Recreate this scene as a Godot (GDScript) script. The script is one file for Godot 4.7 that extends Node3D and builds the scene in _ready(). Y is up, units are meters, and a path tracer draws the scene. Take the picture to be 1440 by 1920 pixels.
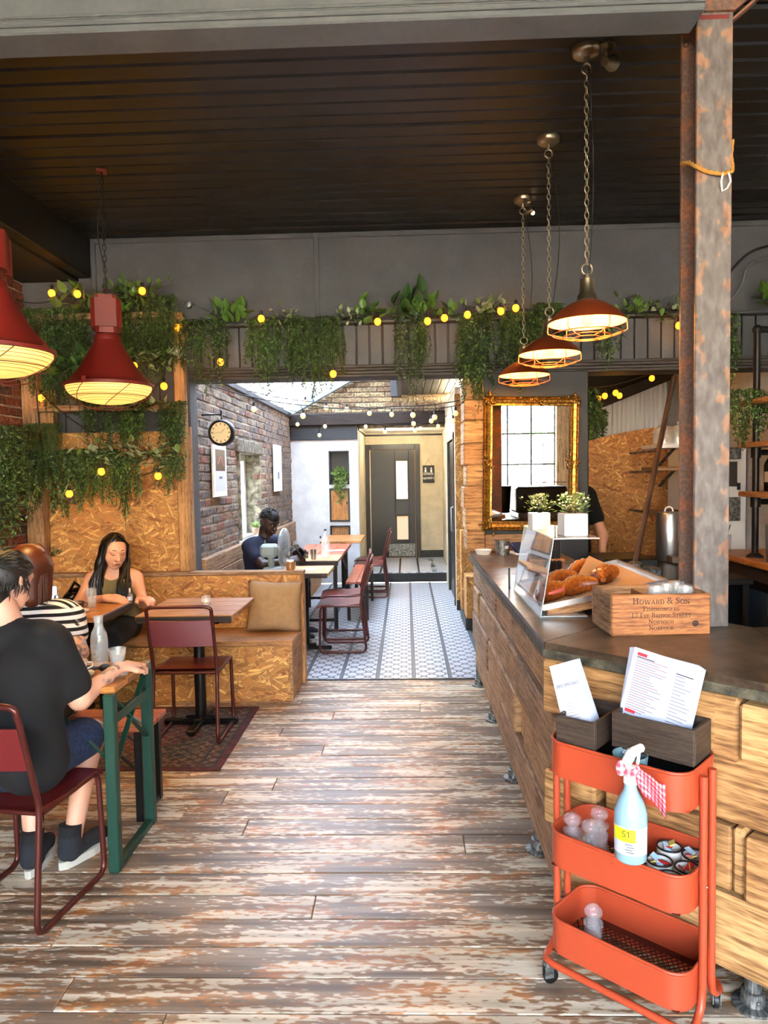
extends Node3D

# ---------------------------------------------------------------- shapes
class Sh:
	var v := PackedVector3Array()
	var n := PackedVector3Array()
	var uv := PackedVector2Array()
	var c := PackedColorArray()
	var ix := PackedInt32Array()
	var uvo := Vector2.ZERO
	var grain := 0

	func vert(p: Vector3, q: Vector3, t := Vector2.ZERO) -> int:
		v.append(p); n.append(q); uv.append(t)
		return v.size() - 1

	func face(a: int, b: int, d: int) -> void:
		var g := (v[b] - v[a]).cross(v[d] - v[a])
		if g.dot(n[a] + n[b] + n[d]) > 0.0:
			ix.append(a); ix.append(d); ix.append(b)
		else:
			ix.append(a); ix.append(b); ix.append(d)

	func guv(p: Vector3, q: Vector3) -> Vector2:
		var a := q.abs()
		var u := Vector2.ZERO
		if grain == 0:
			u = Vector2(p.x, p.z if a.y > 0.6 else p.y) if a.x < 0.75 else Vector2(p.z * 0.2, p.y)
		elif grain == 1:
			u = Vector2(p.y, p.x if a.z > 0.6 else p.z) if a.y < 0.75 else Vector2(p.x * 0.2, p.z)
		else:
			u = Vector2(p.z, p.x if a.y > 0.6 else p.y) if a.z < 0.75 else Vector2(p.x * 0.2, p.y)
		return u + uvo

	func poly(pts: Array, q: Vector3) -> void:
		var first := v.size()
		for p in pts:
			vert(p, q, guv(p, q))
		for i in range(1, pts.size() - 1):
			face(first, first + i, first + i + 1)

	func quad(a: Vector3, b: Vector3, d: Vector3, e: Vector3) -> void:
		var q := (b - a).cross(d - a).normalized()
		poly([a, b, d, e], q)

	func uquad(a: Vector3, b: Vector3, d: Vector3, e: Vector3) -> void:
		var q := (b - a).cross(d - a).normalized()
		var f := v.size()
		vert(a, q, Vector2(0, 1)); vert(b, q, Vector2(1, 1)); vert(d, q, Vector2(1, 0)); vert(e, q, Vector2(0, 0))
		face(f, f + 1, f + 2); face(f, f + 2, f + 3)

	# box with bevelled edges; x: transform of the box
	func box(s: Vector3, x := Transform3D(), bev := 0.0) -> Sh:
		var h := s * 0.5
		var b := minf(bev, minf(h.x, minf(h.y, h.z)) * 0.9)
		var start := v.size()
		for ax in 3:
			var a1 := (ax + 1) % 3
			var a2 := (ax + 2) % 3
			for sg: float in [-1.0, 1.0]:
				var q := Vector3.ZERO
				q[ax] = sg
				var pts := []
				for k: Vector2 in [Vector2(-1, -1), Vector2(1, -1), Vector2(1, 1), Vector2(-1, 1)]:
					var p := Vector3.ZERO
					p[ax] = sg * h[ax]
					p[a1] = k.x * (h[a1] - b)
					p[a2] = k.y * (h[a2] - b)
					pts.append(p)
				poly(pts, q)
		if b > 0.0:
			for ax in 3:
				var a1 := (ax + 1) % 3
				var a2 := (ax + 2) % 3
				for s1: float in [-1.0, 1.0]:
					for s2: float in [-1.0, 1.0]:
						var q := Vector3.ZERO
						q[a1] = s1
						q[a2] = s2
						var pts := []
						for k: Vector2 in [Vector2(-1, 0), Vector2(1, 0), Vector2(1, 1), Vector2(-1, 1)]:
							var p := Vector3.ZERO
							p[ax] = k.x * (h[ax] - b)
							p[a1] = s1 * (h[a1] - (b if k.y > 0.5 else 0.0))
							p[a2] = s2 * (h[a2] - (0.0 if k.y > 0.5 else b))
							pts.append(p)
						poly(pts, q.normalized())
			for sx: float in [-1.0, 1.0]:
				for sy: float in [-1.0, 1.0]:
					for sz: float in [-1.0, 1.0]:
						var g := Vector3(sx, sy, sz)
						poly([Vector3(sx * h.x, sy * (h.y - b), sz * (h.z - b)), Vector3(sx * (h.x - b), sy * h.y, sz * (h.z - b)), Vector3(sx * (h.x - b), sy * (h.y - b), sz * h.z)], g.normalized())
		for i in range(start, v.size()):
			v[i] = x * v[i]
			n[i] = (x.basis * n[i]).normalized()
		return self

	func bar(lo: Vector3, hi: Vector3, bev := 0.0) -> Sh:
		return box(hi - lo, Transform3D(Basis(), (lo + hi) * 0.5), bev)

	# square beam between two points
	func beam(a: Vector3, b: Vector3, w: float, t: float, bev := 0.0, up := Vector3.UP) -> Sh:
		var d := (b - a).normalized()
		var side := d.cross(up)
		if side.length() < 0.01:
			side = d.cross(Vector3.RIGHT)
		side = side.normalized()
		var g := grain
		grain = 0
		box(Vector3((b - a).length(), t, w), Transform3D(Basis(d, side.cross(d).normalized(), side), (a + b) * 0.5), bev)
		grain = g
		return self

	func prism(pg: PackedVector2Array, y0: float, y1: float, x := Transform3D()) -> Sh:
		var start := v.size()
		var tr := Geometry2D.triangulate_polygon(pg)
		for y: float in [y0, y1]:
			var q := Vector3(0, -1 if y == y0 else 1, 0)
			var f := v.size()
			for p in pg:
				var w := Vector3(p.x, y, p.y)
				vert(w, q, guv(w, q))
			for i in range(0, tr.size(), 3):
				face(f + tr[i], f + tr[i + 1], f + tr[i + 2])
		var cw := Geometry2D.is_polygon_clockwise(pg)
		for i in pg.size():
			var a := pg[i]
			var b := pg[(i + 1) % pg.size()]
			var e := b - a
			var q := Vector3(e.y, 0, -e.x).normalized()
			if cw:
				q = -q
			poly([Vector3(a.x, y0, a.y), Vector3(b.x, y0, b.y), Vector3(b.x, y1, b.y), Vector3(a.x, y1, a.y)], q)
		for i in range(start, v.size()):
			v[i] = x * v[i]
			n[i] = (x.basis * n[i]).normalized()
		return self

	func tube(pts: Array, r, seg := 8, closed := false, flat := 1.0) -> Sh:
		var m := pts.size()
		var nrm := Vector3.ZERO
		var first := v.size()
		for i in m:
			var p: Vector3 = pts[i]
			var nx: Vector3 = pts[(i + 1) % m] if closed or i < m - 1 else p
			var pv: Vector3 = pts[(i - 1 + m) % m] if closed or i > 0 else p
			var d := (nx - pv).normalized()
			if i == 0:
				nrm = d.cross(Vector3.UP)
				if nrm.length() < 0.2:
					nrm = d.cross(Vector3.RIGHT)
			nrm = (nrm - d * nrm.dot(d)).normalized()
			var bi := d.cross(nrm)
			var rr: float = r[i] if r is Array else r
			for k in seg:
				var t := TAU * k / seg
				var q := nrm * cos(t) + bi * sin(t) * flat
				vert(p + q * rr, (nrm * cos(t) * flat + bi * sin(t)).normalized(), Vector2(float(k) / seg, i * 0.1))
		var last := m if closed else m - 1
		for i in last:
			for k in seg:
				var a := first + i * seg + k
				var b := first + i * seg + (k + 1) % seg
				var d2 := first + ((i + 1) % m) * seg + (k + 1) % seg
				var e := first + ((i + 1) % m) * seg + k
				face(a, b, d2); face(a, d2, e)
		if not closed:
			for i: int in [0, m - 1]:
				var p: Vector3 = pts[i]
				var o: Vector3 = pts[1] if i == 0 else pts[m - 2]
				var q := (p - o).normalized()
				var f := v.size()
				for k in seg:
					vert(v[first + i * seg + k], q)
				for k in range(1, seg - 1):
					face(f, f + k, f + k + 1)
		return self

	# profile of Vector2(radius, height), turned round y
	func lathe(prof: Array, seg := 20, x := Transform3D(), arc := TAU) -> Sh:
		var start := v.size()
		var m := prof.size()
		var sn := []
		for i in m - 1:
			var d: Vector2 = prof[i + 1] - prof[i]
			sn.append(Vector2(d.y, -d.x).normalized())
		for i in m - 1:
			var na: Vector2 = sn[i]
			var nb: Vector2 = sn[i]
			if i > 0 and sn[i - 1].dot(sn[i]) > 0.6:
				na = (sn[i - 1] + sn[i]).normalized()
			if i < m - 2 and sn[i + 1].dot(sn[i]) > 0.6:
				nb = (sn[i + 1] + sn[i]).normalized()
			var f := v.size()
			for k in seg + 1:
				var t := arc * k / seg
				var e := Vector3(cos(t), 0, sin(t))
				vert(e * prof[i].x + Vector3(0, prof[i].y, 0), e * na.x + Vector3(0, na.y, 0), Vector2(float(k) / seg, prof[i].y))
				vert(e * prof[i + 1].x + Vector3(0, prof[i + 1].y, 0), e * nb.x + Vector3(0, nb.y, 0), Vector2(float(k) / seg, prof[i + 1].y))
			for k in seg:
				var a := f + k * 2
				if prof[i].x > 0.00001:
					face(a, a + 1, a + 2)
				if prof[i + 1].x > 0.00001:
					face(a + 1, a + 3, a + 2)
		for i in range(start, v.size()):
			v[i] = x * v[i]
			n[i] = (x.basis * n[i]).normalized()
		return self

	func ball(p: Vector3, r, seg := 12, rings := 8, b := Basis()) -> Sh:
		var rr: Vector3 = r if r is Vector3 else Vector3(r, r, r)
		var f := v.size()
		for i in rings + 1:
			var a := PI * i / rings
			for k in seg + 1:
				var t := TAU * k / seg
				var d := Vector3(sin(a) * cos(t), cos(a), sin(a) * sin(t))
				vert(p + b * (d * rr), (b * (d / rr)).normalized(), Vector2(float(k) / seg, float(i) / rings))
		for i in rings:
			for k in seg:
				var a := f + i * (seg + 1) + k
				if i > 0:
					face(a, a + 1, a + seg + 1)
				if i < rings - 1:
					face(a + 1, a + seg + 2, a + seg + 1)
		return self

	func ring(p: Vector3, rad: float, r: float, b := Basis(), seg := 20, s2 := 6) -> Sh:
		var pts := []
		for i in seg:
			var t := TAU * i / seg
			pts.append(p + b * Vector3(cos(t) * rad, 0, sin(t) * rad))
		return tube(pts, r, s2, true)

	func disc(p: Vector3, rad: float, b := Basis(), seg := 20) -> Sh:
		var pts := []
		for i in seg:
			var t := TAU * i / seg
			pts.append(p + b * Vector3(cos(t) * rad, 0, sin(t) * rad))
		poly(pts, b.y)
		return self

	func mesh() -> ArrayMesh:
		var a := []
		a.resize(Mesh.ARRAY_MAX)
		a[Mesh.ARRAY_VERTEX] = v
		a[Mesh.ARRAY_NORMAL] = n
		a[Mesh.ARRAY_TEX_UV] = uv
		if c.size() == v.size() and c.size() > 0:
			a[Mesh.ARRAY_COLOR] = c
		a[Mesh.ARRAY_INDEX] = ix
		var m := ArrayMesh.new()
		m.add_surface_from_arrays(Mesh.PRIMITIVE_TRIANGLES, a)
		return m

# ---------------------------------------------------------------- scene helpers
var rng := RandomNumberGenerator.new()
var taken := {}
var M := {}

func V(x, y, z) -> Vector3: return Vector3(x, y, z)
func at(p: Vector3, ry := 0.0) -> Transform3D: return Transform3D(Basis(Vector3.UP, ry), p)
func rnd(a: float, b: float) -> float: return rng.randf_range(a, b)
func sh(g := 0) -> Sh:
	var s := Sh.new()
	s.grain = g
	s.uvo = Vector2(rnd(0, 5), rnd(0, 5))
	return s

func numbered(called: String) -> String:
	if not taken.has(called):
		taken[called] = 0
		return called
	taken[called] += 1
	return "%s_%03d" % [called, taken[called]]

func thing(called: String, label: String, category: String, p := Vector3.ZERO, ry := 0.0, group := "") -> Node3D:
	var o := Node3D.new()
	o.name = numbered(called)
	add_child(o)
	o.position = p
	o.rotation.y = ry
	o.set_meta("label", label)
	o.set_meta("category", category)
	if group:
		o.set_meta("group", group)
	return o

func again(src: Node3D, label: String, p: Vector3, ry := 0.0, group := "") -> Node3D:
	var o: Node3D = src.duplicate()
	o.name = numbered(str(src.name).rstrip("_0123456789"))
	add_child(o)
	o.position = p
	o.rotation.y = ry
	if label:
		o.set_meta("label", label)
	if group:
		o.set_meta("group", group)
	return o

func part(par: Node, called: String, s, m: Material, p := Vector3.ZERO, ry := 0.0, label := "") -> MeshInstance3D:
	var o := MeshInstance3D.new()
	o.name = called
	o.mesh = s.mesh() if s is Sh else s
	o.material_override = m
	par.add_child(o, true)
	o.position = p
	o.rotation.y = ry
	if label:
		o.set_meta("label", label)
	return o

func stuff(o: Node) -> Node:
	o.set_meta("kind", "stuff")
	return o

func struct(called: String, s, m: Material) -> MeshInstance3D:
	var o := part(self, called, s, m)
	o.set_meta("kind", "structure")
	return o

func holder(called: String) -> Node3D:
	var o := Node3D.new()
	o.name = called
	add_child(o)
	o.set_meta("kind", "structure")
	return o

func mat(col: Color, rough := 0.7, metal := 0.0, tex: Texture2D = null, sc := 1.0) -> StandardMaterial3D:
	var m := StandardMaterial3D.new()
	m.albedo_color = col
	m.roughness = rough
	m.metallic = metal
	if tex:
		m.albedo_texture = tex
		m.uv1_scale = Vector3(sc, sc, sc)
	return m

func tri(m: StandardMaterial3D, sc: float, world := false) -> StandardMaterial3D:
	m.uv1_triplanar = true
	m.uv1_world_triplanar = world
	m.uv1_scale = Vector3(sc, sc, sc)
	return m

func glow(col: Color, e: float, base := Color(1, 0.9, 0.7)) -> StandardMaterial3D:
	var m := mat(base, 0.3)
	m.emission_enabled = true
	m.emission = col
	m.emission_energy_multiplier = e
	return m

func glass(col: Color, alpha := 0.15, rough := 0.03) -> StandardMaterial3D:
	var m := mat(Color(col.r, col.g, col.b, alpha), rough)
	m.transparency = BaseMaterial3D.TRANSPARENCY_ALPHA
	m.metallic_specular = 0.5
	return m

func lamp(par: Node3D, called: String, p: Vector3, col: Color, e: float, size := 0.03) -> void:
	var l := OmniLight3D.new()
	l.name = called
	l.light_color = col
	l.light_energy = e
	l.omni_range = 12.0
	l.omni_attenuation = 2.0
	l.light_size = size
	l.shadow_enabled = true
	par.add_child(l)
	l.position = p

func noise(w: int, h: int, tw: int, th: int, f: float, sd: int, oct := 4) -> PackedByteArray:
	var q := FastNoiseLite.new()
	q.seed = sd
	q.frequency = f
	q.noise_type = FastNoiseLite.TYPE_SIMPLEX_SMOOTH
	q.fractal_octaves = oct
	var im := q.get_seamless_image(w, h)
	im.convert(Image.FORMAT_L8)
	if w != tw or h != th:
		im.resize(tw, th, Image.INTERPOLATE_CUBIC)
	return im.get_data()

func tex(b: PackedByteArray, w: int, h: int) -> ImageTexture:
	return ImageTexture.create_from_image(Image.create_from_data(w, h, false, Image.FORMAT_RGB8, b))

func sm(a: float, b: float, x: float) -> float:
	return smoothstep(a, b, x)

func make_textures() -> void:
	var W := 1024
	# wood grain, near white, streaks along u
	var a := noise(26, 512, W, 512, 0.10, 1, 4)
	var b := noise(64, 512, W, 512, 0.25, 2, 3)
	var d := noise(64, 64, W, 512, 0.04, 3, 3)
	var o := PackedByteArray()
	o.resize(W * 512 * 3)
	for i in W * 512:
		var g := (a[i] - 128) * 0.0020 + (b[i] - 128) * 0.0016 + (d[i] - 128) * 0.0010
		var k := clampf(0.88 + g, 0.3, 1.0)
		o[i * 3] = int(255 * k)
		o[i * 3 + 1] = int(255 * clampf(k - 0.03 + g * 0.12, 0, 1))
		o[i * 3 + 2] = int(255 * clampf(k - 0.08 + g * 0.3, 0, 1))
	M.grain = tex(o, W, 512)
	# mottle, near white
	a = noise(512, 512, 512, 512, 0.012, 5, 6)
	b = noise(512, 512, 512, 512, 0.09, 6, 3)
	o.resize(512 * 512 * 3)
	for i in 512 * 512:
		var k := clampf(0.8 + (a[i] - 128) * 0.0030 + (b[i] - 128) * 0.0012, 0.2, 1.0)
		o[i * 3] = int(255 * k); o[i * 3 + 1] = int(255 * k); o[i * 3 + 2] = int(255 * k)
	var so := PackedByteArray()
	so.resize(512 * 512 * 3)
	for i in 512 * 512:
		var k := int(255 * clampf(0.95 + (a[i] - 128) * 0.0005 + (b[i] - 128) * 0.0003, 0.2, 1.0))
		so[i * 3] = k; so[i * 3 + 1] = k; so[i * 3 + 2] = k
	M.soft = tex(so, 512, 512)
	M.mottle = tex(o.slice(0, 512 * 512 * 3), 512, 512)
	# rusted steel: bare grey with ochre and brown blooms
	var r := PackedByteArray()
	r.resize(512 * 512 * 3)
	d = noise(512, 512, 512, 512, 0.03, 9, 5)
	for i in 512 * 512:
		var t := sm(95, 185, a[i] * 0.6 + d[i] * 0.4)
		var f := (b[i] - 128) * 0.0006
		var col := Color(0.38, 0.345, 0.33).lerp(Color(0.50, 0.36, 0.275), t)
		r[i * 3] = int(255 * clampf(col.r + f, 0, 1)); r[i * 3 + 1] = int(255 * clampf(col.g + f, 0, 1)); r[i * 3 + 2] = int(255 * clampf(col.b + f, 0, 1))
	M.rust = tex(r, 512, 512)
	# old floorboards: brown wood, grey dirt, flaking cream paint
	a = noise(256, 1024, W, W, 0.014, 11, 5)
	b = noise(256, 1024, W, W, 0.13, 12, 4)
	d = noise(128, 512, W, W, 0.03, 13, 4)
	var e := noise(48, 1024, W, W, 0.05, 14, 3)
	var p := PackedByteArray()
	p.resize(W * W * 3)
	var wood := Color(0.50, 0.385, 0.285)
	var orange := Color(0.63, 0.43, 0.26)
	var dirt := Color(0.42, 0.37, 0.32)
	var paint := Color(0.755, 0.72, 0.64)
	for i in W * W:
		var st := (e[i] - 128) * 0.0012
		var col := wood.lerp(orange, sm(115, 165, d[i]))
		col = col.lerp(dirt, sm(110, 175, 255 - a[i] + (b[i] - 128) * 0.5) * 0.85)
		var pm := a[i] * 0.52 + d[(i * 3 + 7919) % (W * W)] * 0.08 + b[i] * 0.50 + (e[i] - 128) * 0.22
		col = col.lerp(paint, sm(138, 156, pm) * 0.85)
		p[i * 3] = int(255 * clampf(col.r + st, 0, 1)); p[i * 3 + 1] = int(255 * clampf(col.g + st, 0, 1)); p[i * 3 + 2] = int(255 * clampf(col.b + st, 0, 1))
	M.boards = tex(p, W, W)
	# oriented strand board
	var S := 768
	var q := PackedByteArray()
	q.resize(S * S * 3)
	for i in S * S:
		q[i * 3] = 176; q[i * 3 + 1] = 118; q[i * 3 + 2] = 58
	for k in 3600:
		var cx := rng.randi_range(0, S - 1)
		var cy := rng.randi_range(0, S - 1)
		var ln := rnd(14, 62)
		var wd := rnd(2.5, 12)
		var t := rng.randfn(0.0, 0.75)
		var tone := clampf(rng.randfn(0.55, 0.22), 0.0, 1.0)
		var cl := Color(0.50, 0.29, 0.10).lerp(Color(0.90, 0.71, 0.42), tone)
		var ct := cos(t)
		var s2 := sin(t)
		var ex := int(absf(ct) * ln * 0.5 + absf(s2) * wd) + 1
		var ey := int(absf(s2) * ln * 0.5 + absf(ct) * wd) + 1
		for y in range(-ey, ey + 1):
			for x in range(-ex, ex + 1):
				var u := x * ct + y * s2
				var w := absf(y * ct - x * s2)
				var lim := wd * 0.5 * (1.0 - 0.5 * pow(absf(u) / (ln * 0.5), 3.0))
				if absf(u) > ln * 0.5 or w > lim:
					continue
				var j := (posmod(cy + y, S) * S + posmod(cx + x, S)) * 3
				var f := 0.72 if w > lim - 1.0 else 1.0
				q[j] = int(cl.r * 255 * f); q[j + 1] = int(cl.g * 255 * f); q[j + 2] = int(cl.b * 255 * f)
	M.osb_tex = tex(q, S, S)
	# encaustic tile: grey lattice of arcs and small flowers on white
	var N := 256
	var z := PackedByteArray()
	z.resize(N * N * 3)
	for y in N:
		for x in N:
			var u := fposmod(x * 2.0 / N, 1.0) - 0.5
			var w := fposmod(y * 2.0 / N, 1.0) - 0.5
			var k := 0.0
			for cc: Vector2 in [Vector2(0.5, 0), Vector2(-0.5, 0), Vector2(0, 0.5), Vector2(0, -0.5)]:
				k = maxf(k, 1.0 - sm(0.022, 0.05, absf(Vector2(u, w).distance_to(cc) - 0.36)))
			var rr := Vector2(u, w).length()
			var an := atan2(w, u)
			k = maxf(k, 1.0 - sm(0.02, 0.045, absf(rr - 0.12 - 0.05 * cos(an * 4))))
			k = maxf(k, 0.75 * (1.0 - sm(0.02, 0.05, absf(absf(u) + absf(w) - 0.9))))
			var col := Color(0.70, 0.715, 0.735).lerp(Color(0.22, 0.24, 0.28), k)
			var j := (y * N + x) * 3
			z[j] = int(col.r * 255); z[j + 1] = int(col.g * 255); z[j + 2] = int(col.b * 255)
	M.tile_tex = tex(z, N, N)
	# column face: bare steel with rust blooming in from both edges
	var cw := 64
	var chh := 1024
	var cn := noise(64, 1024, cw, chh, 0.02, 31, 5)
	var cf := noise(64, 512, cw, chh, 0.05, 32, 4)
	var cg := PackedByteArray()
	cg.resize(cw * chh * 3)
	for i in cw * chh:
		var ed := absf((i % cw) / 31.5 - 1.0)
		var t := sm(0.50, 0.68, ed * 0.52 + (cn[i] - 128) * 0.0042 + (cf[i] - 128) * 0.0012 + 0.10)
		var col := Color(0.375, 0.345, 0.33).lerp(Color(0.53, 0.38, 0.285), t * 0.9)
		var f := (cf[i] - 128) * 0.0006
		cg[i * 3] = int(255 * clampf(col.r + f, 0, 1)); cg[i * 3 + 1] = int(255 * clampf(col.g + f, 0, 1)); cg[i * 3 + 2] = int(255 * clampf(col.b + f, 0, 1))
	M.column_tex = tex(cg, cw, chh)
	# striped jersey, gingham, knitted rug
	var t8 := Image.create(8, 64, false, Image.FORMAT_RGB8)
	for y in 64:
		t8.fill_rect(Rect2i(0, y, 8, 1), Color(0.86, 0.85, 0.83) if y % 32 < 17 else Color(0.04, 0.04, 0.06))
	M.stripe_tex = ImageTexture.create_from_image(t8)
	var gi := Image.create(64, 64, false, Image.FORMAT_RGB8)
	for y in 64:
		for x in 64:
			var k := int(x % 16 < 8) + int(y % 16 < 8)
			gi.set_pixel(x, y, [Color(0.95, 0.85, 0.86), Color(0.93, 0.50, 0.55), Color(0.85, 0.16, 0.26)][k])
	M.gingham_tex = ImageTexture.create_from_image(gi)
	var rw := 320
	var rh := 384
	var ru := Image.create(rw, rh, false, Image.FORMAT_RGB8)
	var rn := noise(rw, rh, rw, rh, 0.05, 21, 4)
	for y in rh:
		for x in rw:
			var ed := minf(minf(x, rw - 1 - x), minf(y, rh - 1 - y))
			var col := Color(0.42, 0.33, 0.24)
			var hx := x * 0.13
			var hy := y * 0.13
			var pat := sin(hx * 1.9) * sin(hy * 1.7) + sin(hx * 4.1 + sin(hy * 2.0)) * cos(hy * 3.7)
			if ed < 12:
				col = Color(0.33, 0.10, 0.09)
			elif ed < 60:
				col = Color(0.45, 0.37, 0.26) if pat > 0.0 else Color(0.28, 0.13, 0.10)
				if absf(ed - 36) < 3 or ed < 16:
					col = Color(0.20, 0.17, 0.15)
			else:
				var dm := absf(x - rw * 0.5) / (rw * 0.36) + absf(y - rh * 0.5) / (rh * 0.38)
				col = Color(0.40, 0.15, 0.12) if pat > -0.25 else Color(0.46, 0.37, 0.25)
				if dm > 0.8:
					col = Color(0.43, 0.34, 0.24) if pat > 0.15 else Color(0.24, 0.20, 0.17)
			var f := 0.8 + (rn[y * rw + x] - 128) * 0.003
			ru.set_pixel(x, y, Color(col.r * f, col.g * f, col.b * f))
	M.rug_tex = ImageTexture.create_from_image(ru)

func make_materials() -> void:
	M.floor = mat(Color(1, 1, 1), 0.42, 0, M.boards, 0.42)
	M.osb = mat(Color(1, 0.98, 0.94), 0.6, 0, M.osb_tex, 0.62)
	M.timber = mat(Color(0.70, 0.53, 0.34), 0.7, 0, M.grain, 0.9)
	M.timber2 = mat(Color(0.76, 0.60, 0.40), 0.7, 0, M.grain, 0.8)
	M.timber3 = mat(Color(0.66, 0.52, 0.38), 0.75, 0, M.grain, 1.0)
	M.grey_timber = mat(Color(0.60, 0.48, 0.375), 0.8, 0, M.grain, 0.8)
	M.honey = mat(Color(0.74, 0.50, 0.25), 0.38, 0, M.grain, 1.2)
	M.rustic = mat(Color(0.66, 0.47, 0.29), 0.5, 0, M.grain, 1.0)
	M.red_wood = mat(Color(0.66, 0.34, 0.22), 0.4, 0, M.grain, 1.0)
	M.dark_wood = mat(Color(0.20, 0.15, 0.12), 0.65, 0, M.grain, 1.2)
	M.box_wood = mat(Color(0.25, 0.20, 0.16), 0.6, 0, M.grain, 1.6)
	M.crate_wood = mat(Color(0.66, 0.42, 0.23), 0.6, 0, M.grain, 1.3)
	M.slate = mat(Color(0.38, 0.31, 0.24), 0.3, 0, M.mottle, 1.1)
	M.slate_edge = mat(Color(0.36, 0.34, 0.27), 0.6, 0, M.mottle, 3.0)
	M.rusty = mat(Color(1, 1, 1), 0.6, 0.0, M.rust, 0.8)
	M.rusty2 = mat(Color(1.0, 0.86, 0.76), 0.65, 0.0, M.rust, 1.1)
	M.column = mat(Color(1, 1, 1), 0.6, 0.0, M.column_tex)
	M.grey_wall = mat(Color(0.29, 0.295, 0.305), 0.75, 0, M.soft, 0.5)
	M.grey_board = mat(Color(0.27, 0.275, 0.285), 0.6, 0, M.soft, 0.7)
	M.lintel = mat(Color(0.22, 0.20, 0.19), 0.6, 0, M.grain, 0.6)
	M.black_paint = mat(Color(0.085, 0.085, 0.09), 0.55, 0, M.soft, 0.7)
	M.black_board = mat(Color(0.075, 0.075, 0.078), 0.42, 0, M.soft, 0.7)
	M.beam_grey = mat(Color(0.37, 0.385, 0.385), 0.5, 0, M.soft, 0.5)
	M.white_wall = mat(Color(0.80, 0.81, 0.82), 0.85, 0, M.soft, 0.6)
	M.cream_wall = mat(Color(0.76, 0.71, 0.60), 0.85, 0, M.soft, 0.6)
	M.white = mat(Color(0.86, 0.86, 0.85), 0.5)
	M.paper = mat(Color(0.71, 0.735, 0.80), 0.8)
	M.black = mat(Color(0.035, 0.035, 0.038), 0.45)
	M.black_metal = mat(Color(0.03, 0.03, 0.033), 0.35, 0.3)
	M.door_black = mat(Color(0.06, 0.06, 0.062), 0.4)
	M.mortar = mat(Color(0.66, 0.61, 0.54), 0.95, 0, M.mottle, 2.0)
	M.tile = mat(Color(1, 1, 1), 0.32, 0, M.tile_tex, 1.0)
	M.tile_strip = mat(Color(0.30, 0.32, 0.35), 0.4)
	M.steel = mat(Color(0.66, 0.66, 0.65), 0.3, 0.9)
	M.galv = mat(Color(0.55, 0.56, 0.55), 0.45, 0.7, M.mottle, 4.0)
	M.nickel = mat(Color(0.62, 0.57, 0.47), 0.3, 0.95)
	M.copper = mat(Color(0.72, 0.33, 0.18), 0.35, 0.75)
	M.shade_in = mat(Color(0.88, 0.86, 0.81), 0.5)
	M.cage = mat(Color(0.80, 0.47, 0.33), 0.35, 0.8)
	M.red_lamp = mat(Color(0.43, 0.09, 0.055), 0.55)
	M.red_wire = mat(Color(0.40, 0.12, 0.08), 0.5)
	M.maroon_tube = mat(Color(0.30, 0.12, 0.10), 0.32, 0.35)
	M.maroon = mat(Color(0.36, 0.075, 0.085), 0.38)
	M.maroon_seat = mat(Color(0.34, 0.09, 0.08), 0.36)
	M.green_metal = mat(Color(0.05, 0.22, 0.17), 0.45, 0.1)
	M.orange = mat(Color(0.655, 0.255, 0.145), 0.38)
	M.gold = mat(Color(0.70, 0.53, 0.24), 0.36, 0.85, M.mottle, 6.0)
	M.mirror = mat(Color(0.95, 0.95, 0.95), 0.0, 1.0)
	M.clear = glass(Color(0.9, 0.95, 0.95), 0.14)
	M.pane = glass(Color(0.92, 0.97, 0.97), 0.06, 0.0)
	M.roof_pane = glass(Color(0.16, 0.18, 0.20), 0.08, 0.05)
	M.bulb_glass = glow(Color(1.0, 0.50, 0.08), 0.75, Color(1, 0.7, 0.3))
	M.bulb_pale = glow(Color(1.0, 0.80, 0.48), 0.22, Color(0.9, 0.8, 0.6))
	M.cable = mat(Color(0.025, 0.025, 0.025), 0.6)
	M.porcelain = mat(Color(0.88, 0.87, 0.84), 0.2)
	M.cushion = tri(mat(Color(0.60, 0.48, 0.34), 0.95, 0, M.soft), 3.0)
	M.rug = mat(Color(1, 1, 1), 0.98, 0, M.rug_tex)
	M.galv_dark = mat(Color(0.16, 0.15, 0.145), 0.4, 0.7)
	M.bricks = []
	for cl: Color in [Color(0.50, 0.26, 0.18), Color(0.42, 0.24, 0.18), Color(0.56, 0.33, 0.23), Color(0.36, 0.25, 0.21)]:
		M.bricks.append(tri(mat(cl, 0.92, 0, M.mottle), 4.0, true))
	M.bricks_rear = []
	for cl: Color in [Color(0.53, 0.46, 0.41), Color(0.47, 0.41, 0.38), Color(0.56, 0.45, 0.37), Color(0.44, 0.39, 0.37), Color(0.56, 0.36, 0.29), Color(0.61, 0.55, 0.48)]:
		M.bricks_rear.append(tri(mat(cl, 0.92, 0, M.mottle), 4.0, true))
	M.bricks_pale = []
	for cl: Color in [Color(0.68, 0.58, 0.42), Color(0.60, 0.50, 0.37), Color(0.73, 0.64, 0.49), Color(0.55, 0.43, 0.31)]:
		M.bricks_pale.append(tri(mat(cl, 0.92, 0, M.mottle), 4.0, true))
	M.leaf = []
	for cl: Color in [Color(0.27, 0.36, 0.16), Color(0.19, 0.31, 0.14), Color(0.31, 0.45, 0.16), Color(0.40, 0.50, 0.22), Color(0.60, 0.64, 0.50)]:
		var lm := mat(cl, 0.5)
		lm.backlight_enabled = true
		lm.backlight = cl * 0.5
		M.leaf.append(lm)
	M.stem = mat(Color(0.16, 0.15, 0.07), 0.8)
	M.skin = mat(Color(0.78, 0.52, 0.40), 0.5)
	M.skin_tan = mat(Color(0.80, 0.58, 0.46), 0.5)
	M.skin_dark = mat(Color(0.20, 0.105, 0.07), 0.45)
	M.tee_black = mat(Color(0.022, 0.024, 0.03), 0.9)
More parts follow.
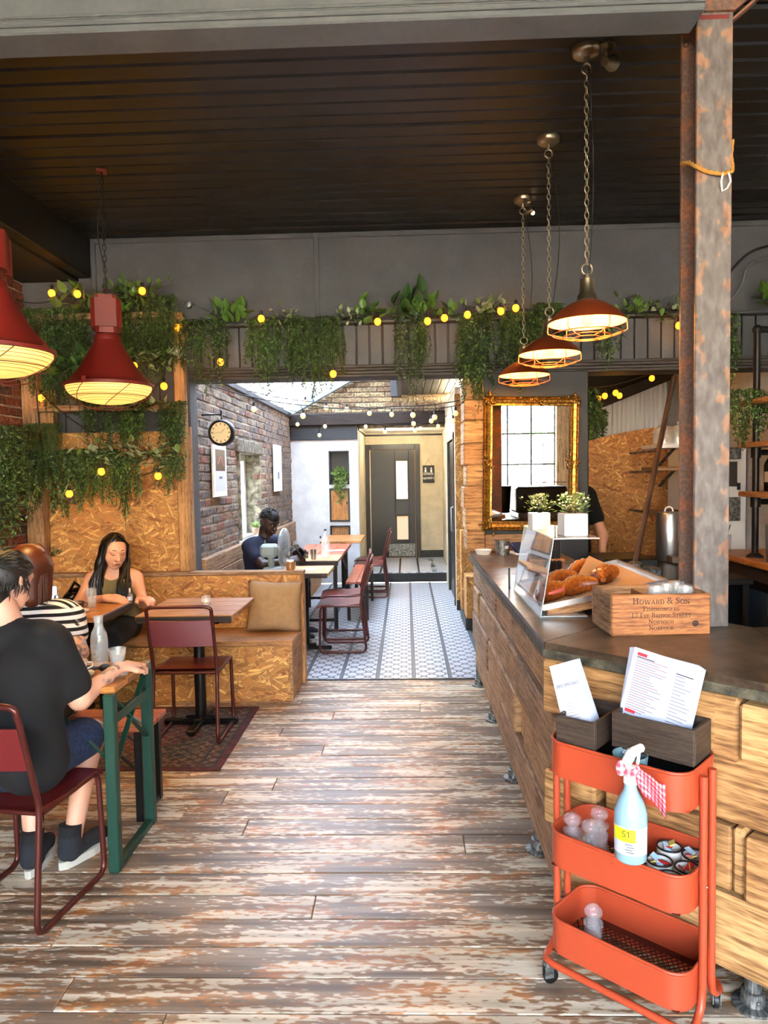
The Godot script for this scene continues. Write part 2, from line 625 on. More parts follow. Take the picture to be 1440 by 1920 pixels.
	M.denim = tri(mat(Color(0.13, 0.22, 0.38), 0.9, 0, M.mottle), 8.0)

# ---------------------------------------------------------------- start
func _ready() -> void:
	rng.seed = 7
	var cam := Camera3D.new()
	cam.name = "camera"
	add_child(cam)
	cam.position = V(0, 1.6, 0)
	cam.rotation_degrees = V(-3.0, 1.8, -1.0)
	cam.fov = rad_to_deg(2.0 * atan(960.0 / 1331.0))
	cam.near = 0.05
	cam.far = 200.0
	cam.current = true
	var env := Environment.new()
	env.background_mode = Environment.BG_SKY
	var sm_ := ProceduralSkyMaterial.new()
	sm_.sky_top_color = Color(0.80, 0.87, 0.97)
	sm_.sky_horizon_color = Color(0.92, 0.95, 1.0)
	sm_.ground_bottom_color = Color(0.45, 0.44, 0.42)
	sm_.ground_horizon_color = Color(0.75, 0.75, 0.75)
	sm_.energy_multiplier = 9.0
	var sky := Sky.new()
	sky.sky_material = sm_
	env.sky = sky
	env.tonemap_mode = Environment.TONE_MAPPER_LINEAR
	env.tonemap_exposure = 5.5
	env.sdfgi_enabled = true
	env.ssao_enabled = true
	env.ssil_enabled = true
	var we := WorldEnvironment.new()
	we.name = "sky"
	we.environment = env
	add_child(we)
	var sun := DirectionalLight3D.new()
	sun.name = "sun"
	add_child(sun)
	sun.look_at_from_position(Vector3.ZERO, V(-0.82, -0.43, 0.38), Vector3.UP)
	sun.light_energy = 34.0
	sun.light_color = Color(1.0, 0.95, 0.86)
	sun.light_angular_distance = 0.6
	sun.shadow_enabled = true
	make_textures()
	make_materials()
	print("textures done")
	room()
	rear_room()
	kitchen()
	street()
	print("shell done")
	counter()
	trolley()
	counter_things()
	backbar()
	print("bar done")
	seating()
	rear_furniture()
	table_things()
	print("furniture done")
	lamps()
	festoons()
	plants()
	print("lamps and plants done")
	people()
	print("people done")

# ---------------------------------------------------------------- the shell
func brick_field(par: Node, o: Vector3, du: Vector3, nrm: Vector3, lu: float, h0: float, h1: float, mats: Array, inside: Callable, picked: Callable) -> void:
	# courses of bricks on the plane through o, along du; each brick stands a little proud of the mortar
	var rest := [sh(), sh(), sh()]
	var kinds := []
	var kinds_half := []
	for i in 4:
		var s := Vector3(0.213 + 0.004 * i, 0.062 + 0.002 * (i % 2), 0.05)
		kinds.append(Sh.new().box(s, Transform3D(), 0.008).mesh())
		kinds_half.append(Sh.new().box(Vector3(0.103, s.y, 0.05), Transform3D(), 0.008).mesh())
	var base := Basis(du, Vector3.UP, du.cross(Vector3.UP))
	var row := 0
	var h := h0
	while h < h1 - 0.03:
		var u := -0.11 if row % 2 else 0.0
		while u < lu - 0.02:
			var a := maxf(u, 0.0)
			var b := minf(u + 0.225, lu)
			if b - a > 0.05 and inside.call((a + b) * 0.5, h + 0.035):
				var p := o + du * ((a + b) * 0.5) + Vector3(0, h + 0.0365 - o.y, 0) + nrm * rnd(-0.023, -0.012)
				var tilt := Basis(nrm, rnd(-0.02, 0.02)) * base
				if picked.call((a + b) * 0.5, h):
					var m := part(par, "brick", kinds[rng.randi() % 4] if b - a > 0.17 else kinds_half[rng.randi() % 4], mats[rng.randi() % mats.size()])
					m.transform = Transform3D(tilt, p)
				else:
					rest[rng.randi() % 3].box(Vector3(b - a - 0.012, 0.063, 0.05), Transform3D(tilt, p), 0.0)
			u += 0.225
		h += 0.0745
		row += 1
	for i in 3:
		if rest[i].v.size():
			stuff(part(par, "brick_courses", rest[i], mats[i]))

func planks(par: Node, called: String, lo: Vector3, hi: Vector3, axis: int, w: float, m: Material, gap := 0.004, bev := 0.004, jitter := 0.0) -> void:
	# boards that run along y (axis 1) or z (axis 2) side by side in x, or along x side by side in z (axis 0)
	var side := 2 if axis == 0 else 0
	var k := lo[side]
	while k < hi[side] - 0.02:
		var a := lo
		var b := hi
		a[side] = k + gap * 0.5
		b[side] = minf(k + w, hi[side]) - gap * 0.5
		var s := sh(axis)
		var j := rnd(-jitter, jitter)
		s.bar(a + Vector3(0, j, 0), b + Vector3(0, j, 0), bev)
		part(par, called, s, m)
		k += w

func room() -> void:
	# floorboards, butted end to end at uneven lengths
	var fl := holder("floor")
	part(fl, "subfloor", sh().bar(V(-3.15, -0.2, -5.7), V(3.9, -0.035, 3.2)), M.black)
	var z := -5.478
	var row := 0
	while z < 3.0:
		var cuts := [-2.95]
		var x := -2.95 + rnd(0.7, 2.6)
		while x < 2.5:
			cuts.append(x)
			x += rnd(1.9, 3.4)
		cuts.append(2.9 if z < -1.1 else 3.7)
		for i in cuts.size() - 1:
			var s := sh(0)
			s.uvo = Vector2(rnd(0, 4), rnd(0, 4))
			var y := rnd(-0.0025, 0.0)
			s.bar(V(cuts[i] + 0.001, -0.035, z + 0.0012), V(cuts[i + 1] - 0.001, y, z + 0.1478), 0.003)
			part(fl, "floorboard", s, M.floor)
		z += 0.15
		row += 1
	# ceiling boards
	var ce := holder("ceiling")
	part(ce, "ceiling_deck", sh().bar(V(-3.15, 3.475, -5.7), V(3.9, 3.62, 3.2)), M.black)
	planks(ce, "ceiling_board", V(-2.42, 3.45, -5.49), V(2.9, 3.475, 3.0), 0, 0.125, M.black_board, 0.007, 0.010, 0.006)
	var so := struct("trim_1", sh().bar(V(-2.5, 3.15, -5.49), V(-2.40, 3.47, 3.0), 0.006), M.black_board)
	so.set_meta("label", "black painted timber beam along the ceiling edge")
	part(ce, "soffit", sh().bar(V(-2.95, 3.13, -5.49), V(-2.5, 3.47, 3.0)), M.black_paint)
	# big steel beam across the room
	var tb := holder("trim_2")
	part(tb, "beam_casing", sh().bar(V(-2.95, 3.205, -2.745), V(1.075, 3.46, -2.60), 0.006), M.beam_grey)
	part(tb, "beam_moulding", sh().bar(V(-2.95, 3.225, -2.605), V(1.075, 3.245, -2.585), 0.006), M.beam_grey)
	part(tb, "beam_moulding", sh().bar(V(-2.95, 3.255, -2.605), V(1.075, 3.265, -2.592), 0.003), M.beam_grey)
	# walls of the front room
	var wl := holder("wall_left")
	part(wl, "mortar_bed", sh().bar(V(-3.15, 0, -5.7), V(-2.95, 3.47, 3.2)), M.mortar)
	brick_field(wl, V(-2.945, 0, -5.5), V(0, 0, 1), V(1, 0, 0), 8.5, 0.0, 3.13, M.bricks, func(_u, _h): return true, func(u, h): return u < 1.35 and h > 0.9)
	struct("wall_right", sh().bar(V(2.9, 0, -8.0), V(3.1, 3.47, -1.0)).bar(V(3.1, 0, -1.2), V(3.9, 3.47, -1.0)).bar(V(3.7, 0, -1.0), V(3.9, 3.47, 3.2)), M.white_wall)
	var wb := holder("wall_back")
	part(wb, "plaster", sh(0).bar(V(-2.95, 2.35, -5.7), V(2.9, 3.47, -5.5)), M.grey_wall)
	part(wb, "plaster", sh(0).bar(V(-2.95, 0, -5.7), V(-1.67, 2.36, -5.52)), M.grey_wall)
	part(wb, "batten", sh(1).bar(V(-0.675, 2.75, -5.505), V(-0.635, 3.45, -5.485), 0.004), M.grey_wall)
	part(wb, "batten", sh(0).bar(V(-2.4, 3.41, -5.505), V(2.9, 3.45, -5.487), 0.004), M.grey_wall)
	part(wb, "batten", sh(1).bar(V(-2.40, 2.75, -5.505), V(-2.36, 3.45, -5.485), 0.004), M.grey_wall)
	planks(wb, "cladding_board", V(-1.66, 2.44, -5.5), V(2.9, 2.745, -5.475), 1, 0.1, M.grey_board, 0.010, 0.004)
	part(wb, "ledge", sh(0).bar(V(-1.66, 2.745, -5.52), V(2.9, 2.765, -5.40), 0.004), M.grey_board)
	for i in 4:
		part(wb, "lintel_board", sh(0).bar(V(-1.66, 2.35 + i * 0.0235, -5.52), V(2.9, 2.372 + i * 0.0235, -5.458 - i % 2 * 0.006), 0.004), M.lintel)
	var strut := sh()
	strut.beam(V(-0.06, 2.46, -5.47), V(0.14, 2.74, -5.47), 0.012, 0.016, 0.002, V(0, 0, 1))
	part(wb, "strut", strut, M.grey_board)
	# boarded panel behind the plants
	planks(wb, "panel_board", V(-2.80, 1.70, -5.52), V(-1.75, 3.0, -5.505), 1, 0.15, M.grey_board, 0.006, 0.003)
	# strand board dado
	var os := holder("wall_back_dado")
	os.set_meta("label", "strand board panel on the wall above the bench")
	part(os, "strand_board_sheet", sh(0).bar(V(-2.90, 0.86, -5.52), V(-1.69, 1.97, -5.495), 0.002), M.osb)
	part(os, "edge_strip", sh(1).bar(V(-1.69, 0.86, -5.53), V(-1.665, 2.0, -5.48), 0.003), M.timber3)
	part(os, "plywood_strip", sh(1).bar(V(-2.95, 0.86, -5.52), V(-2.87, 1.95, -5.485), 0.002), mat(Color(0.66, 0.50, 0.38), 0.8, 0, M.grain, 1.0))
	# shop front behind the camera: steel windows and an open doorway
	var wf := holder("wall_front")
	part(wf, "wall_panel", sh().bar(V(-3.15, 0, 3.0), V(3.9, 0.55, 3.2)).bar(V(-3.15, 3.3, 3.0), V(3.9, 3.47, 3.2)), M.cream_wall)
	part(wf, "timber_post", sh(1).bar(V(3.41, 0.5, 2.94), V(3.66, 3.4, 3.2), 0.01), M.timber2)
	part(wf, "timber_post", sh(1).bar(V(-3.0, 0.5, 2.94), V(-2.66, 3.4, 3.2), 0.01), M.timber2)
	var teal := mat(Color(0.10, 0.20, 0.20), 0.5)
	var hz := [0.56, 1.06, 1.55, 2.15, 2.74, 3.30]
	for wi in 2:
		var wn := holder("window_%d" % (wi + 1))
		var x0 := -2.66 if wi == 0 else 0.16
		var cols := 6 if wi == 0 else 7
		var cw := 0.47 if wi == 0 else 0.464
		for i in cols + 1:
			part(wn, "glazing_bar", sh(1).bar(V(x0 + i * cw - 0.014, 0.55, 3.07), V(x0 + i * cw + 0.014, 3.3, 3.11), 0.003), teal)
		for k in 6:
			part(wn, "glazing_bar", sh(0).bar(V(x0, hz[k] - 0.014, 3.072), V(x0 + cols * cw, hz[k] + 0.014, 3.108), 0.003), teal)
		for i in cols:
			for k in 5:
				part(wn, "pane", sh().bar(V(x0 + i * cw + 0.014, hz[k] + 0.014, 3.088), V(x0 + (i + 1) * cw - 0.014, hz[k + 1] - 0.014, 3.092)), M.pane)

func rear_room() -> void:
	var fl := holder("floor_rear")
	part(fl, "subfloor", sh().bar(V(-1.95, -0.2, -10.5), V(0.9, -0.012, -5.48)), M.tile_strip)
	var one := Sh.new()
	one.bar(V(-0.128, -0.012, -0.1425), V(0.128, 0.0, 0.1425), 0.0015)
	for i in one.v.size():
		one.uv[i] = Vector2(one.v[i].x / 0.256 + 0.5, one.v[i].z / 0.285 + 0.5)
	var tm := one.mesh()
	var strip := Sh.new().bar(V(-0.0145, -0.012, -2.51), V(0.0145, -0.0005, 2.51), 0.001).mesh()
	for i in 8:
		var x := -1.545 + i * 0.288
		for k in 17:
			var zz := -5.63 - k * 0.287
			part(fl, "floor_tile", tm, M.tile, V(x, 0, zz))
		part(fl, "border_strip", strip, M.tile_strip, V(x + 0.144, 0, -7.99))
	part(fl, "threshold_strip", sh().bar(V(-0.86, -0.01, -5.49), V(0.62, 0.004, -5.465), 0.002), M.galv_dark)
	var la := holder("floor_landing")
	part(la, "step_riser", sh().bar(V(-0.72, 0, -12.4), V(0.66, 0.132, -10.5), 0.004), M.black_paint)
	for i in 5:
		for k in 7:
			part(la, "floor_tile", tm, M.tile, V(-0.545 + i * 0.288 if i < 4 else 0.5, 0.145, -10.65 - k * 0.27))
	# brick side wall with a deep window
	var wl := holder("wall_left_rear")
	var hole := [7.15, 8.15, 0.95, 1.86]
	var mb := sh()
	mb.bar(V(-1.95, 0, -7.15), V(-1.70, 2.5, -5.7)).bar(V(-1.95, 0, -10.7), V(-1.70, 2.5, -8.15)).bar(V(-1.95, 0, -8.15), V(-1.70, 0.95, -7.15)).bar(V(-1.95, 1.86, -8.15), V(-1.70, 2.5, -7.15))
	part(wl, "mortar_bed", mb, M.mortar)
	brick_field(wl, V(-1.70, 0, -5.72), V(0, 0, -1), V(1, 0, 0), 4.78, 0.6, 2.5, M.bricks_rear, func(u, h): return not (u + 5.72 > 7.12 and u + 5.72 < 8.18 and h > 0.95 and h < 1.98), func(u, h): return u < 2.9 and h > 0.95)
	part(wl, "stone_lintel", sh(2).bar(V(-1.95, 1.85, -8.25), V(-1.655, 1.99, -7.05), 0.012), mat(Color(0.50, 0.46, 0.40), 0.9, 0, M.mottle, 2.0))
	part(wl, "window_sill", sh(2).bar(V(-1.95, 0.92, -8.2), V(-1.62, 0.955, -7.1), 0.006), M.white)
	part(wl, "reveal", sh().bar(V(-1.95, 0.95, -8.17), V(-1.67, 1.86, -8.13), 0.004), mat(Color(0.58, 0.55, 0.47), 0.9, 0, M.mottle, 2.0))
	part(wl, "reveal", sh().bar(V(-1.95, 0.95, -7.17), V(-1.67, 1.86, -7.13), 0.004), mat(Color(0.58, 0.55, 0.47), 0.9, 0, M.mottle, 2.0))
	var wn := holder("window_3")
	part(wn, "frame", sh().bar(V(-1.90, 0.95, -8.13), V(-1.84, 1.85, -8.05), 0.005).bar(V(-1.90, 0.95, -7.25), V(-1.84, 1.85, -7.17), 0.005).bar(V(-1.90, 0.95, -8.05), V(-1.84, 1.03, -7.25), 0.005).bar(V(-1.90, 1.78, -8.05), V(-1.84, 1.85, -7.25), 0.005), M.white)
	part(wn, "pane", sh().bar(V(-1.875, 1.03, -8.05), V(-1.868, 1.78, -7.25)), glass(Color(0.85, 0.97, 0.90), 0.35, 0.4))
	# dado of wide boards along the banquette
	for i in 2:
		part(wl, "dado_board", sh(2).bar(V(-1.70, 0.66 + i * 0.14, -10.45), V(-1.635 - 0.004 * i, 0.795 + i * 0.14, -5.72), 0.006), M.grey_timber)
	# white end wall with three niches
	var we := holder("wall_end")
	var ws := sh()
	var nx := [-1.135, -0.835]
	ws.bar(V(-1.95, 0, -10.7), V(nx[0], 2.33, -10.5)).bar(V(nx[1], 0, -10.7), V(-0.70, 2.33, -10.5))
	ws.bar(V(nx[0], 1.965, -10.7), V(nx[1], 2.33, -10.5)).bar(V(nx[0], 1.41, -10.7), V(nx[1], 1.47, -10.5)).bar(V(nx[0], 0.86, -10.7), V(nx[1], 0.915, -10.5)).bar(V(nx[0], 0, -10.7), V(nx[1], 0.6, -10.5))
	part(we, "plaster", ws, M.white_wall)
	part(we, "fascia", sh().bar(V(-1.69, 2.13, -10.5), V(-0.70, 2.335, -10.47), 0.004), mat(Color(0.13, 0.145, 0.165), 0.5))
	var nb := [[1.47, 1.965, M.black], [0.915, 1.41, M.honey], [0.6, 0.86, M.rustic]]
	for q: Array in nb:
		var y0: float = q[0]
		var y1: float = q[1]
		part(we, "niche_frame", sh().bar(V(nx[0], y0, -10.6), V(nx[0] + 0.025, y1, -10.485), 0.002).bar(V(nx[1] - 0.025, y0, -10.6), V(nx[1], y1, -10.485), 0.002).bar(V(nx[0], y1 - 0.025, -10.6), V(nx[1], y1, -10.485), 0.002).bar(V(nx[0], y0, -10.6), V(nx[1], y0 + 0.025, -10.485), 0.002), M.black)
		part(we, "niche_back", sh(1).bar(V(nx[0], y0, -10.7), V(nx[1], y1, -10.62 if y0 > 1.4 else -10.51)), q[2])
	part(we, "latch", sh().bar(V(-0.885, 1.18, -10.51), V(-0.865, 1.21, -10.485), 0.003), M.black)
	part(we, "roof_beam", sh(0).bar(V(-1.72, 2.335, -10.62), V(0.62, 2.515, -10.40), 0.012), mat(Color(0.17, 0.12, 0.09), 0.8, 0, M.grain, 0.7))
	# gable of pale bricks above the beam
	part(we, "mortar_bed", sh().bar(V(-1.95, 2.3, -10.75), V(0.9, 3.5, -10.55)), M.mortar)
	brick_field(we, V(-1.75, 0, -10.54), V(1, 0, 0), V(0, 0, 1), 2.4, 2.52, 3.45, M.bricks_pale, func(u, h): return h < 2.5 + u * 0.53 or u > 1.6, func(_u, h): return h < 3.05)
	# recess with the door
	var wr := holder("wall_recess")
	part(wr, "plaster", sh().bar(V(-0.90, 0, -12.5), V(-0.70, 2.33, -10.7)).bar(V(-0.9, 0, -12.6), V(-0.70, 2.4, -12.4)).bar(V(0.245, 0, -12.6), V(0.9, 2.4, -12.4)).bar(V(-0.70, 2.12, -12.6), V(0.245, 2.4, -12.4)), M.cream_wall)
	part(wr, "ceiling_panel", sh().bar(V(-0.9, 2.33, -12.6), V(0.9, 2.42, -10.62)), M.white)
	part(wr, "cornice_strip", sh().bar(V(-0.70, 2.27, -12.4), V(0.66, 2.30, -12.375), 0.003), M.black)
	struct("baseboard_back", sh().bar(V(0.25, 0.145, -12.4), V(0.66, 0.27, -12.385), 0.003), M.black)
	part(wr, "cornice_strip", sh().bar(V(-0.70, 2.27, -12.37), V(-0.685, 2.30, -10.6), 0.003), M.black)
	for k in 2:
		part(wr, "downlight", sh().lathe([V2(0, 2.316), V2(0.035, 2.316), V2(0.04, 2.33), V2(0, 2.331)], 16, at(V(-0.22 + 0.34 * k, 0, -11.5))), glow(Color(1, 0.92, 0.78), 0.6))
		lamp(wr, "downlight_lamp", V(-0.22 + 0.34 * k, 2.28, -11.5), Color(1, 0.93, 0.8), 0.11, 0.03)
	# right side of the passage
	var wp := holder("wall_passage")
	part(wp, "plaster", sh().bar(V(0.64, 0, -12.5), V(0.9, 2.42, -10.5)).bar(V(0.585, 0, -10.5), V(0.9, 2.6, -9.75)).bar(V(0.585, 2.05, -9.75), V(0.9, 2.6, -8.6)).bar(V(0.585, 0, -8.6), V(0.9, 2.6, -8.3)), M.cream_wall)
	part(wp, "strand_board_sheet", sh(1).bar(V(0.575, 0.12, -8.3), V(0.95, 2.52, -8.27), 0.002), M.osb)
	part(wp, "kick_strip", sh().bar(V(0.575, 0, -8.3), V(0.95, 0.12, -8.265)), M.black)
	part(wp, "plaster", sh().bar(V(0.72, 0, -8.27), V(0.95, 2.76, -5.7)), M.black_paint)
	part(wp, "strand_board_box", sh(1).bar(V(0.59, 0.12, -7.9), V(0.72, 0.98, -7.7), 0.003), M.osb)
	part(wp, "strand_board_box", sh(1).bar(V(0.60, 0.12, -7.5), V(0.72, 0.55, -7.2), 0.003), M.osb)
	part(wp, "kick_strip", sh().bar(V(0.59, 0, -7.9), V(0.72, 0.12, -7.2)), M.black)
	var d2 := holder("door_2")
	part(d2, "frame", sh().bar(V(0.57, 0, -9.8), V(0.60, 2.08, -9.72), 0.003).bar(V(0.57, 0, -8.63), V(0.60, 2.08, -8.55), 0.003).bar(V(0.57, 2.02, -9.8), V(0.60, 2.1, -8.55), 0.003), M.door_black)
	part(d2, "leaf", sh().bar(V(0.60, 0.01, -9.73), V(0.64, 2.03, -8.62), 0.003), M.door_black)
	part(d2, "handle", sh().tube([V(0.60, 0.88, -8.75), V(0.555, 0.90, -8.75), V(0.555, 1.18, -8.75), V(0.60, 1.2, -8.75)], 0.011), M.steel)
	# swing door with two small windows
	var d1 := holder("door_1")
	part(d1, "frame", sh().bar(V(-0.705, 0.14, -12.42), V(-0.625, 2.125, -12.35), 0.005).bar(V(0.165, 0.14, -12.42), V(0.245, 2.125, -12.35), 0.005).bar(V(-0.625, 2.03, -12.42), V(0.165, 2.125, -12.35), 0.005), M.door_black)
	var lf := sh()
	lf.bar(V(-0.612, 0.15, -12.42), V(-0.19, 2.028, -12.375), 0.003).bar(V(0.055, 0.15, -12.42), V(0.162, 2.028, -12.375), 0.003)
	lf.bar(V(-0.19, 1.86, -12.42), V(0.055, 2.028, -12.375), 0.003).bar(V(-0.19, 0.90, -12.42), V(0.055, 1.15, -12.375), 0.003).bar(V(-0.19, 0.15, -12.42), V(0.055, 0.44, -12.375), 0.003)
	part(d1, "leaf", lf, M.door_black)
	for r: Array in [[1.15, 1.86], [0.44, 0.90]]:
		part(d1, "glazing_bead", sh().bar(V(-0.19, r[0], -12.40), V(-0.165, r[1], -12.365), 0.003).bar(V(0.03, r[0], -12.40), V(0.055, r[1], -12.365), 0.003).bar(V(-0.165, r[0], -12.40), V(0.03, r[0] + 0.025, -12.365), 0.003).bar(V(-0.165, r[1] - 0.025, -12.40), V(0.03, r[1], -12.365), 0.003), M.door_black)
		part(d1, "pane", sh().bar(V(-0.165, r[0], -12.398), V(0.03, r[1], -12.392)), M.clear)
	part(d1, "kick_plate", sh().bar(V(-0.31, 0.17, -12.376), V(0.145, 0.39, -12.368), 0.002), M.galv)
	part(d1, "hinge_strip", sh().bar(V(-0.622, 0.15, -12.40), V(-0.612, 2.0, -12.372)), M.nickel)
	# lit lobby behind the door
	var lo := holder("wall_lobby")
	part(lo, "plaster", sh().bar(V(-1.2, 0, -13.9), V(0.9, 2.4, -13.8)).bar(V(-1.2, 2.4, -13.9), V(0.9, 2.5, -12.4)).bar(V(-1.25, 0, -13.9), V(-1.15, 2.4, -12.5)).bar(V(0.85, 0, -13.9), V(0.95, 2.4, -12.5)).bar(V(-1.2, 0, -13.9), V(0.9, 0.14, -12.42)), mat(Color(0.78, 0.62, 0.40), 0.8))
	var lt := part(lo, "lobby_ceiling_light", sh().bar(V(-0.35, 2.36, -13.3), V(0.1, 2.40, -12.95), 0.01), glow(Color(1, 0.85, 0.6), 0.6))
	lamp(lo, "lobby_lamp", V(-0.12, 2.28, -13.1), Color(1, 0.85, 0.6), 0.5, 0.15)
	# roof: glazed slope on the left, flat boarded ceiling on the right
	var rf := holder("ceiling_rear")
	part(rf, "deck", sh().bar(V(-0.05, 2.79, -10.6), V(0.95, 2.9, -5.7)), M.black)
	planks(rf, "ceiling_board", V(-0.04, 2.765, -10.5), V(0.74, 2.79, -5.7), 2, 0.1, mat(Color(0.20, 0.195, 0.185), 0.55, 0, M.grain, 0.5), 0.008, 0.004)
	part(rf, "upstand", sh().bar(V(-0.20, 2.74, -10.6), V(-0.04, 3.42, -10.42), 0.004).bar(V(-0.10, 2.76, -10.5), V(-0.04, 3.42, -5.7)), M.grey_board)
	part(rf, "wall_plate", sh(2).bar(V(-1.95, 2.47, -10.6), V(-1.66, 2.53, -5.7), 0.005), M.grey_board)
	var sk := holder("window_4")
	var ea := V(-1.74, 2.50, 0)
	var ri := V(-0.07, 3.40, 0)
	var dz := 0.44
	for i in 12:
		var zz := -5.72 - i * dz
		var s := sh()
		s.beam(ea + V(0, 0.02, zz), ri + V(0, 0.02, zz), 0.045, 0.05, 0.005)
		part(sk, "glazing_bar", s, M.white)
		if i < 11:
			var g := sh()
			g.beam(ea + V(0, 0.045, zz - 0.295), ri + V(0, 0.045, zz - 0.295), 0.245, 0.006)
			part(sk, "blind_panel", sh().beam(ea + V(0, 0.045, zz - 0.097), ri + V(0, 0.045, zz - 0.097), 0.15, 0.012), M.galv_dark)
			part(sk, "pane", g, M.roof_pane)
	part(sk, "flashing", sh().beam(ea + V(0, 0.0, -10.46), ri + V(0, 0.0, -10.46), 0.06, 0.09, 0.01), mat(Color(0.45, 0.52, 0.55), 0.4, 0.3))
	# partition seen between the rooms is built with the seating

func kitchen() -> void:
	# black chimney-like pier that carries the mirror
	var bw := holder("wall_pier")
	part(bw, "plaster", sh(1).bar(V(0.60, 0, -5.75), V(1.39, 2.36, -5.45), 0.006), M.black_paint)
	part(bw, "timber_back", sh(0).bar(V(0.60, 1.0, -5.452), V(1.15, 1.13, -5.43), 0.004), M.timber3)
	part(bw, "intercom", sh().bar(V(1.39, 1.48, -5.62), V(1.41, 1.68, -5.54), 0.004), M.black)
	# stack of sawn timber blocks at the corner
	var tp := thing("timber_pier", "pier of stacked sawn timber blocks beside the gilt mirror", "pillar")
	var y := 1.005
	for i in 8:
		var h := 0.160 + 0.006 * (i % 3)
		var s := sh(0)
		s.bar(V(0.452 + rnd(-0.012, 0.012), y, -5.72), V(0.60, y + h - 0.006, -5.405 + rnd(-0.02, 0.012)), 0.008)
		part(tp, "timber_block", s, M.timber2 if i % 2 else M.timber)
		part(tp, "spacer", sh(0).bar(V(0.475, y + h - 0.008, -5.70), V(0.60, y + h + 0.002, -5.43)), M.timber3)
		y += h
	# kitchen behind: white corrugated wall, sloping roof timber
	var kb := holder("wall_kitchen")
	part(kb, "plaster", sh().bar(V(0.9, 0, -8.2), V(3.1, 3.5, -8.0)).bar(V(0.9, 0, -8.0), V(0.95, 3.5, -5.75)), M.black_paint)
	var k := 1.95
	while k < 3.0:
		var s := sh(1)
		s.bar(V(k, 0.9, -8.0), V(k + 0.034, 2.10 + (k - 1.55) * 0.387, -7.975 + 0.012), 0.006)
		part(kb, "corrugation", s, M.white)
		k += 0.05
	part(kb, "white_backing", sh(0).prism(PackedVector2Array([V2(1.9, 0.9), V2(2.9, 0.9), V2(2.9, 2.62), V2(1.9, 2.235)]), 7.99, 8.0, Transform3D(Basis(V(1, 0, 0), V(0, 0, -1), V(0, 1, 0)), Vector3.ZERO)), M.white)
	part(kb, "strand_board_sheet", sh(1).bar(V(1.5, 0.9, -7.99), V(2.0, 2.22, -7.96)), M.osb)
	var s2 := sh()
	s2.beam(V(1.55, 2.12, -7.85), V(3.1, 2.72, -7.85), 0.10, 0.12, 0.01)
	part(kb, "rafter", s2, M.dark_wood)
	var kc := holder("ceiling_kitchen")
	var sl := sh()
	sl.beam(V(0.9, 2.0, -6.85), V(3.2, 2.89, -6.85), 2.4, 0.04)
	part(kc, "sheeting", sh().bar(V(0.9, 3.3, -8.2), V(3.1, 3.47, -5.7)), M.black_paint)
	for i in 9:
		part(kc, "purlin", sh().bar(V(1.4, 2.86, -5.95 - i * 0.24), V(2.9, 2.93, -5.88 - i * 0.24)), M.dark_wood)
	struct("floor_kitchen", sh().bar(V(0.9, -0.2, -8.2), V(3.1, 0.0, -5.48)), M.tile_strip)
	# big curved-top sheet of strand board
	var pb := thing("curved_board", "large strand board sheet with a curved top edge behind the bar", "board", V(1.45, 0.0, -7.15))
	var pg := PackedVector2Array()
	pg.append(V2(0, 0.62)); pg.append(V2(1.5, 0.62))
	for i in 11:
		var t := 1.0 - i / 10.0
		pg.append(V2(1.5 * t, 1.80 + 0.235 * sin(minf(t * 1.15, 1.0) * PI * 0.5) ))
	var ps := sh(0)
	ps.prism(pg, -0.015, 0.015, Transform3D(Basis(V(1, 0, 0), V(0, 0, -1), V(0, 1, 0)), Vector3.ZERO))
	part(pb, "sheet", ps, M.osb)
	part(pb, "rail", sh(0).bar(V(0, 0.56, -0.04), V(1.5, 0.66, 0.06), 0.005), M.timber3)

func V2(x, y) -> Vector2: return Vector2(x, y)

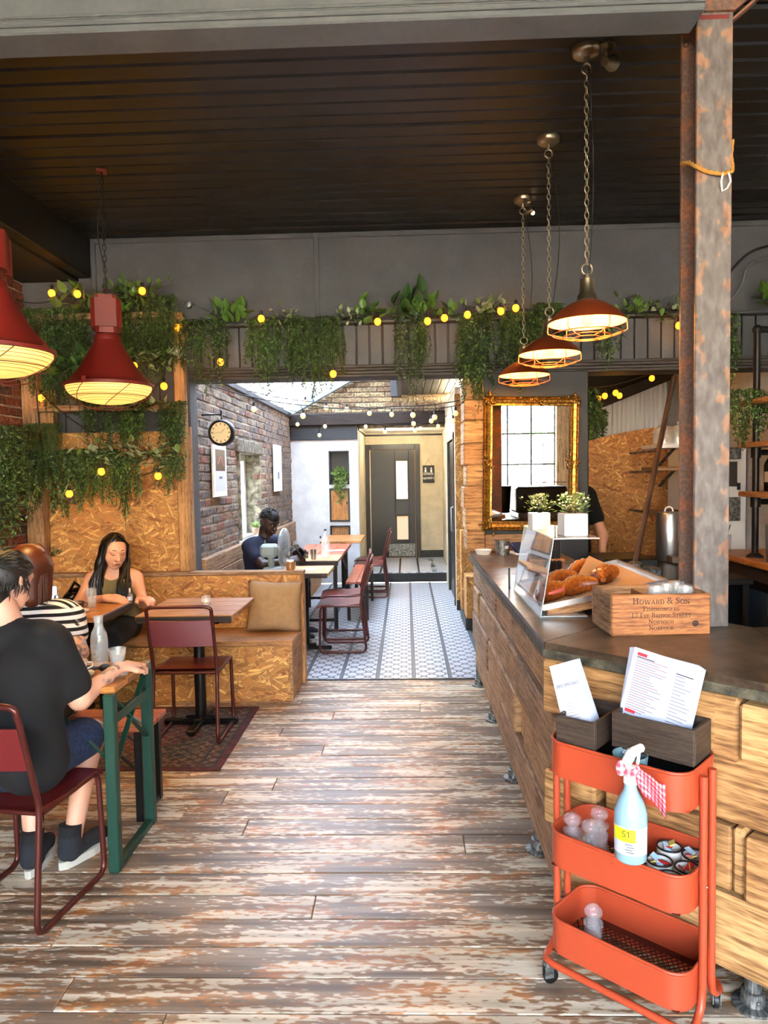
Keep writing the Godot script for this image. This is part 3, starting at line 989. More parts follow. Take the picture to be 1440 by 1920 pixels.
func street() -> void:
	# what the mirror and the windows look out on
	struct("ground", sh().bar(V(-30, -0.35, 3.2), V(30, -0.05, 40)), mat(Color(0.62, 0.58, 0.53), 0.9, 0, M.mottle, 0.2))
	var hb := thing("pale_building", "pale rendered building across the street, seen in the mirror", "building", V(4, -0.05, 24))
	part(hb, "wall", sh().bar(V(-14, 0, 0), V(14, 7, 6)), mat(Color(0.74, 0.72, 0.68), 0.9, 0, M.mottle, 0.3))
	part(hb, "roof", sh().bar(V(-14.4, 7, -0.4), V(14.4, 7.3, 6)), mat(Color(0.30, 0.28, 0.27), 0.8))
	for i in 6:
		var w := part(hb, "window_frame", sh().bar(V(-12.6 + i * 4.4, 1.2, -0.06), V(-10.8 + i * 4.4, 3.0, 0.02), 0.02), M.white)
		part(w, "pane", sh().bar(V(-12.5 + i * 4.4, 1.3, -0.08), V(-10.9 + i * 4.4, 2.9, -0.05)), mat(Color(0.16, 0.20, 0.22), 0.1))
	for q: Array in [[5.2, 11.0, 3.4, "smallest leafy street tree, next to the picnic tables"], [9.4, 15.0, 4.2, "tallest leafy street tree before the pale building"], [-3.5, 13.0, 4.0, "leafy street tree standing alone beyond the other window"]]:
		var t := thing("street_tree", q[3], "tree", V(q[0], -0.05, q[1]), 0, "trees outside")
		part(t, "trunk", sh().tube([V(0, 0, 0), V(0.03, q[2] * 0.3, 0), V(0, q[2] * 0.65, 0.05)], [0.09, 0.07, 0.04], 8), M.dark_wood)
		var s := Sh.new()
		for i in 900:
			var d := V(rng.randfn(0, 1), rng.randfn(0, 1), rng.randfn(0, 1)).normalized() * pow(rng.randf(), 0.4) * 1.25
			leaf(s, V(0, q[2] * 0.75, 0) + d * V(1, 0.9, 1), V(rnd(-1, 1), rnd(-1, 0.6), rnd(-1, 1)).normalized(), 0.2, 0.1)
		stuff(part(t, "foliage", s, M.leaf[3]))
	for q: Array in [[4.0, 6.4, 0.2, "wooden picnic table close outside the shop window"], [6.6, 8.6, -0.3, "wooden picnic table by the smallest street tree"]]:
		var t := thing("picnic_table", q[3], "table", V(q[0], -0.05, q[1]), q[2], "picnic tables outside")
		for i in 4:
			part(t, "top_board", sh(0).bar(V(-0.8, 0.72, -0.32 + i * 0.16), V(0.8, 0.76, -0.17 + i * 0.16), 0.005), M.honey)
		for sg: float in [-1.0, 1.0]:
			part(t, "seat_board", sh(0).bar(V(-0.8, 0.42, sg * 0.62 - 0.12), V(0.8, 0.46, sg * 0.62 + 0.12), 0.005), M.honey)
			part(t, "leg", sh().beam(V(sg * 0.6, 0, -0.68), V(sg * 0.6, 0.72, -0.2), 0.09, 0.04), M.honey)
			part(t, "leg", sh().beam(V(sg * 0.6, 0, 0.68), V(sg * 0.6, 0.72, 0.2), 0.09, 0.04), M.honey)

func leaf(s: Sh, p: Vector3, d: Vector3, ln: float, w: float) -> void:
	var side := d.cross(V(rnd(-1, 1), rnd(-1, 1), rnd(-1, 1)))
	if side.length() < 0.05:
		side = d.cross(Vector3.UP)
	side = side.normalized()
	var q := side.cross(d).normalized()
	var mid := p + d * ln * 0.45
	var tip := p + d * ln - q * ln * 0.12
	var f := s.v.size()
	s.vert(p, q); s.vert(mid + side * w * 0.5 + q * w * 0.12, (q - side * 0.3).normalized()); s.vert(tip, q); s.vert(mid - side * w * 0.5 + q * w * 0.12, (q + side * 0.3).normalized())
	s.face(f, f + 1, f + 2); s.face(f, f + 2, f + 3)

# ---------------------------------------------------------------- bar counter
func lettering(par: Node, words: String, cap: float, x: Transform3D, m: Material, small := 1.0, serif := true) -> void:
	# centred line in the local xy plane, facing +z; small < 1 sets all but the first letter of a word smaller
	var fnt := SystemFont.new()
	fnt.font_names = PackedStringArray(["Droid Serif" if serif else "Droid Sans"])
	fnt.font_weight = 400
	var runs := []
	var first := true
	for ch in words:
		if ch == " ":
			runs.append([" ", 1.0]); first = true
			continue
		runs.append([ch, 1.0 if first or small == 1.0 or ch in "0123456789&" else small])
		first = ch in "0123456789" and small < 1.0
	var tot := 0.0
	var px := cap / 46.0
	for r: Array in runs:
		tot += fnt.get_string_size(r[0], HORIZONTAL_ALIGNMENT_LEFT, -1, 64).x * px * r[1]
	var st := SurfaceTool.new()
	var cx := -tot * 0.5
	for r: Array in runs:
		var w: float = fnt.get_string_size(r[0], HORIZONTAL_ALIGNMENT_LEFT, -1, 64).x * px * r[1]
		if r[0] != " ":
			var t := TextMesh.new()
			t.font = fnt
			t.text = r[0]
			t.font_size = 64
			t.pixel_size = px * r[1]
			t.depth = 0.0006
			t.curve_step = 4.0
			t.horizontal_alignment = HORIZONTAL_ALIGNMENT_LEFT
			t.vertical_alignment = VERTICAL_ALIGNMENT_BOTTOM
			for k in t.get_surface_count():
				st.append_from(t, k, x * Transform3D(Basis(), V(cx, 0, 0)))
		cx += w
	part(par, "lettering", st.commit(), m)

func counter() -> void:
	var c := thing("bar_counter", "long bar counter clad in rough sawn timber sleepers on pipe feet", "counter")
	# top: three dark slabs with a rough edge
	var tops := [
		PackedVector2Array([V2(0.48, -5.42), V2(1.14, -5.42), V2(1.14, -4.202), V2(0.48, -4.202)]),
		PackedVector2Array([V2(0.48, -4.198), V2(1.14, -4.198), V2(1.14, -2.95), V2(0.85, -2.86), V2(0.48, -2.50)]),
		PackedVector2Array([V2(0.483, -2.497), V2(0.853, -2.857), V2(1.14, -2.947), V2(1.30, -2.70), V2(1.21, -1.772)]),
		PackedVector2Array([V2(1.213, -1.768), V2(1.303, -2.70), V2(2.15, -2.70), V2(2.15, -0.95), V2(2.03, -0.95)])]
	for pg: PackedVector2Array in tops:
		var s := sh(2)
		s.prism(pg, 0.972, 1.0)
		part(c, "worktop_slab", s, M.slate)
	var e := sh(2)
	e.prism(PackedVector2Array([V2(0.476, -5.42), V2(1.13, -5.42), V2(1.13, -2.9), V2(1.29, -2.71), V2(2.16, -2.71), V2(2.16, -0.94), V2(2.033, -0.944), V2(0.476, -2.501)]), 0.945, 0.975)
	part(c, "worktop_edge", e, M.slate_edge)
	# carcass behind the sleepers
	var k := sh(2)
	k.prism(PackedVector2Array([V2(0.60, -5.40), V2(1.10, -5.40), V2(1.10, -2.9), V2(1.28, -2.73), V2(2.12, -2.73), V2(2.12, -1.1), V2(2.05, -1.1), V2(0.62, -2.53)]), 0.14, 0.945)
	part(c, "carcass", k, M.dark_wood)
	# sleepers along the passage
	var rows := [[0.755, 0.94], [0.555, 0.75], [0.345, 0.55], [0.115, 0.34]]
	var cuts := [[-5.44, -4.1, -2.53], [-5.40, -5.05, -4.95, -3.3, -2.42], [-5.43, -4.45, -3.35, -3.2, -2.60], [-5.42, -3.9, -2.45]]
	for r in 4:
		for i in cuts[r].size() - 1:
			var z0: float = cuts[r][i]
			var z1: float = cuts[r][i + 1]
			if (r == 1 and i == 1) or (r == 2 and i == 2):
				continue
			var pr := rnd(0.0, 0.022)
			var s := sh(2)
			s.bar(V(0.495 + pr, rows[r][0] + rnd(0, 0.012), z0 + 0.006), V(0.60 + pr, rows[r][1] - rnd(0, 0.008), z1 - 0.006), 0.009)
			part(c, "sleeper", s, [M.grey_timber, M.timber3, M.grey_timber, M.timber3][(r + i) % 4])
	for q: Array in [[0.50, 0.74, -5.36, -5.22], [0.36, 0.55, -3.33, -3.22]]:
		part(c, "sleeper_end", sh(0).bar(V(0.53, q[0], q[2]), V(0.62, q[1], q[3]), 0.006), M.timber2)
	# sleepers on the splayed end
	var bs := Basis(V(0.7071, 0, 0.7071), V(0, 1, 0), V(-0.7071, 0, 0.7071))
	var o := Transform3D(bs, V(0.507, 0, -2.477))
	for q: Array in [[-0.04, 0.625, 0.752, 0.942, 0.012, 0], [0.632, 1.40, 0.77, 0.935, 0.03, 1], [0.03, 1.5, 0.56, 0.765, -0.012, 0], [1.41, 2.1, 0.752, 0.94, 0.0, 0],
			[-0.035, 0.17, 0.355, 0.548, 0.016, 1], [0.19, 0.60, 0.35, 0.545, -0.01, 0], [0.605, 0.64, 0.36, 0.555, 0.0, 1], [0.645, 1.3, 0.352, 0.55, 0.022, 0], [0.0, 1.9, 0.115, 0.345, 0.0, 1], [1.31, 2.1, 0.35, 0.55, 0.0, 1], [1.51, 2.1, 0.56, 0.75, 0.0, 1]]:
		var s := sh(0)
		s.box(V(q[1] - q[0], q[3] - q[2], 0.10), Transform3D(Basis(), V((q[0] + q[1]) * 0.5, (q[2] + q[3]) * 0.5, q[4] - 0.05)), 0.009)
		var b := part(c, "sleeper", s, M.timber2 if q[5] else M.timber)
		b.transform = o
	# feet of galvanised pipe on flanges
	for p: Vector2 in [V2(0.53, -5.30), V2(0.545, -4.55), V2(0.545, -3.66), V2(0.54, -2.95), V2(1.01, -2.07), V2(1.5, -1.58)]:
		var s := sh()
		s.lathe([V2(0, 0.0), V2(0.058, 0.0), V2(0.058, 0.008), V2(0.034, 0.012), V2(0.032, 0.05), V2(0.024, 0.052), V2(0.024, 0.15), V2(0, 0.15)], 18)
		s.ball(V(0, 0.03, 0.033), 0.006, 6, 4)
		part(c, "pipe_foot", s, M.galv, V(p.x, 0.0, p.y))

func tray(s: Sh, L: float, D: float, y0: float, y1: float, r := 0.06, t := 0.004) -> void:
	var pts := []
	for k in 4:
		var cx := (L * 0.5 - r) * (1 if k in [0, 3] else -1)
		var cz := (D * 0.5 - r) * (1 if k < 2 else -1)
		for i in 7:
			var a := PI * 0.5 * k + PI * 0.5 * i / 6.0
			pts.append(V(cx + r * cos(a), 0, cz + r * sin(a)))
	var m := pts.size()
	var c := Vector3.ZERO
	for q: Array in [[0.0, 1.0], [t, -1.0]]:
		var f := s.v.size()
		for i in m:
			var nx: Vector3 = pts[(i + 1) % m] - pts[(i - 1 + m) % m]
			var nn := V(nx.z, 0, -nx.x).normalized()
			if nn.dot(pts[i]) < 0:
				nn = -nn
			var p: Vector3 = pts[i] - nn * q[0]
			s.vert(p + V(0, y0, 0), nn * q[1])
			s.vert(p + V(0, y1, 0), nn * q[1])
		for i in m:
			var j := (i + 1) % m
			s.face(f + i * 2, f + i * 2 + 1, f + j * 2 + 1)
			s.face(f + i * 2, f + j * 2 + 1, f + j * 2)
	var rim := []
	for p: Vector3 in pts:
		rim.append(p * 0.992 + V(0, y1, 0))
	s.tube(rim, 0.005, 6, true)

func bottle_lathe(prof: Array, m := 1.0) -> Array:
	var o := []
	for p: Array in prof:
		o.append(V2(p[0] * m, p[1] * m))
	return o

func trolley() -> void:
	var t := thing("utility_trolley", "orange three tier metal trolley on castors parked by the counter", "trolley", V(0.657, 0, -2.107), -0.733)
	var L := 0.43
	var D := 0.25
	for q: Array in [[0.675, 0.78], [0.39, 0.495], [0.115, 0.22]]:
		var s := sh()
		tray(s, L, D, q[0], q[1])
		part(t, "tray", s, M.orange)
		var g := sh()
		if q[0] < 0.6:
			g.bar(V(-L * 0.5 + 0.02, q[0], -D * 0.5 + 0.004), V(L * 0.5 - 0.02, q[0] + 0.003, -D * 0.5 + 0.03)).bar(V(-L * 0.5 + 0.02, q[0], D * 0.5 - 0.03), V(L * 0.5 - 0.02, q[0] + 0.003, D * 0.5 - 0.004))
			for i in 34:
				var x := -L * 0.5 - 0.08 + i * 0.0165
				for sg: float in [-1.0, 1.0]:
					var a := V(x if sg > 0 else x + 0.13, q[0] + 0.001, -0.098)
					var b := V(x + 0.13 if sg > 0 else x, q[0] + 0.001, 0.098)
					if minf(a.x, b.x) > -L * 0.5 + 0.004 - 0.08 and maxf(a.x, b.x) < L * 0.5 + 0.08:
						var u0 := clampf(a.x, -L * 0.5 + 0.006, L * 0.5 - 0.006)
						var u1 := clampf(b.x, -L * 0.5 + 0.006, L * 0.5 - 0.006)
						var f0 := (u0 - a.x) / (b.x - a.x)
						var f1 := (u1 - a.x) / (b.x - a.x)
						if absf(f1 - f0) > 0.05:
							g.beam(a.lerp(b, f0), a.lerp(b, f1), 0.0035, 0.002)
			part(t, "mesh_floor", g, mat(Color(0.30, 0.10, 0.06), 0.5, 0.2))
		else:
			g.bar(V(-L * 0.5 + 0.004, q[0], -D * 0.5 + 0.02), V(L * 0.5 - 0.004, q[0] + 0.003, D * 0.5 - 0.02))
			part(t, "tray_floor", g, M.orange)
	var xs := L * 0.5 + 0.012
	for sg: float in [-1.0, 1.0]:
		var z := 0.033 * sg
		var zf := 0.13 * sg
		var pts := [V(-xs, 0.76, z), V(-xs, 0.16, z), V(-xs, 0.11, z * 1.3), V(-xs, 0.085, z * 2.2), V(-xs, 0.08, zf - 0.03 * sg), V(-xs + 0.012, 0.08, zf - 0.008 * sg), V(-xs + 0.04, 0.08, zf)]
		var mir := []
		for p: Vector3 in pts:
			mir.push_front(V(-p.x, p.y, p.z))
		var s := sh()
		s.tube(pts + mir, 0.011, 10)
		part(t, "frame_tube", s, M.orange)
		for sx: float in [-1.0, 1.0]:
			var w := part(t, "castor", sh().lathe([V2(0, 0.0), V2(0.014, 0.0), V2(0.014, -0.012), V2(0.008, -0.014), V2(0, -0.014)], 12).bar(V(-0.012, -0.05, -0.016), V(-0.009, -0.012, 0.012)).bar(V(0.009, -0.05, -0.016), V(0.012, -0.012, 0.012)), M.galv, V(sx * (xs - 0.015), 0.072, zf * 0.92), 0.6 * sx)
			part(w, "wheel", sh().lathe([V2(0, -0.008), V2(0.02, -0.008), V2(0.024, -0.006), V2(0.024, 0.006), V2(0.02, 0.008), V2(0, 0.008)], 18, Transform3D(Basis(V(0, 0, 1), PI / 2), V(0, -0.048, -0.01))), M.black)
	part(t, "screw", sh().ball(V(-xs - 0.01, 0.45, 0.033), 0.004, 6, 4).ball(V(xs + 0.01, 0.45, 0.033), 0.004, 6, 4), M.steel)
	var T := Transform3D(Basis(Vector3.UP, -0.733), V(0.657, 0, -2.107))
	# two dark wooden boxes in the top tray, with the menus
	for q: Array in [[-0.125, 0.0, 0.125, 0.22, 0.775, 0.86, "small"], [0.085, -0.02, 0.24, 0.13, 0.80, 0.885, "wide"]]:
		var w: float = q[2]
		var d: float = q[3]
		var b := thing("wooden_box", "%s dark stained wooden box holding %s on the trolley" % [q[6], "folded leaflets" if q[6] == "small" else "printed menus"], "box", T * V(q[0], 0, q[1]), -0.733 + (0.05 if q[6] == "small" else 0.0))
		var h0: float = q[4]
		var h1: float = q[5]
		if q[6] == "wide":
			h0 -= 0.02
		part(b, "side_panel", sh(0).bar(V(-w * 0.5, h0, d * 0.5 - 0.01), V(w * 0.5, h1, d * 0.5), 0.002), M.box_wood)
		part(b, "side_panel", sh(0).bar(V(-w * 0.5, h0, -d * 0.5), V(w * 0.5, h1, -d * 0.5 + 0.01), 0.002), M.box_wood)
		part(b, "end_panel", sh(2).bar(V(-w * 0.5, h0, -d * 0.5 + 0.01), V(-w * 0.5 + 0.01, h1, d * 0.5 - 0.01), 0.002), M.box_wood)
		part(b, "end_panel", sh(2).bar(V(w * 0.5 - 0.01, h0, -d * 0.5 + 0.01), V(w * 0.5, h1, d * 0.5 - 0.01), 0.002), M.box_wood)
		part(b, "bottom_panel", sh(0).bar(V(-w * 0.5 + 0.01, h0, -d * 0.5 + 0.01), V(w * 0.5 - 0.01, h0 + 0.008, d * 0.5 - 0.01)), M.box_wood)
	var bin := thing("wooden_box", "dark open box lying deep in the trolley's top tray under the menus", "box", T * V(0, 0.679, 0), -0.733)
	part(bin, "side_panel", sh(0).bar(V(-0.19, 0, 0.095), V(0.20, 0.095, 0.103), 0.002), M.black)
	part(bin, "side_panel", sh(0).bar(V(-0.19, 0, -0.10), V(0.20, 0.075, -0.092), 0.002), M.black)
	part(bin, "end_panel", sh(2).bar(V(0.192, 0, -0.092), V(0.20, 0.09, 0.095), 0.002), M.black)
	part(bin, "end_panel", sh(2).bar(V(-0.19, 0, -0.092), V(-0.182, 0.09, 0.095), 0.002), M.black)
	# printed sheets
	var mi := Image.create(256, 256, false, Image.FORMAT_RGB8)
	mi.fill(Color(0.72, 0.74, 0.80))
	var ink := Color(0.36, 0.35, 0.42)
	for i in 22:
		var wline := rng.randi_range(60, 120)
		mi.fill_rect(Rect2i(16, 30 + i * 8, wline, 2), Color(0.50, 0.32, 0.36) if i % 2 == 0 else ink)
	for i in 14:
		mi.fill_rect(Rect2i(164, 46 + i * 11, rng.randi_range(30, 74), 2), ink)
	mi.fill_rect(Rect2i(16, 12, 36, 10), Color(0.80, 0.16, 0.20))
	mi.fill_rect(Rect2i(16, 196, 38, 10), Color(0.80, 0.16, 0.20))
	mi.fill_rect(Rect2i(16, 25, 66, 3), Color(0.15, 0.15, 0.2))
	mi.fill_rect(Rect2i(164, 38, 60, 3), Color(0.15, 0.15, 0.2))
	for x0: int in [16, 100, 176]:
		mi.fill_rect(Rect2i(x0, 214, 40, 3), Color(0.15, 0.15, 0.2))
		for i in 4:
			mi.fill_rect(Rect2i(x0, 222 + i * 7, rng.randi_range(30, 60), 2), ink)
	var mm := mat(Color(1, 1, 1), 0.75, 0, ImageTexture.create_from_image(mi))
	for i in 4:
		var mn := thing("menu_sheet", ["front printed menu sheet with red headings in the wide box", "second white menu sheet behind the front menu", "third white menu sheet behind the front menu", "rearmost white menu sheet in the wide box"][i], "menu")
		mn.transform = T * Transform3D(Basis(V(0, 0, 1), -0.16 + 0.02 * i) * Basis(V(1, 0, 0), -0.17), V(0.082 - 0.007 * i, 0.935 - 0.002 * i, -0.022 - 0.010 * i))
		var s := sh()
		s.bar(V(-0.105, -0.12, -0.0008), V(0.105, 0.12, 0.0))
		part(mn, "sheet", s, M.paper)
		if i == 0:
			var f := Sh.new()
			f.uquad(V(-0.105, -0.12, 0.0006), V(0.105, -0.12, 0.0006), V(0.105, 0.12, 0.0006), V(-0.105, 0.12, 0.0006))
			part(mn, "print", f, mm)
	for i in 6:
		var lf := thing("leaflet", "white folded leaflet leaning in the small dark box" if i else "front white leaflet with grey lettering and a printed panel", "leaflet", Vector3.ZERO, 0, "leaflets in the small box")
		lf.transform = T * Transform3D(Basis(V(0, 0, 1), 0.40 + 0.015 * i) * Basis(V(1, 0, 0), -0.20), V(-0.165 - 0.003 * i, 0.905 - 0.003 * i, 0.055 - 0.014 * i))
		part(lf, "sheet", sh().bar(V(-0.05, -0.105, -0.002), V(0.05, 0.105, 0.0), 0.0008), M.paper)
		if i == 0:
			lettering(lf, "DELI SPECIALS", 0.009, Transform3D(Basis(), V(0, 0.03, 0.0008)), mat(Color(0.35, 0.36, 0.42), 0.8), 1.0, false)
			var pn := part(lf, "printed_panel", sh().bar(V(-0.036, -0.09, 0.0), V(0.036, 0.0, 0.0006)), mat(Color(0.80, 0.80, 0.83), 0.8))
			for k in 7:
				part(pn, "printed_line", sh().bar(V(-0.02, -0.02 - k * 0.009, 0.0005), V(rnd(0.0, 0.022), -0.018 - k * 0.009, 0.0009)), mat(Color(0.60, 0.58, 0.60), 0.8))
	# blue bowl of sachets in the top tray
	var bo := thing("bowl", "pale blue bowl of sachets in the trolley's top tray", "bowl", T * V(0.035, 0.70, 0.072), 0)
	part(bo, "bowl_body", sh().lathe([V2(0, 0), V2(0.03, 0), V2(0.046, 0.055), V2(0.05, 0.085), V2(0.047, 0.085), V2(0.043, 0.055), V2(0.0, 0.02)], 20), mat(Color(0.42, 0.54, 0.57), 0.3))
	for i in 5:
		part(bo, "sachet", sh().box(V(0.035, 0.004, 0.018), Transform3D(Basis.from_euler(V(rnd(-0.8, 0.8), rnd(0, 3), 0.3)), V(rnd(-0.02, 0.02), 0.06 + 0.005 * i, rnd(-0.02, 0.02)))), [M.paper, mat(Color(0.4, 0.08, 0.12), 0.5)][i % 2])
	# spray bottle standing in the middle tray
	var sp := thing("spray_bottle", "clear plastic trigger spray bottle with a yellow S1 label", "bottle", T * V(0.085, 0.535, 0.178), -0.32)
	part(sp, "bottle_body", sh().lathe(bottle_lathe([[0, 0], [0.036, 0.0], [0.042, 0.006], [0.044, 0.10], [0.043, 0.135], [0.034, 0.165], [0.018, 0.195], [0.0155, 0.215], [0.0, 0.217]]), 28), mat(Color(0.52, 0.66, 0.71), 0.25))
	part(sp, "collar", sh().lathe(bottle_lathe([[0, 0.213], [0.019, 0.213], [0.019, 0.235], [0.014, 0.238], [0.013, 0.26], [0, 0.26]]), 18), M.white)
	part(sp, "trigger_head", sh().beam(V(-0.016, 0.258, 0), V(0.006, 0.305, 0), 0.026, 0.026, 0.006).beam(V(0.0, 0.298, 0), V(0.034, 0.318, 0), 0.018, 0.022, 0.006).beam(V(0.022, 0.305, 0), V(0.018, 0.268, 0), 0.012, 0.008, 0.002), M.white)
	var lb := part(sp, "label", sh().lathe([V2(0.0447, 0.03), V2(0.0452, 0.03), V2(0.0452, 0.105), V2(0.0447, 0.105)], 20, Transform3D(Basis(Vector3.UP, -0.37), Vector3.ZERO), 2.4), M.paper)
	part(lb, "yellow_field", sh().lathe([V2(0.0454, 0.066), V2(0.0456, 0.066), V2(0.0456, 0.102), V2(0.0454, 0.102)], 16, Transform3D(Basis(Vector3.UP, -1.25), Vector3.ZERO), 1.45), mat(Color(0.93, 0.86, 0.07), 0.6))
	lettering(lb, "S1", 0.016, Transform3D(Basis(Vector3.UP, -0.24), V(-0.011, 0.075, 0.0455)), mat(Color(0.15, 0.15, 0.15), 0.7), 1.0, false)
	for i in 4:
		part(lb, "printed_line", sh().box(V(0.02, 0.0016, 0.001), Transform3D(Basis(Vector3.UP, -0.1), V(-0.004 + 0.004 * (i % 2), 0.060 - i * 0.007, 0.0456))), mat(Color(0.25, 0.27, 0.3), 0.8))
	var cl := thing("checked_cloth", "red and white gingham cloth tied round the spray bottle's neck", "cloth", T * V(0.085, 0.77, 0.178), -0.32)
	var cs := Sh.new()
	var gr := []
	for i in 9:
		for j in 7:
			var u := i / 8.0
			var w := j / 6.0 - 0.5
			gr.append(V(0.014 + u * 0.075, 0.012 - u * 0.075 + w * (0.05 + 0.04 * u) + 0.008 * sin(u * 9 + w * 6), 0.022 * cos(w * 5 + u * 7) * (0.4 + u) + 0.012))
	for i in 8:
		for j in 6:
			var a: Vector3 = gr[i * 7 + j]
			var b: Vector3 = gr[(i + 1) * 7 + j]
			var d: Vector3 = gr[(i + 1) * 7 + j + 1]
			var e2: Vector3 = gr[i * 7 + j + 1]
			var f := cs.v.size()
			var nn := (b - a).cross(d - a).normalized()
			for p: Array in [[a, i, j], [b, i + 1, j], [d, i + 1, j + 1], [e2, i, j + 1]]:
				cs.vert(p[0], nn, V2(p[1] * 0.16, p[2] * 0.16))
			cs.face(f, f + 1, f + 2); cs.face(f, f + 2, f + 3)
	part(cl, "hanging_end", cs, mat(Color(1, 1, 1), 0.9, 0, M.gingham_tex, 1.6))
	part(cl, "knot", sh().ring(V(0, 0.012, 0), 0.018, 0.009, Basis(V(0, 0, 1), 0.3), 14, 8).ball(V(-0.026, 0.02, 0.012), V(0.014, 0.022, 0.014), 8, 6), tri(mat(Color(1, 1, 1), 0.9, 0, M.gingham_tex), 14.0))
	# enamel mugs and stoppered jars in the middle tray
	var mugs := [[0.005, 0.088, "enamel mug with a dark rim and handle holding yellow sachets"], [0.10, 0.02, "white enamel mug below the spray bottle"], [0.158, 0.085, "empty looking white enamel mug at the tray corner"], [0.175, 0.005, "white enamel mug of blue and red sachets"], [0.165, -0.075, "white enamel mug filled with yellow and red sachets"], [0.09, -0.075, "white enamel mug with a dark red packet behind the spray bottle"]]
	for i in mugs.size():
		var q: Array = mugs[i]
		var g := thing("enamel_mug", q[2], "mug", T * V(q[0], 0.394, q[1]), [0.8, 2.6, 2.2, 3.9, 4.2, 1.0][i], "enamel mugs on the trolley")
		part(g, "mug_body", sh().lathe([V2(0, 0.003), V2(0.034, 0.0), V2(0.036, 0.075), V2(0.033, 0.075), V2(0.031, 0.012), V2(0, 0.012)], 22), M.porcelain)
		part(g, "rim", sh().ring(V(0, 0.076, 0), 0.0348, 0.0028, Basis(), 24, 6), M.black)
		var hp := []
		for k in 9:
			var a := -1.3 + 2.6 * k / 8.0
			hp.append(V(0.033 + 0.022 * cos(a), 0.04 + 0.024 * sin(a), 0))
		part(g, "handle", sh().tube(hp, 0.004, 6), M.porcelain)
		if i != 2:
			for k in 5:
				part(g, "sachet", sh().box(V(0.03, 0.004, 0.016), Transform3D(Basis.from_euler(V(rnd(-0.7, 0.7), rnd(0, 3), rnd(-0.4, 0.4))), V(rnd(-0.014, 0.014), 0.066 + 0.004 * k, rnd(-0.014, 0.014)))), [mat(Color(0.85, 0.78, 0.42), 0.5), mat(Color(0.72, 0.08, 0.10), 0.4), mat(Color(0.65, 0.78, 0.86), 0.4)][(k + i) % 3])
	var jar: Node3D = null
	var jars := [[-0.165, 0.045, 0.394, "tall glass stoppered jar of pink salt beside the trolley post"], [-0.10, 0.05, 0.394, "short glass stoppered jar of pink salt next to the tall one"], [-0.02, -0.02, 0.394, "glass stoppered jar standing behind the spray bottle"], [-0.12, -0.045, 0.394, "glass stoppered jar at the back of the middle tray"], [-0.10, 0.035, 0.119, "lone glass stoppered jar in the bottom tray"]]
	for q: Array in jars:
		if jar == null:
			jar = thing("stoppered_jar", q[3], "jar", T * V(q[0], q[2], q[1]), 0, "glass jars on the trolley")
			part(jar, "jar_body", sh().lathe(bottle_lathe([[0, 0.0], [0.025, 0.0], [0.027, 0.004], [0.027, 0.06], [0.021, 0.07], [0.021, 0.076], [0.03, 0.08], [0.03, 0.086], [0.018, 0.088], [0.018, 0.07], [0.024, 0.058], [0.024, 0.006], [0, 0.005]]), 20), M.clear)
			part(jar, "salt", sh().lathe([V2(0, 0.006), V2(0.023, 0.006), V2(0.023, 0.045), V2(0, 0.047)], 16), mat(Color(0.66, 0.45, 0.42), 0.9))
			part(jar, "stopper", sh().lathe(bottle_lathe([[0, 0.08], [0.016, 0.085], [0.012, 0.098], [0.02, 0.104], [0.029, 0.116], [0.027, 0.128], [0.016, 0.138], [0, 0.14]]), 10), glass(Color(0.85, 0.87, 0.9), 0.12, 0.05))
		else:
			again(jar, q[3], T * V(q[0], q[2], q[1]), 0)
	var lid := thing("jar_stopper", "loose clear glass lid lying in the bottom tray", "lid", T * V(-0.16, 0.12, 0.06))
	part(lid, "lid_body", sh().lathe(bottle_lathe([[0, 0.0], [0.03, 0.0], [0.032, 0.012], [0.02, 0.02], [0, 0.022]]), 16), glass(Color(0.9, 0.92, 0.95), 0.35, 0.05))

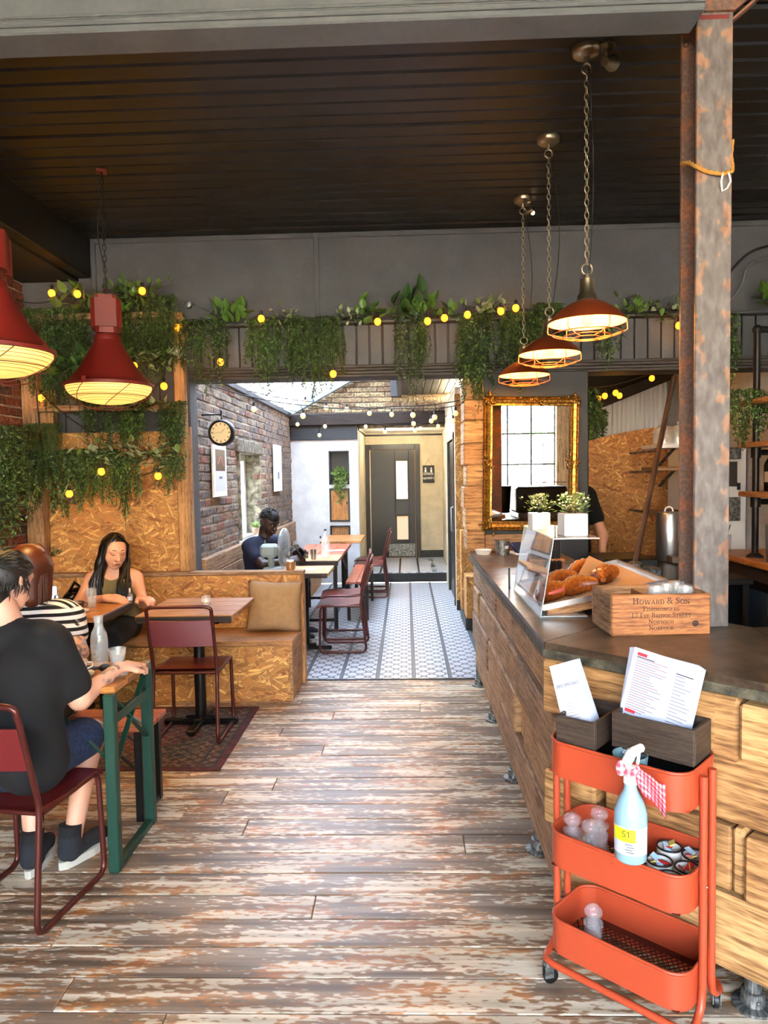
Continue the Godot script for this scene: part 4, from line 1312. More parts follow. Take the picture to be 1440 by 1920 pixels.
func counter_things() -> void:
	# old fish crate with lettering
	var c := thing("wooden_crate", "old wooden fishmonger's crate with black lettering on the counter", "crate", V(0.913, 1.0, -2.70), 0.04)
	var w := 0.36
	var d := 0.24
	var h := 0.15
	part(c, "front_panel", sh(0).bar(V(-w * 0.5, 0.0, d * 0.5 - 0.014), V(w * 0.5, h, d * 0.5), 0.004), M.crate_wood)
	part(c, "back_panel", sh(0).bar(V(-w * 0.5, 0.0, -d * 0.5), V(w * 0.5, h, -d * 0.5 + 0.014), 0.004), M.rustic)
	for sg: float in [-1.0, 1.0]:
		part(c, "end_panel", sh(2).bar(V(sg * (w * 0.5 - 0.007) - 0.007, 0, -d * 0.5 + 0.014), V(sg * (w * 0.5 - 0.007) + 0.007, h, d * 0.5 - 0.014), 0.003), M.grey_timber)
	part(c, "divider", sh(2).bar(V(-0.03, 0.01, -d * 0.5 + 0.014), V(-0.02, h - 0.012, d * 0.5 - 0.014), 0.002), M.rustic)
	part(c, "bottom_panel", sh(0).bar(V(-w * 0.5 + 0.014, 0, -d * 0.5 + 0.014), V(w * 0.5 - 0.014, 0.01, d * 0.5 - 0.014)), M.rustic)
	part(c, "knot", sh().lathe([V2(0, 0.0), V2(0.012, 0.0), V2(0.011, 0.0008), V2(0, 0.001)], 14, Transform3D(Basis(V(1, 0, 0), PI / 2), V(0.125, 0.042, d * 0.5))), mat(Color(0.25, 0.14, 0.10), 0.7))
	var im := mat(Color(0.13, 0.10, 0.09), 0.8)
	var ty := [0.108, 0.085, 0.061, 0.038, 0.015]
	var tt := ["HOWARD & SON", "FISHMONGERS", "17 FYE BRIDGE STREET", "NORWICH", "NORFOLK"]
	for i in 5:
		lettering(c, tt[i], [0.022, 0.0165, 0.0165, 0.0165, 0.0165][i], Transform3D(Basis(), V(0.0, ty[i], d * 0.5 + 0.0004)), im, 0.78)
	for q: Array in [[0.02, 0.02, "upturned tumbler in the crate next to its divider"], [0.075, -0.03, "upturned tumbler in the middle of the crate"], [0.125, 0.03, "upturned tumbler at the crate's far end panel"], [0.13, -0.055, "upturned tumbler tucked in the crate's back corner"]]:
		var g := thing("tumbler", q[2], "glass", c.transform * V(q[0], 0.085, q[1]), 0, "tumblers in the crate")
		part(g, "glass_wall", sh().lathe([V2(0.036, 0.0), V2(0.028, 0.085), V2(0.0, 0.085), V2(0.0, 0.079), V2(0.026, 0.079), V2(0.033, 0.0)], 12), M.clear)
	# acrylic pastry guard
	var g := thing("pastry_guard", "clear acrylic sneeze guard over the pastries on the counter", "display case", V(0, 1.0, 0))
	var ac := glass(Color(0.88, 0.93, 0.95), 0.16, 0.02)
	var fp := sh()
	fp.beam(V(0.545, 0.0, -3.285), V(0.600, 0.325, -3.285), 0.72, 0.006, 0.001, V(0, 0, 1))
	var fq := Sh.new()
	fq.quad(V(0.545, 0.0, -2.925), V(0.600, 0.325, -2.925), V(0.600, 0.325, -3.645), V(0.545, 0.0, -3.645))
	fq.quad(V(0.551, 0.0, -3.645), V(0.606, 0.325, -3.645), V(0.606, 0.325, -2.925), V(0.551, 0.0, -2.925))
	part(g, "front_sheet", fq, ac)
	part(g, "top_sheet", sh().bar(V(0.600, 0.322, -3.645), V(0.79, 0.328, -2.925)), ac)
	part(g, "base_sheet", sh().bar(V(0.545, 0.001, -3.645), V(0.74, 0.006, -2.925)), ac)
	var em := mat(Color(0.62, 0.68, 0.70), 0.2)
	part(g, "polished_edge", sh().beam(V(0.548, 0.0, -2.925), V(0.603, 0.325, -2.925), 0.003, 0.003).beam(V(0.603, 0.325, -2.925), V(0.79, 0.325, -2.925), 0.003, 0.003).beam(V(0.603, 0.325, -2.925), V(0.603, 0.325, -3.645), 0.004, 0.004).beam(V(0.548, 0.003, -2.925), V(0.74, 0.003, -2.925), 0.003, 0.003).beam(V(0.548, 0.0, -3.645), V(0.603, 0.325, -3.645), 0.005, 0.005), em)
	part(g, "post", sh().bar(V(0.70, 0.0, -3.60), V(0.72, 0.322, -3.58)), M.black_metal)
	part(g, "stop_post", sh().bar(V(0.52, 0.0, -3.66), V(0.53, 0.11, -3.65)), M.black_metal)
	# sloping tray and pastries
	var tb := Basis(V(0, 0, 1), 0.20)
	var tr := thing("baking_tray", "sloping steel baking tray under the acrylic guard", "tray", V(0.82, 1.075, -3.27))
	tr.basis = tb
	var ts := sh()
	ts.bar(V(-0.26, 0.0, -0.36), V(0.26, 0.004, 0.32))
	for sg: float in [-1.0, 1.0]:
		ts.bar(V(sg * 0.258 - 0.004, 0.0, -0.36), V(sg * 0.258 + 0.004, 0.024, 0.32)).bar(V(-0.262, 0.0, -0.02 + sg * 0.34 - 0.004), V(0.262, 0.024, -0.02 + sg * 0.34 + 0.004))
	part(tr, "tray_body", ts, M.steel)
	part(tr, "wooden_wedge", sh(0).bar(V(-0.24, -0.045, -0.30), V(0.30, -0.002, 0.28), 0.004), M.rustic)
	part(tr, "baking_paper", sh().bar(V(-0.24, 0.005, -0.33), V(0.24, 0.006, 0.29)), mat(Color(0.72, 0.60, 0.44), 0.8))
	var crust := tri(mat(Color(0.62, 0.30, 0.07), 0.4, 0, M.mottle), 9.0)
	var crust2 := tri(mat(Color(0.70, 0.38, 0.11), 0.45, 0, M.mottle), 12.0)
	var pq := [[-0.19, 0.18, 0.5, "ham and cheese croissant at the front of the tray"], [-0.07, 0.16, 0.2, "golden flaky croissant lying nearest the crate"], [-0.10, -0.06, 0.4, "plump glazed croissant in the middle of the tray"], [0.08, 0.05, 0.9, "sugar dusted almond croissant on baking paper"], [0.06, -0.22, 0.1, "croissant at the tray's back edge"]]
	for i in pq.size():
		var q: Array = pq[i]
		var cr := thing("croissant", q[3], "pastry", Vector3.ZERO, 0, "croissants on the tray")
		cr.transform = tr.transform * Transform3D(Basis(Vector3.UP, q[2]), V(q[0], 0.036, q[1]))
		var s := sh()
		var pts := []
		var rad := []
		for k in 29:
			var u := k / 14.0 - 1.0
			pts.append(V(u * 0.085, 0.008 * (1 - u * u), 0.03 * u * u))
			rad.append((0.012 + 0.034 * pow(maxf(1.0 - u * u, 0.0), 0.7)) * (1.0 + 0.17 * absf(sin(k * PI / 4.0))))
		s.tube(pts, rad, 14, false, 0.85)
		part(cr, "crust", s, crust if i != 3 else crust2)
		if i == 3:
			for k in 16:
				part(cr, "almond_flake", sh().box(V(0.016, 0.002, 0.010), Transform3D(Basis.from_euler(V(rnd(-0.6, 0.6), rnd(0, 3), rnd(-0.6, 0.6))), V(rnd(-0.06, 0.06), 0.04 + rnd(-0.006, 0.004), rnd(-0.02, 0.025)))), mat(Color(0.85, 0.72, 0.52), 0.6))
		if i == 0:
			part(cr, "ham", sh().ball(V(0, 0.012, 0.03), V(0.06, 0.014, 0.03), 12, 6), mat(Color(0.66, 0.30, 0.26), 0.5))
	var pp := thing("paper_sheet", "crumpled sheet of brown baking paper between the pastries", "paper", tr.transform * V(0.05, 0.03, -0.04))
	part(pp, "sheet", sh().box(V(0.002, 0.10, 0.14), Transform3D(Basis.from_euler(V(0.2, 0.4, -0.5)), V(0, 0.03, 0)), 0.0), mat(Color(0.70, 0.52, 0.32), 0.8))
	# stacks of black leaflets in a holder
	for q: Array in [[0.68, -3.86, 0.10, "upper rank of black cards in the rack behind the pastries"], [0.66, -3.72, 0.0, "lower rank of black cards in the rack behind the pastries"]]:
		var b := thing("card_rack", q[3], "cards", V(q[0], 1.0, q[1]))
		part(b, "stand", sh(0).bar(V(-0.02, 0, -0.04), V(0.17, 0.03 + q[2], 0.03), 0.003), M.rustic)
		for k in 14:
			part(b, "card", sh().box(V(0.0018, 0.11, 0.06), Transform3D(Basis(V(0, 0, 1), rnd(-0.05, 0.05)), V(0.0 + k * 0.011, 0.08 + q[2], 0)), 0.0), M.black)
	# two flower pots on the guard
	for q: Array in [[0.625, -3.36, 0.085, "small square white pot of little white flowers on the guard, by the mirror"], [0.705, -3.03, 0.10, "larger square white pot of little white flowers on the guard's end"]]:
		var p := thing("flower_pot", q[3], "potted plant", V(q[0], 1.329, q[1]), 0.1, "flower pots on the counter")
		var a: float = q[2]
		part(p, "pot", sh().bar(V(-a * 0.5, 0, -a * 0.5), V(a * 0.5, a * 0.95, a * 0.5), 0.004), M.porcelain)
		var s := Sh.new()
		var fl := Sh.new()
		var stt := Sh.new()
		for k in 220:
			var dd := V(rng.randfn(0, 0.30), rnd(0.1, 0.8), rng.randfn(0, 0.30))
			var tip := V(0, a * 0.9, 0) + dd * V(0.09, 0.10, 0.09)
			leaf(s, tip, dd.normalized(), 0.02, 0.006)
			if k % 6 == 0:
				stt.tube([V(dd.x * 0.02, a * 0.9, dd.z * 0.02), tip], 0.0009, 4)
			if k % 3 == 0:
				fl.ball(tip + V(0, 0.012, 0), V(0.006, 0.004, 0.006), 6, 4)
		stuff(part(p, "foliage", s, M.leaf[3]))
		stuff(part(p, "stems", stt, M.stem))
		stuff(part(p, "blossom", fl, mat(Color(0.86, 0.83, 0.66), 0.7)))
	# till end: dish, tin, card readers
	var ds := thing("dish", "cream ceramic dish at the far end of the counter", "dish", V(0.565, 1.0, -5.25))
	part(ds, "dish_body", sh().lathe([V2(0, 0), V2(0.05, 0), V2(0.065, 0.035), V2(0.06, 0.036), V2(0.045, 0.01), V2(0, 0.008)], 20), M.porcelain)
	var tn := thing("steel_tin", "small brushed steel tin with a white tag on the counter", "tin", V(0.70, 1.0, -5.2))
	part(tn, "tin_body", sh().lathe([V2(0, 0), V2(0.05, 0), V2(0.055, 0.10), V2(0.052, 0.10), V2(0.048, 0.01), V2(0, 0.01)], 20), M.galv)
	part(tn, "tag", sh().bar(V(0.01, 0.05, 0.052), V(0.035, 0.07, 0.056)), M.paper)
	for q: Array in [[0.82, -5.22, Color(0.10, 0.18, 0.36), "blue card payment terminal beside the steel tin"], [0.95, -5.18, Color(0.62, 0.12, 0.10), "red card payment terminal beside the blue one"]]:
		var ct := thing("card_terminal", q[3], "card reader", V(q[0], 1.0, q[1]), 0.2)
		part(ct, "terminal_body", sh().box(V(0.09, 0.035, 0.15), Transform3D(Basis(V(1, 0, 0), 0.35), V(0, 0.045, 0)), 0.01), mat(q[2], 0.4))
		part(ct, "screen", sh().box(V(0.07, 0.002, 0.05), Transform3D(Basis(V(1, 0, 0), 0.35), V(0, 0.075, -0.035))), mat(Color(0.16, 0.22, 0.26), 0.2))
		part(ct, "cradle", sh().bar(V(-0.05, 0, -0.07), V(0.05, 0.02, 0.07), 0.006), M.white)
	# gilt mirror
	var mr := thing("gilt_mirror", "large mirror in an ornate gilt frame on the black wall", "mirror", V(0.945, 1.663, -5.405))
	mr.rotation = V(0.012, 0.0285, -0.018)
	var mw := 0.58
	var mh := 0.87
	part(mr, "mirror_glass", sh().bar(V(-mw * 0.5, -mh * 0.5, -0.012), V(mw * 0.5, mh * 0.5, -0.006)), M.mirror)
	part(mr, "backing", sh().bar(V(-mw * 0.5 - 0.04, -mh * 0.5 - 0.04, -0.022), V(mw * 0.5 + 0.04, mh * 0.5 + 0.04, -0.013)), M.dark_wood)
	# frame: swept moulding
	for q: Array in [[0, 1.0], [0, -1.0], [1, 1.0], [1, -1.0]]:
		var s := sh()
		var hor: bool = q[0] == 0
		var ln := (mw if hor else mh) + 0.14
		var prof := [V2(0.0, 0.0), V2(0.004, 0.012), V2(0.016, 0.010), V2(0.022, 0.022), V2(0.042, 0.028), V2(0.056, 0.016), V2(0.062, 0.022), V2(0.070, 0.0)]
		var bx := Basis(V(1, 0, 0), V(0, q[1], 0), V(0, 0, 1)) if hor else Basis(V(0, 1, 0), V(q[1], 0, 0), V(0, 0, 1))
		var off := (mh if hor else mw) * 0.5
		for i in prof.size() - 1:
			var a: Vector2 = prof[i]
			var b: Vector2 = prof[i + 1]
			var m0 := 0.07 - a.x
			var m1 := 0.07 - b.x
			var nn := (bx * V(0, -(b.y - a.y), b.x - a.x)).normalized()
			s.poly([bx * V(-ln * 0.5 + m0, off + a.x, a.y), bx * V(ln * 0.5 - m0, off + a.x, a.y), bx * V(ln * 0.5 - m1, off + b.x, b.y), bx * V(-ln * 0.5 + m1, off + b.x, b.y)], nn)
		part(mr, "frame_moulding", s, M.gold)
	for sx: float in [-1.0, 1.0]:
		for sy: float in [-1.0, 0.0, 1.0]:
			var s := sh()
			var cn := V(sx * (mw * 0.5 + 0.036), sy * (mh * 0.5 + 0.036), 0.022)
			for k in 16:
				var p := cn + V(rng.randfn(0, 0.024), rng.randfn(0, 0.026), rnd(0, 0.012))
				s.ball(p, V(rnd(0.008, 0.017), rnd(0.008, 0.017), 0.012), 7, 5)
			part(mr, "carved_scroll", s, M.gold)
	for sy: float in [-1.0, 1.0]:
		var s := sh()
		for k in 14:
			s.ball(V(rng.randfn(0, 0.05), sy * (mh * 0.5 + 0.036) + rng.randfn(0, 0.014), 0.024), V(0.013, 0.010, 0.010), 7, 5)
		part(mr, "carved_scroll", s, M.gold)
	# rusty steel column with a bracket and a rope
	var k := thing("steel_column", "rusty riveted steel column standing through the bar counter", "column", V(1.152, 1.0, -2.79))
	var H := 2.45
	var ff := sh(1)
	ff.bar(V(-0.065, 0.0, 0.063), V(0.065, H - 0.19, 0.08), 0.003)
	for i in ff.v.size():
		ff.uv[i] = V2(clampf((ff.v[i].x + 0.065) / 0.13, 0.02, 0.98), ff.v[i].y / 2.4)
	part(k, "front_flange", ff, M.column)
	part(k, "web", sh(1).bar(V(-0.008, 0.0, -0.063), V(0.008, H - 0.01, 0.063)), M.rusty2)
	part(k, "rear_flange", sh(1).bar(V(-0.065, 0.0, -0.08), V(0.065, H - 0.01, -0.063), 0.003), M.rusty2)
	var gs := sh(0)
	gs.prism(PackedVector2Array([V2(-0.067, H - 0.19), V2(0.067, H - 0.19), V2(0.26, H - 0.03), V2(0.26, H - 0.005), V2(-0.067, H - 0.005)]), -0.09, -0.063, Transform3D(Basis(V(1, 0, 0), V(0, 0, -1), V(0, 1, 0)), Vector3.ZERO))
	part(k, "gusset_plate", gs, M.rusty2)
	part(k, "angle_cleat", sh().beam(V(0.066, H - 0.21, 0.04), V(0.26, H - 0.05, 0.04), 0.05, 0.008), M.rusty2)
	for p: Vector2 in [V2(-0.037, 0.135), V2(0.04, 0.135), V2(-0.037, 0.055), V2(0.04, 0.055), V2(0.11, 0.14), V2(0.18, 0.145)]:
		part(k, "rivet", sh().ball(V(p.x, H - 0.19 + p.y, 0.089), V(0.014, 0.014, 0.009), 10, 6), M.rusty2)
	for i in 3:
		part(k, "rivet", sh().ball(V(-0.05, H - 0.10 - i * 0.06, -0.06), V(0.011, 0.011, 0.010), 8, 5), M.rusty2)
	part(k, "paint_mark", sh().bar(V(-0.055, H - 0.215, 0.08), V(0.05, H - 0.20, 0.0806)), mat(Color(0.42, 0.12, 0.10), 0.7))
	var rp := thing("rope", "yellow rope looped round the rusty column with a wire hook", "rope", V(1.152, 2.70, -2.79))
	var ro := mat(Color(0.66, 0.47, 0.18), 0.9)
	var lp := [V(-0.075, 0.07, -0.03), V(-0.076, 0.045, 0.04), V(-0.070, 0.01, 0.088), V(-0.03, -0.012, 0.092), V(0.02, -0.022, 0.094), V(0.06, -0.012, 0.090), V(0.074, 0.02, 0.06), V(0.073, 0.06, 0.05), V(0.078, 0.115, 0.05)]
	for ph in 2:
		var pts := []
		for i in 65:
			var u := i / 64.0 * (lp.size() - 1)
			var j := mini(int(u), lp.size() - 2)
			var b: Vector3 = (lp[j] as Vector3).lerp(lp[j + 1], u - j)
			pts.append(b + V(0.0035 * cos(i * 0.9 + ph * PI), 0.0035 * sin(i * 0.9 + ph * PI), 0.0))
		part(rp, "strand", sh().tube(pts, 0.0055, 6), ro)
	part(rp, "hook", sh().tube([V(0.025, -0.02, 0.096), V(0.018, -0.05, 0.097), V(0.022, -0.085, 0.097), V(0.04, -0.075, 0.097), V(0.052, -0.05, 0.097), V(0.045, -0.02, 0.096)], 0.0035, 6), M.porcelain)

func backbar() -> void:
	# bar back along the right wall
	var b := thing("back_bar", "wooden topped back bar with dark fridges under it", "counter", V(2.24, 0, -5.35))
	part(b, "bar_top", sh(2).bar(V(0, 0.96, 0), V(0.64, 1.0, 3.4), 0.004), M.honey)
	part(b, "frame", sh().bar(V(0.05, 0.86, 0.02), V(0.64, 0.96, 3.38)), M.dark_wood)
	for i in 4:
		var f := part(b, "fridge", sh().bar(V(0.06, 0.0, 0.03 + i * 0.84), V(0.64, 0.85, 0.83 + i * 0.84), 0.006), M.black)
		part(f, "glass_door", sh().bar(V(0.045, 0.10, 0.06 + i * 0.84), V(0.058, 0.80, 0.80 + i * 0.84)), mat(Color(0.30, 0.38, 0.44), 0.08, 0.3))
		part(f, "handle", sh().bar(V(0.025, 0.20, 0.10 + i * 0.84), V(0.045, 0.75, 0.12 + i * 0.84), 0.003), M.steel)
	# pipe shelf
	var s := thing("pipe_shelf", "shelf unit of dark iron pipe and wooden boards above the back bar", "shelf", V(2.35, 1.0, -4.85))
	part(s, "upright_pipe", sh().tube([V(0, 0.0, 0), V(0, 1.50, 0)], 0.022, 12), M.galv_dark)
	part(s, "upright_pipe", sh().tube([V(0, 0.0, 1.9), V(0, 1.50, 1.9)], 0.022, 12), M.galv_dark)
	part(s, "base_flange", sh().lathe([V2(0, 0), V2(0.055, 0), V2(0.055, 0.01), V2(0.03, 0.03), V2(0, 0.03)], 16), M.galv_dark)
	part(s, "elbow", sh().ball(V(0, 1.52, 0), 0.033, 10, 8).tube([V(0, 1.52, 0), V(0.5, 1.52, 0)], 0.022, 12), M.galv_dark)
	var hs := [0.41, 0.74, 1.02]
	for h: float in hs:
		part(s, "tee_joint", sh().tube([V(0, h - 0.07, 0), V(0, h + 0.0, 0)], 0.032, 12).tube([V(0, h - 0.035, 0), V(0.5, h - 0.035, 0)], 0.02, 10), M.galv_dark)
		part(s, "shelf_board", sh(2).bar(V(-0.07, h, -0.10), V(0.40, h + 0.035, 2.0), 0.004), M.timber)
	var jr := thing("storage_jar", "glass storage jar of dried orange slices on the pipe shelf", "jar", V(2.46, 1.775, -4.72))
	part(jr, "jar_body", sh().lathe(bottle_lathe([[0, 0], [0.075, 0], [0.085, 0.02], [0.085, 0.16], [0.05, 0.20], [0.05, 0.215], [0.046, 0.215], [0.046, 0.20], [0.08, 0.158], [0.08, 0.02], [0, 0.01]]), 20), M.clear)
	for i in 26:
		part(jr, "orange_slice", sh().lathe([V2(0, 0), V2(0.03, 0), V2(0.03, 0.005), V2(0, 0.005)], 9, Transform3D(Basis.from_euler(V(rnd(-1, 1), rnd(0, 3), rnd(-1, 1))), V(rng.randfn(0, 0.024), 0.03 + i * 0.0045, rng.randfn(0, 0.024)))), mat(Color(0.62, 0.24, 0.05), 0.6))
	part(jr, "rim", sh().ring(V(0, 0.215, 0), 0.05, 0.006), M.nickel)
	for i in 5:
		var bt := thing("wine_bottle", ["tall dark wine bottle nearest the pipe upright on the shelf", "wine bottle with a red capsule on the pipe shelf", "second dark wine bottle on the pipe shelf", "green wine bottle on the pipe shelf", "black wine bottle on the pipe shelf"][i], "bottle", V(2.42 + 0.075 * (i % 2), 1.447, -4.80 + i * 0.11), 0, "bottles on the pipe shelf")
		part(bt, "bottle_body", sh().lathe(bottle_lathe([[0, 0], [0.035, 0], [0.037, 0.005], [0.037, 0.17], [0.03, 0.195], [0.014, 0.22], [0.013, 0.285], [0, 0.286]]), 16), mat([Color(0.03, 0.03, 0.02), Color(0.05, 0.02, 0.02), Color(0.02, 0.02, 0.02), Color(0.12, 0.14, 0.05), Color(0.015, 0.015, 0.015)][i], 0.12))
		part(bt, "capsule", sh().lathe([V2(0.0142, 0.235), V2(0.0145, 0.287), V2(0, 0.288)], 12), mat([Color(0.1, 0.1, 0.1), Color(0.45, 0.05, 0.08), Color(0.06, 0.06, 0.06), Color(0.3, 0.05, 0.06), Color(0.1, 0.08, 0.05)][i], 0.4))
		part(bt, "label", sh().lathe([V2(0.0375, 0.06), V2(0.0375, 0.13)], 12, Transform3D(), PI), mat(Color(0.55, 0.50, 0.42), 0.8))
	var ck := thing("cocktail_shaker", "polished steel cocktail shaker on the wooden back bar", "shaker", V(2.33, 1.0, -4.58))
	part(ck, "cup", sh().lathe(bottle_lathe([[0, 0], [0.035, 0], [0.045, 0.17], [0.046, 0.24], [0.0, 0.245]]), 20), M.steel)
	var cb := thing("glass_bowl", "small cut glass bowl before the cocktail shaker", "bowl", V(2.31, 1.0, -4.47))
	part(cb, "bowl_body", sh().lathe(bottle_lathe([[0, 0], [0.03, 0], [0.045, 0.05], [0.042, 0.05], [0.028, 0.008], [0, 0.008]]), 12), M.clear)
	var st := thing("straw_glass", "glass with a dark straw on the back bar by the column", "glass", V(2.29, 1.0, -5.15))
	part(st, "glass_wall", sh().lathe(bottle_lathe([[0, 0], [0.03, 0], [0.036, 0.13], [0.033, 0.13], [0.028, 0.006], [0, 0.006]]), 14), M.clear)
	part(st, "straw", sh().tube([V(-0.02, 0.01, 0), V(0.03, 0.20, 0)], 0.004, 6), M.black)
	# white cold cabinet with a blue screen
	var fz := thing("white_cabinet", "white catering cabinet with steel drawers and a blue screen", "cabinet", V(2.42, 0, -6.35))
	part(fz, "cabinet_body", sh().bar(V(0, 0, -0.3), V(0.46, 1.78, 0.25), 0.008), M.white)
	part(fz, "steel_drawer", sh().bar(V(0.02, 1.16, 0.25), V(0.40, 1.36, 0.28), 0.004), M.galv)
	part(fz, "steel_drawer", sh().bar(V(0.02, 1.68, 0.25), V(0.40, 1.78, 0.28), 0.004), M.galv)
	part(fz, "painted_dark_opening", sh().bar(V(0.03, 1.45, 0.25), V(0.38, 1.66, 0.256)), mat(Color(0.22, 0.19, 0.17), 0.5))  # flat sheet; the shade inside an opening is put into its dark colour
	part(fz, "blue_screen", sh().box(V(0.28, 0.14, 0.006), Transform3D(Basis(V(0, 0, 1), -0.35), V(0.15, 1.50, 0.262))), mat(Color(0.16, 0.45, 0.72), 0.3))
	part(fz, "catch", sh().bar(V(0.38, 1.42, 0.25), V(0.40, 1.48, 0.275), 0.003), M.black)
	var mg := []
	for i in 7:
		var m := thing("magazine", "magazine in the stack on top of the white cabinet", "magazine", V(2.56 + rnd(-0.01, 0.01), 1.781 + i * 0.022, -6.2), rnd(-0.15, 0.15), "magazine stack")
		part(m, "pages", sh().bar(V(-0.11, 0.002, -0.14), V(0.11, 0.019, 0.14), 0.001), M.paper)
		part(m, "cover", sh().bar(V(-0.112, 0.019, -0.142), V(0.112, 0.021, 0.142)).bar(V(-0.112, 0, -0.142), V(0.112, 0.002, 0.142)), [M.black, M.maroon, M.grey_wall][i % 3])
	# leaning pole
	var po := thing("wooden_pole", "long wooden pole leaning beside the curved strand board", "pole", V(1.483, 0.98, -4.65))
	part(po, "shaft", sh().tube([V(0, 0.0, 0), V(0.47, 1.29, -0.6)], 0.019, 10), mat(Color(0.30, 0.20, 0.12), 0.6, 0, M.grain, 1.0))
	part(po, "end_cap", sh().lathe([V2(0, -0.01), V2(0.05, -0.01), V2(0.05, 0.015), V2(0.025, 0.03), V2(0, 0.03)], 14), M.galv)
	# kitchen shelf with glass domes and an urn
	var ks := thing("work_table", "low dark work table behind the bar under the leaning pole", "table", V(1.42, 0, -5.9))
	part(ks, "table_top", sh(0).bar(V(0, 0.86, 0), V(0.78, 0.90, 1.35), 0.004), M.galv_dark)
	for p: Vector2 in [V2(0.04, 0.04), V2(0.74, 0.04), V2(0.04, 1.31), V2(0.74, 1.31)]:
		part(ks, "leg", sh(1).bar(V(p.x - 0.02, 0, p.y - 0.02), V(p.x + 0.02, 0.86, p.y + 0.02)), M.galv_dark)
	var ov := thing("black_oven", "black countertop oven with a small green display behind the bar", "oven", V(1.50, 0.90, -5.05))
	part(ov, "oven_body", sh().bar(V(-0.17, 0, -0.22), V(0.20, 0.10, 0.22), 0.008), M.black)
	part(ov, "green_display", sh().bar(V(-0.05, 0.05, 0.221), V(-0.02, 0.065, 0.224)), glow(Color(0.5, 1.0, 0.6), 1.0, Color(0.3, 0.6, 0.4)))
	var gb := thing("grey_tub", "grey catering tub standing behind the crate", "tub", V(1.58, 0.90, -4.72))
	part(gb, "tub_body", sh().bar(V(-0.08, 0, -0.08), V(0.08, 0.06, 0.08), 0.008), M.galv)
	var ur := thing("steel_urn", "tall cylindrical steel urn with a lid behind the bar", "urn", V(2.03, 0.90, -5.55))
	part(ur, "urn_body", sh().lathe(bottle_lathe([[0, 0], [0.092, 0], [0.094, 0.006], [0.094, 0.36], [0.088, 0.372], [0, 0.385]]), 28), M.steel)
	part(ur, "lid_handle", sh().ring(V(0, 0.385, 0), 0.03, 0.007, Basis(V(1, 0, 0), PI / 2), 14, 6), M.white)
	part(ur, "drip_tray", sh().bar(V(-0.05, -0.001, 0.09), V(0.14, 0.05, 0.22), 0.006), mat(Color(0.40, 0.35, 0.30), 0.6))
	for q: Array in [[0.92, 0.035, "upper kitchen shelf with glass domes on the strand board"], [0.735, 0.03, "middle wooden kitchen shelf under the glass domes"], [0.36, 0.03, "lower kitchen shelf above the steel urn"]]:
		var sf := thing("wall_shelf", q[2], "shelf", V(2.08, 0.86 + q[0], -6.05))
		part(sf, "shelf_board", sh(0).bar(V(0, 0, -0.3), V(0.30, q[1], 0.1), 0.003), M.white if q[0] > 0.9 else M.grey_timber)
		part(sf, "bracket", sh().beam(V(0.15, -0.14, -0.28), V(0.15, -0.005, 0.06), 0.03, 0.006).bar(V(0.14, -0.02, -1.08), V(0.16, 0.0, -0.29)), M.galv)
	for q: Array in [[2.17, 0.085, "glass cake dome on the kitchen shelf"], [2.29, 0.055, "narrow glass bell jar next to the cake dome"]]:
		var dm := thing("glass_dome", q[2], "dome", V(q[0], 1.815, -6.06), 0, "glass domes")
		var r: float = q[1]
		part(dm, "dome", sh().lathe([V2(r, 0), V2(r, 0.09), V2(r * 0.85, 0.13), V2(r * 0.5, 0.155), V2(0.0, 0.165), V2(0, 0.160), V2(r * 0.48, 0.15), V2(r * 0.8, 0.126), V2(r - 0.004, 0.09), V2(r - 0.004, 0)], 18), M.clear)
		part(dm, "knob", sh().ball(V(0, 0.18, 0), 0.014, 10, 8), glass(Color(0.9, 0.9, 0.9), 0.4))
	# espresso machine out of view, mirrored in the gilt mirror
	var em2 := thing("espresso_machine", "black espresso machine on the bar, seen only in the mirror", "coffee machine", V(1.75, 1.0, -2.35))
	part(em2, "machine_body", sh().bar(V(-0.30, 0.06, -0.2), V(0.30, 0.36, 0.2), 0.02), M.black)
	part(em2, "drip_tray", sh().bar(V(-0.30, 0.0, -0.3), V(0.30, 0.06, 0.2), 0.01), M.galv)
	part(em2, "cup_rail", sh().tube([V(-0.28, 0.36, -0.18), V(-0.28, 0.41, -0.18), V(0.28, 0.41, -0.18), V(0.28, 0.36, -0.18)], 0.006, 6), M.steel)
	part(em2, "grinder", sh().lathe([V2(0, 0.3), V2(0.08, 0.3), V2(0.09, 0.5), V2(0.10, 0.62), V2(0, 0.62)], 16, at(V(-0.42, -0.25, 0))), M.black)

# ---------------------------------------------------------------- seating
var chair0: Node3D
func round_path(pts: Array, r: float, k := 4) -> Array:
	var o := [pts[0]]
	for i in range(1, pts.size() - 1):
		var p: Vector3 = pts[i]
		var a: Vector3 = pts[i - 1]
		var b: Vector3 = pts[i + 1]
		var q0 := p + (a - p).normalized() * minf(r, (a - p).length() * 0.48)
		var q1 := p + (b - p).normalized() * minf(r, (b - p).length() * 0.48)
		for j in k + 1:
			var t := j / float(k)
			o.append(q0.lerp(p, t).lerp(p.lerp(q1, t), t))
	o.append(pts[-1])
	return o

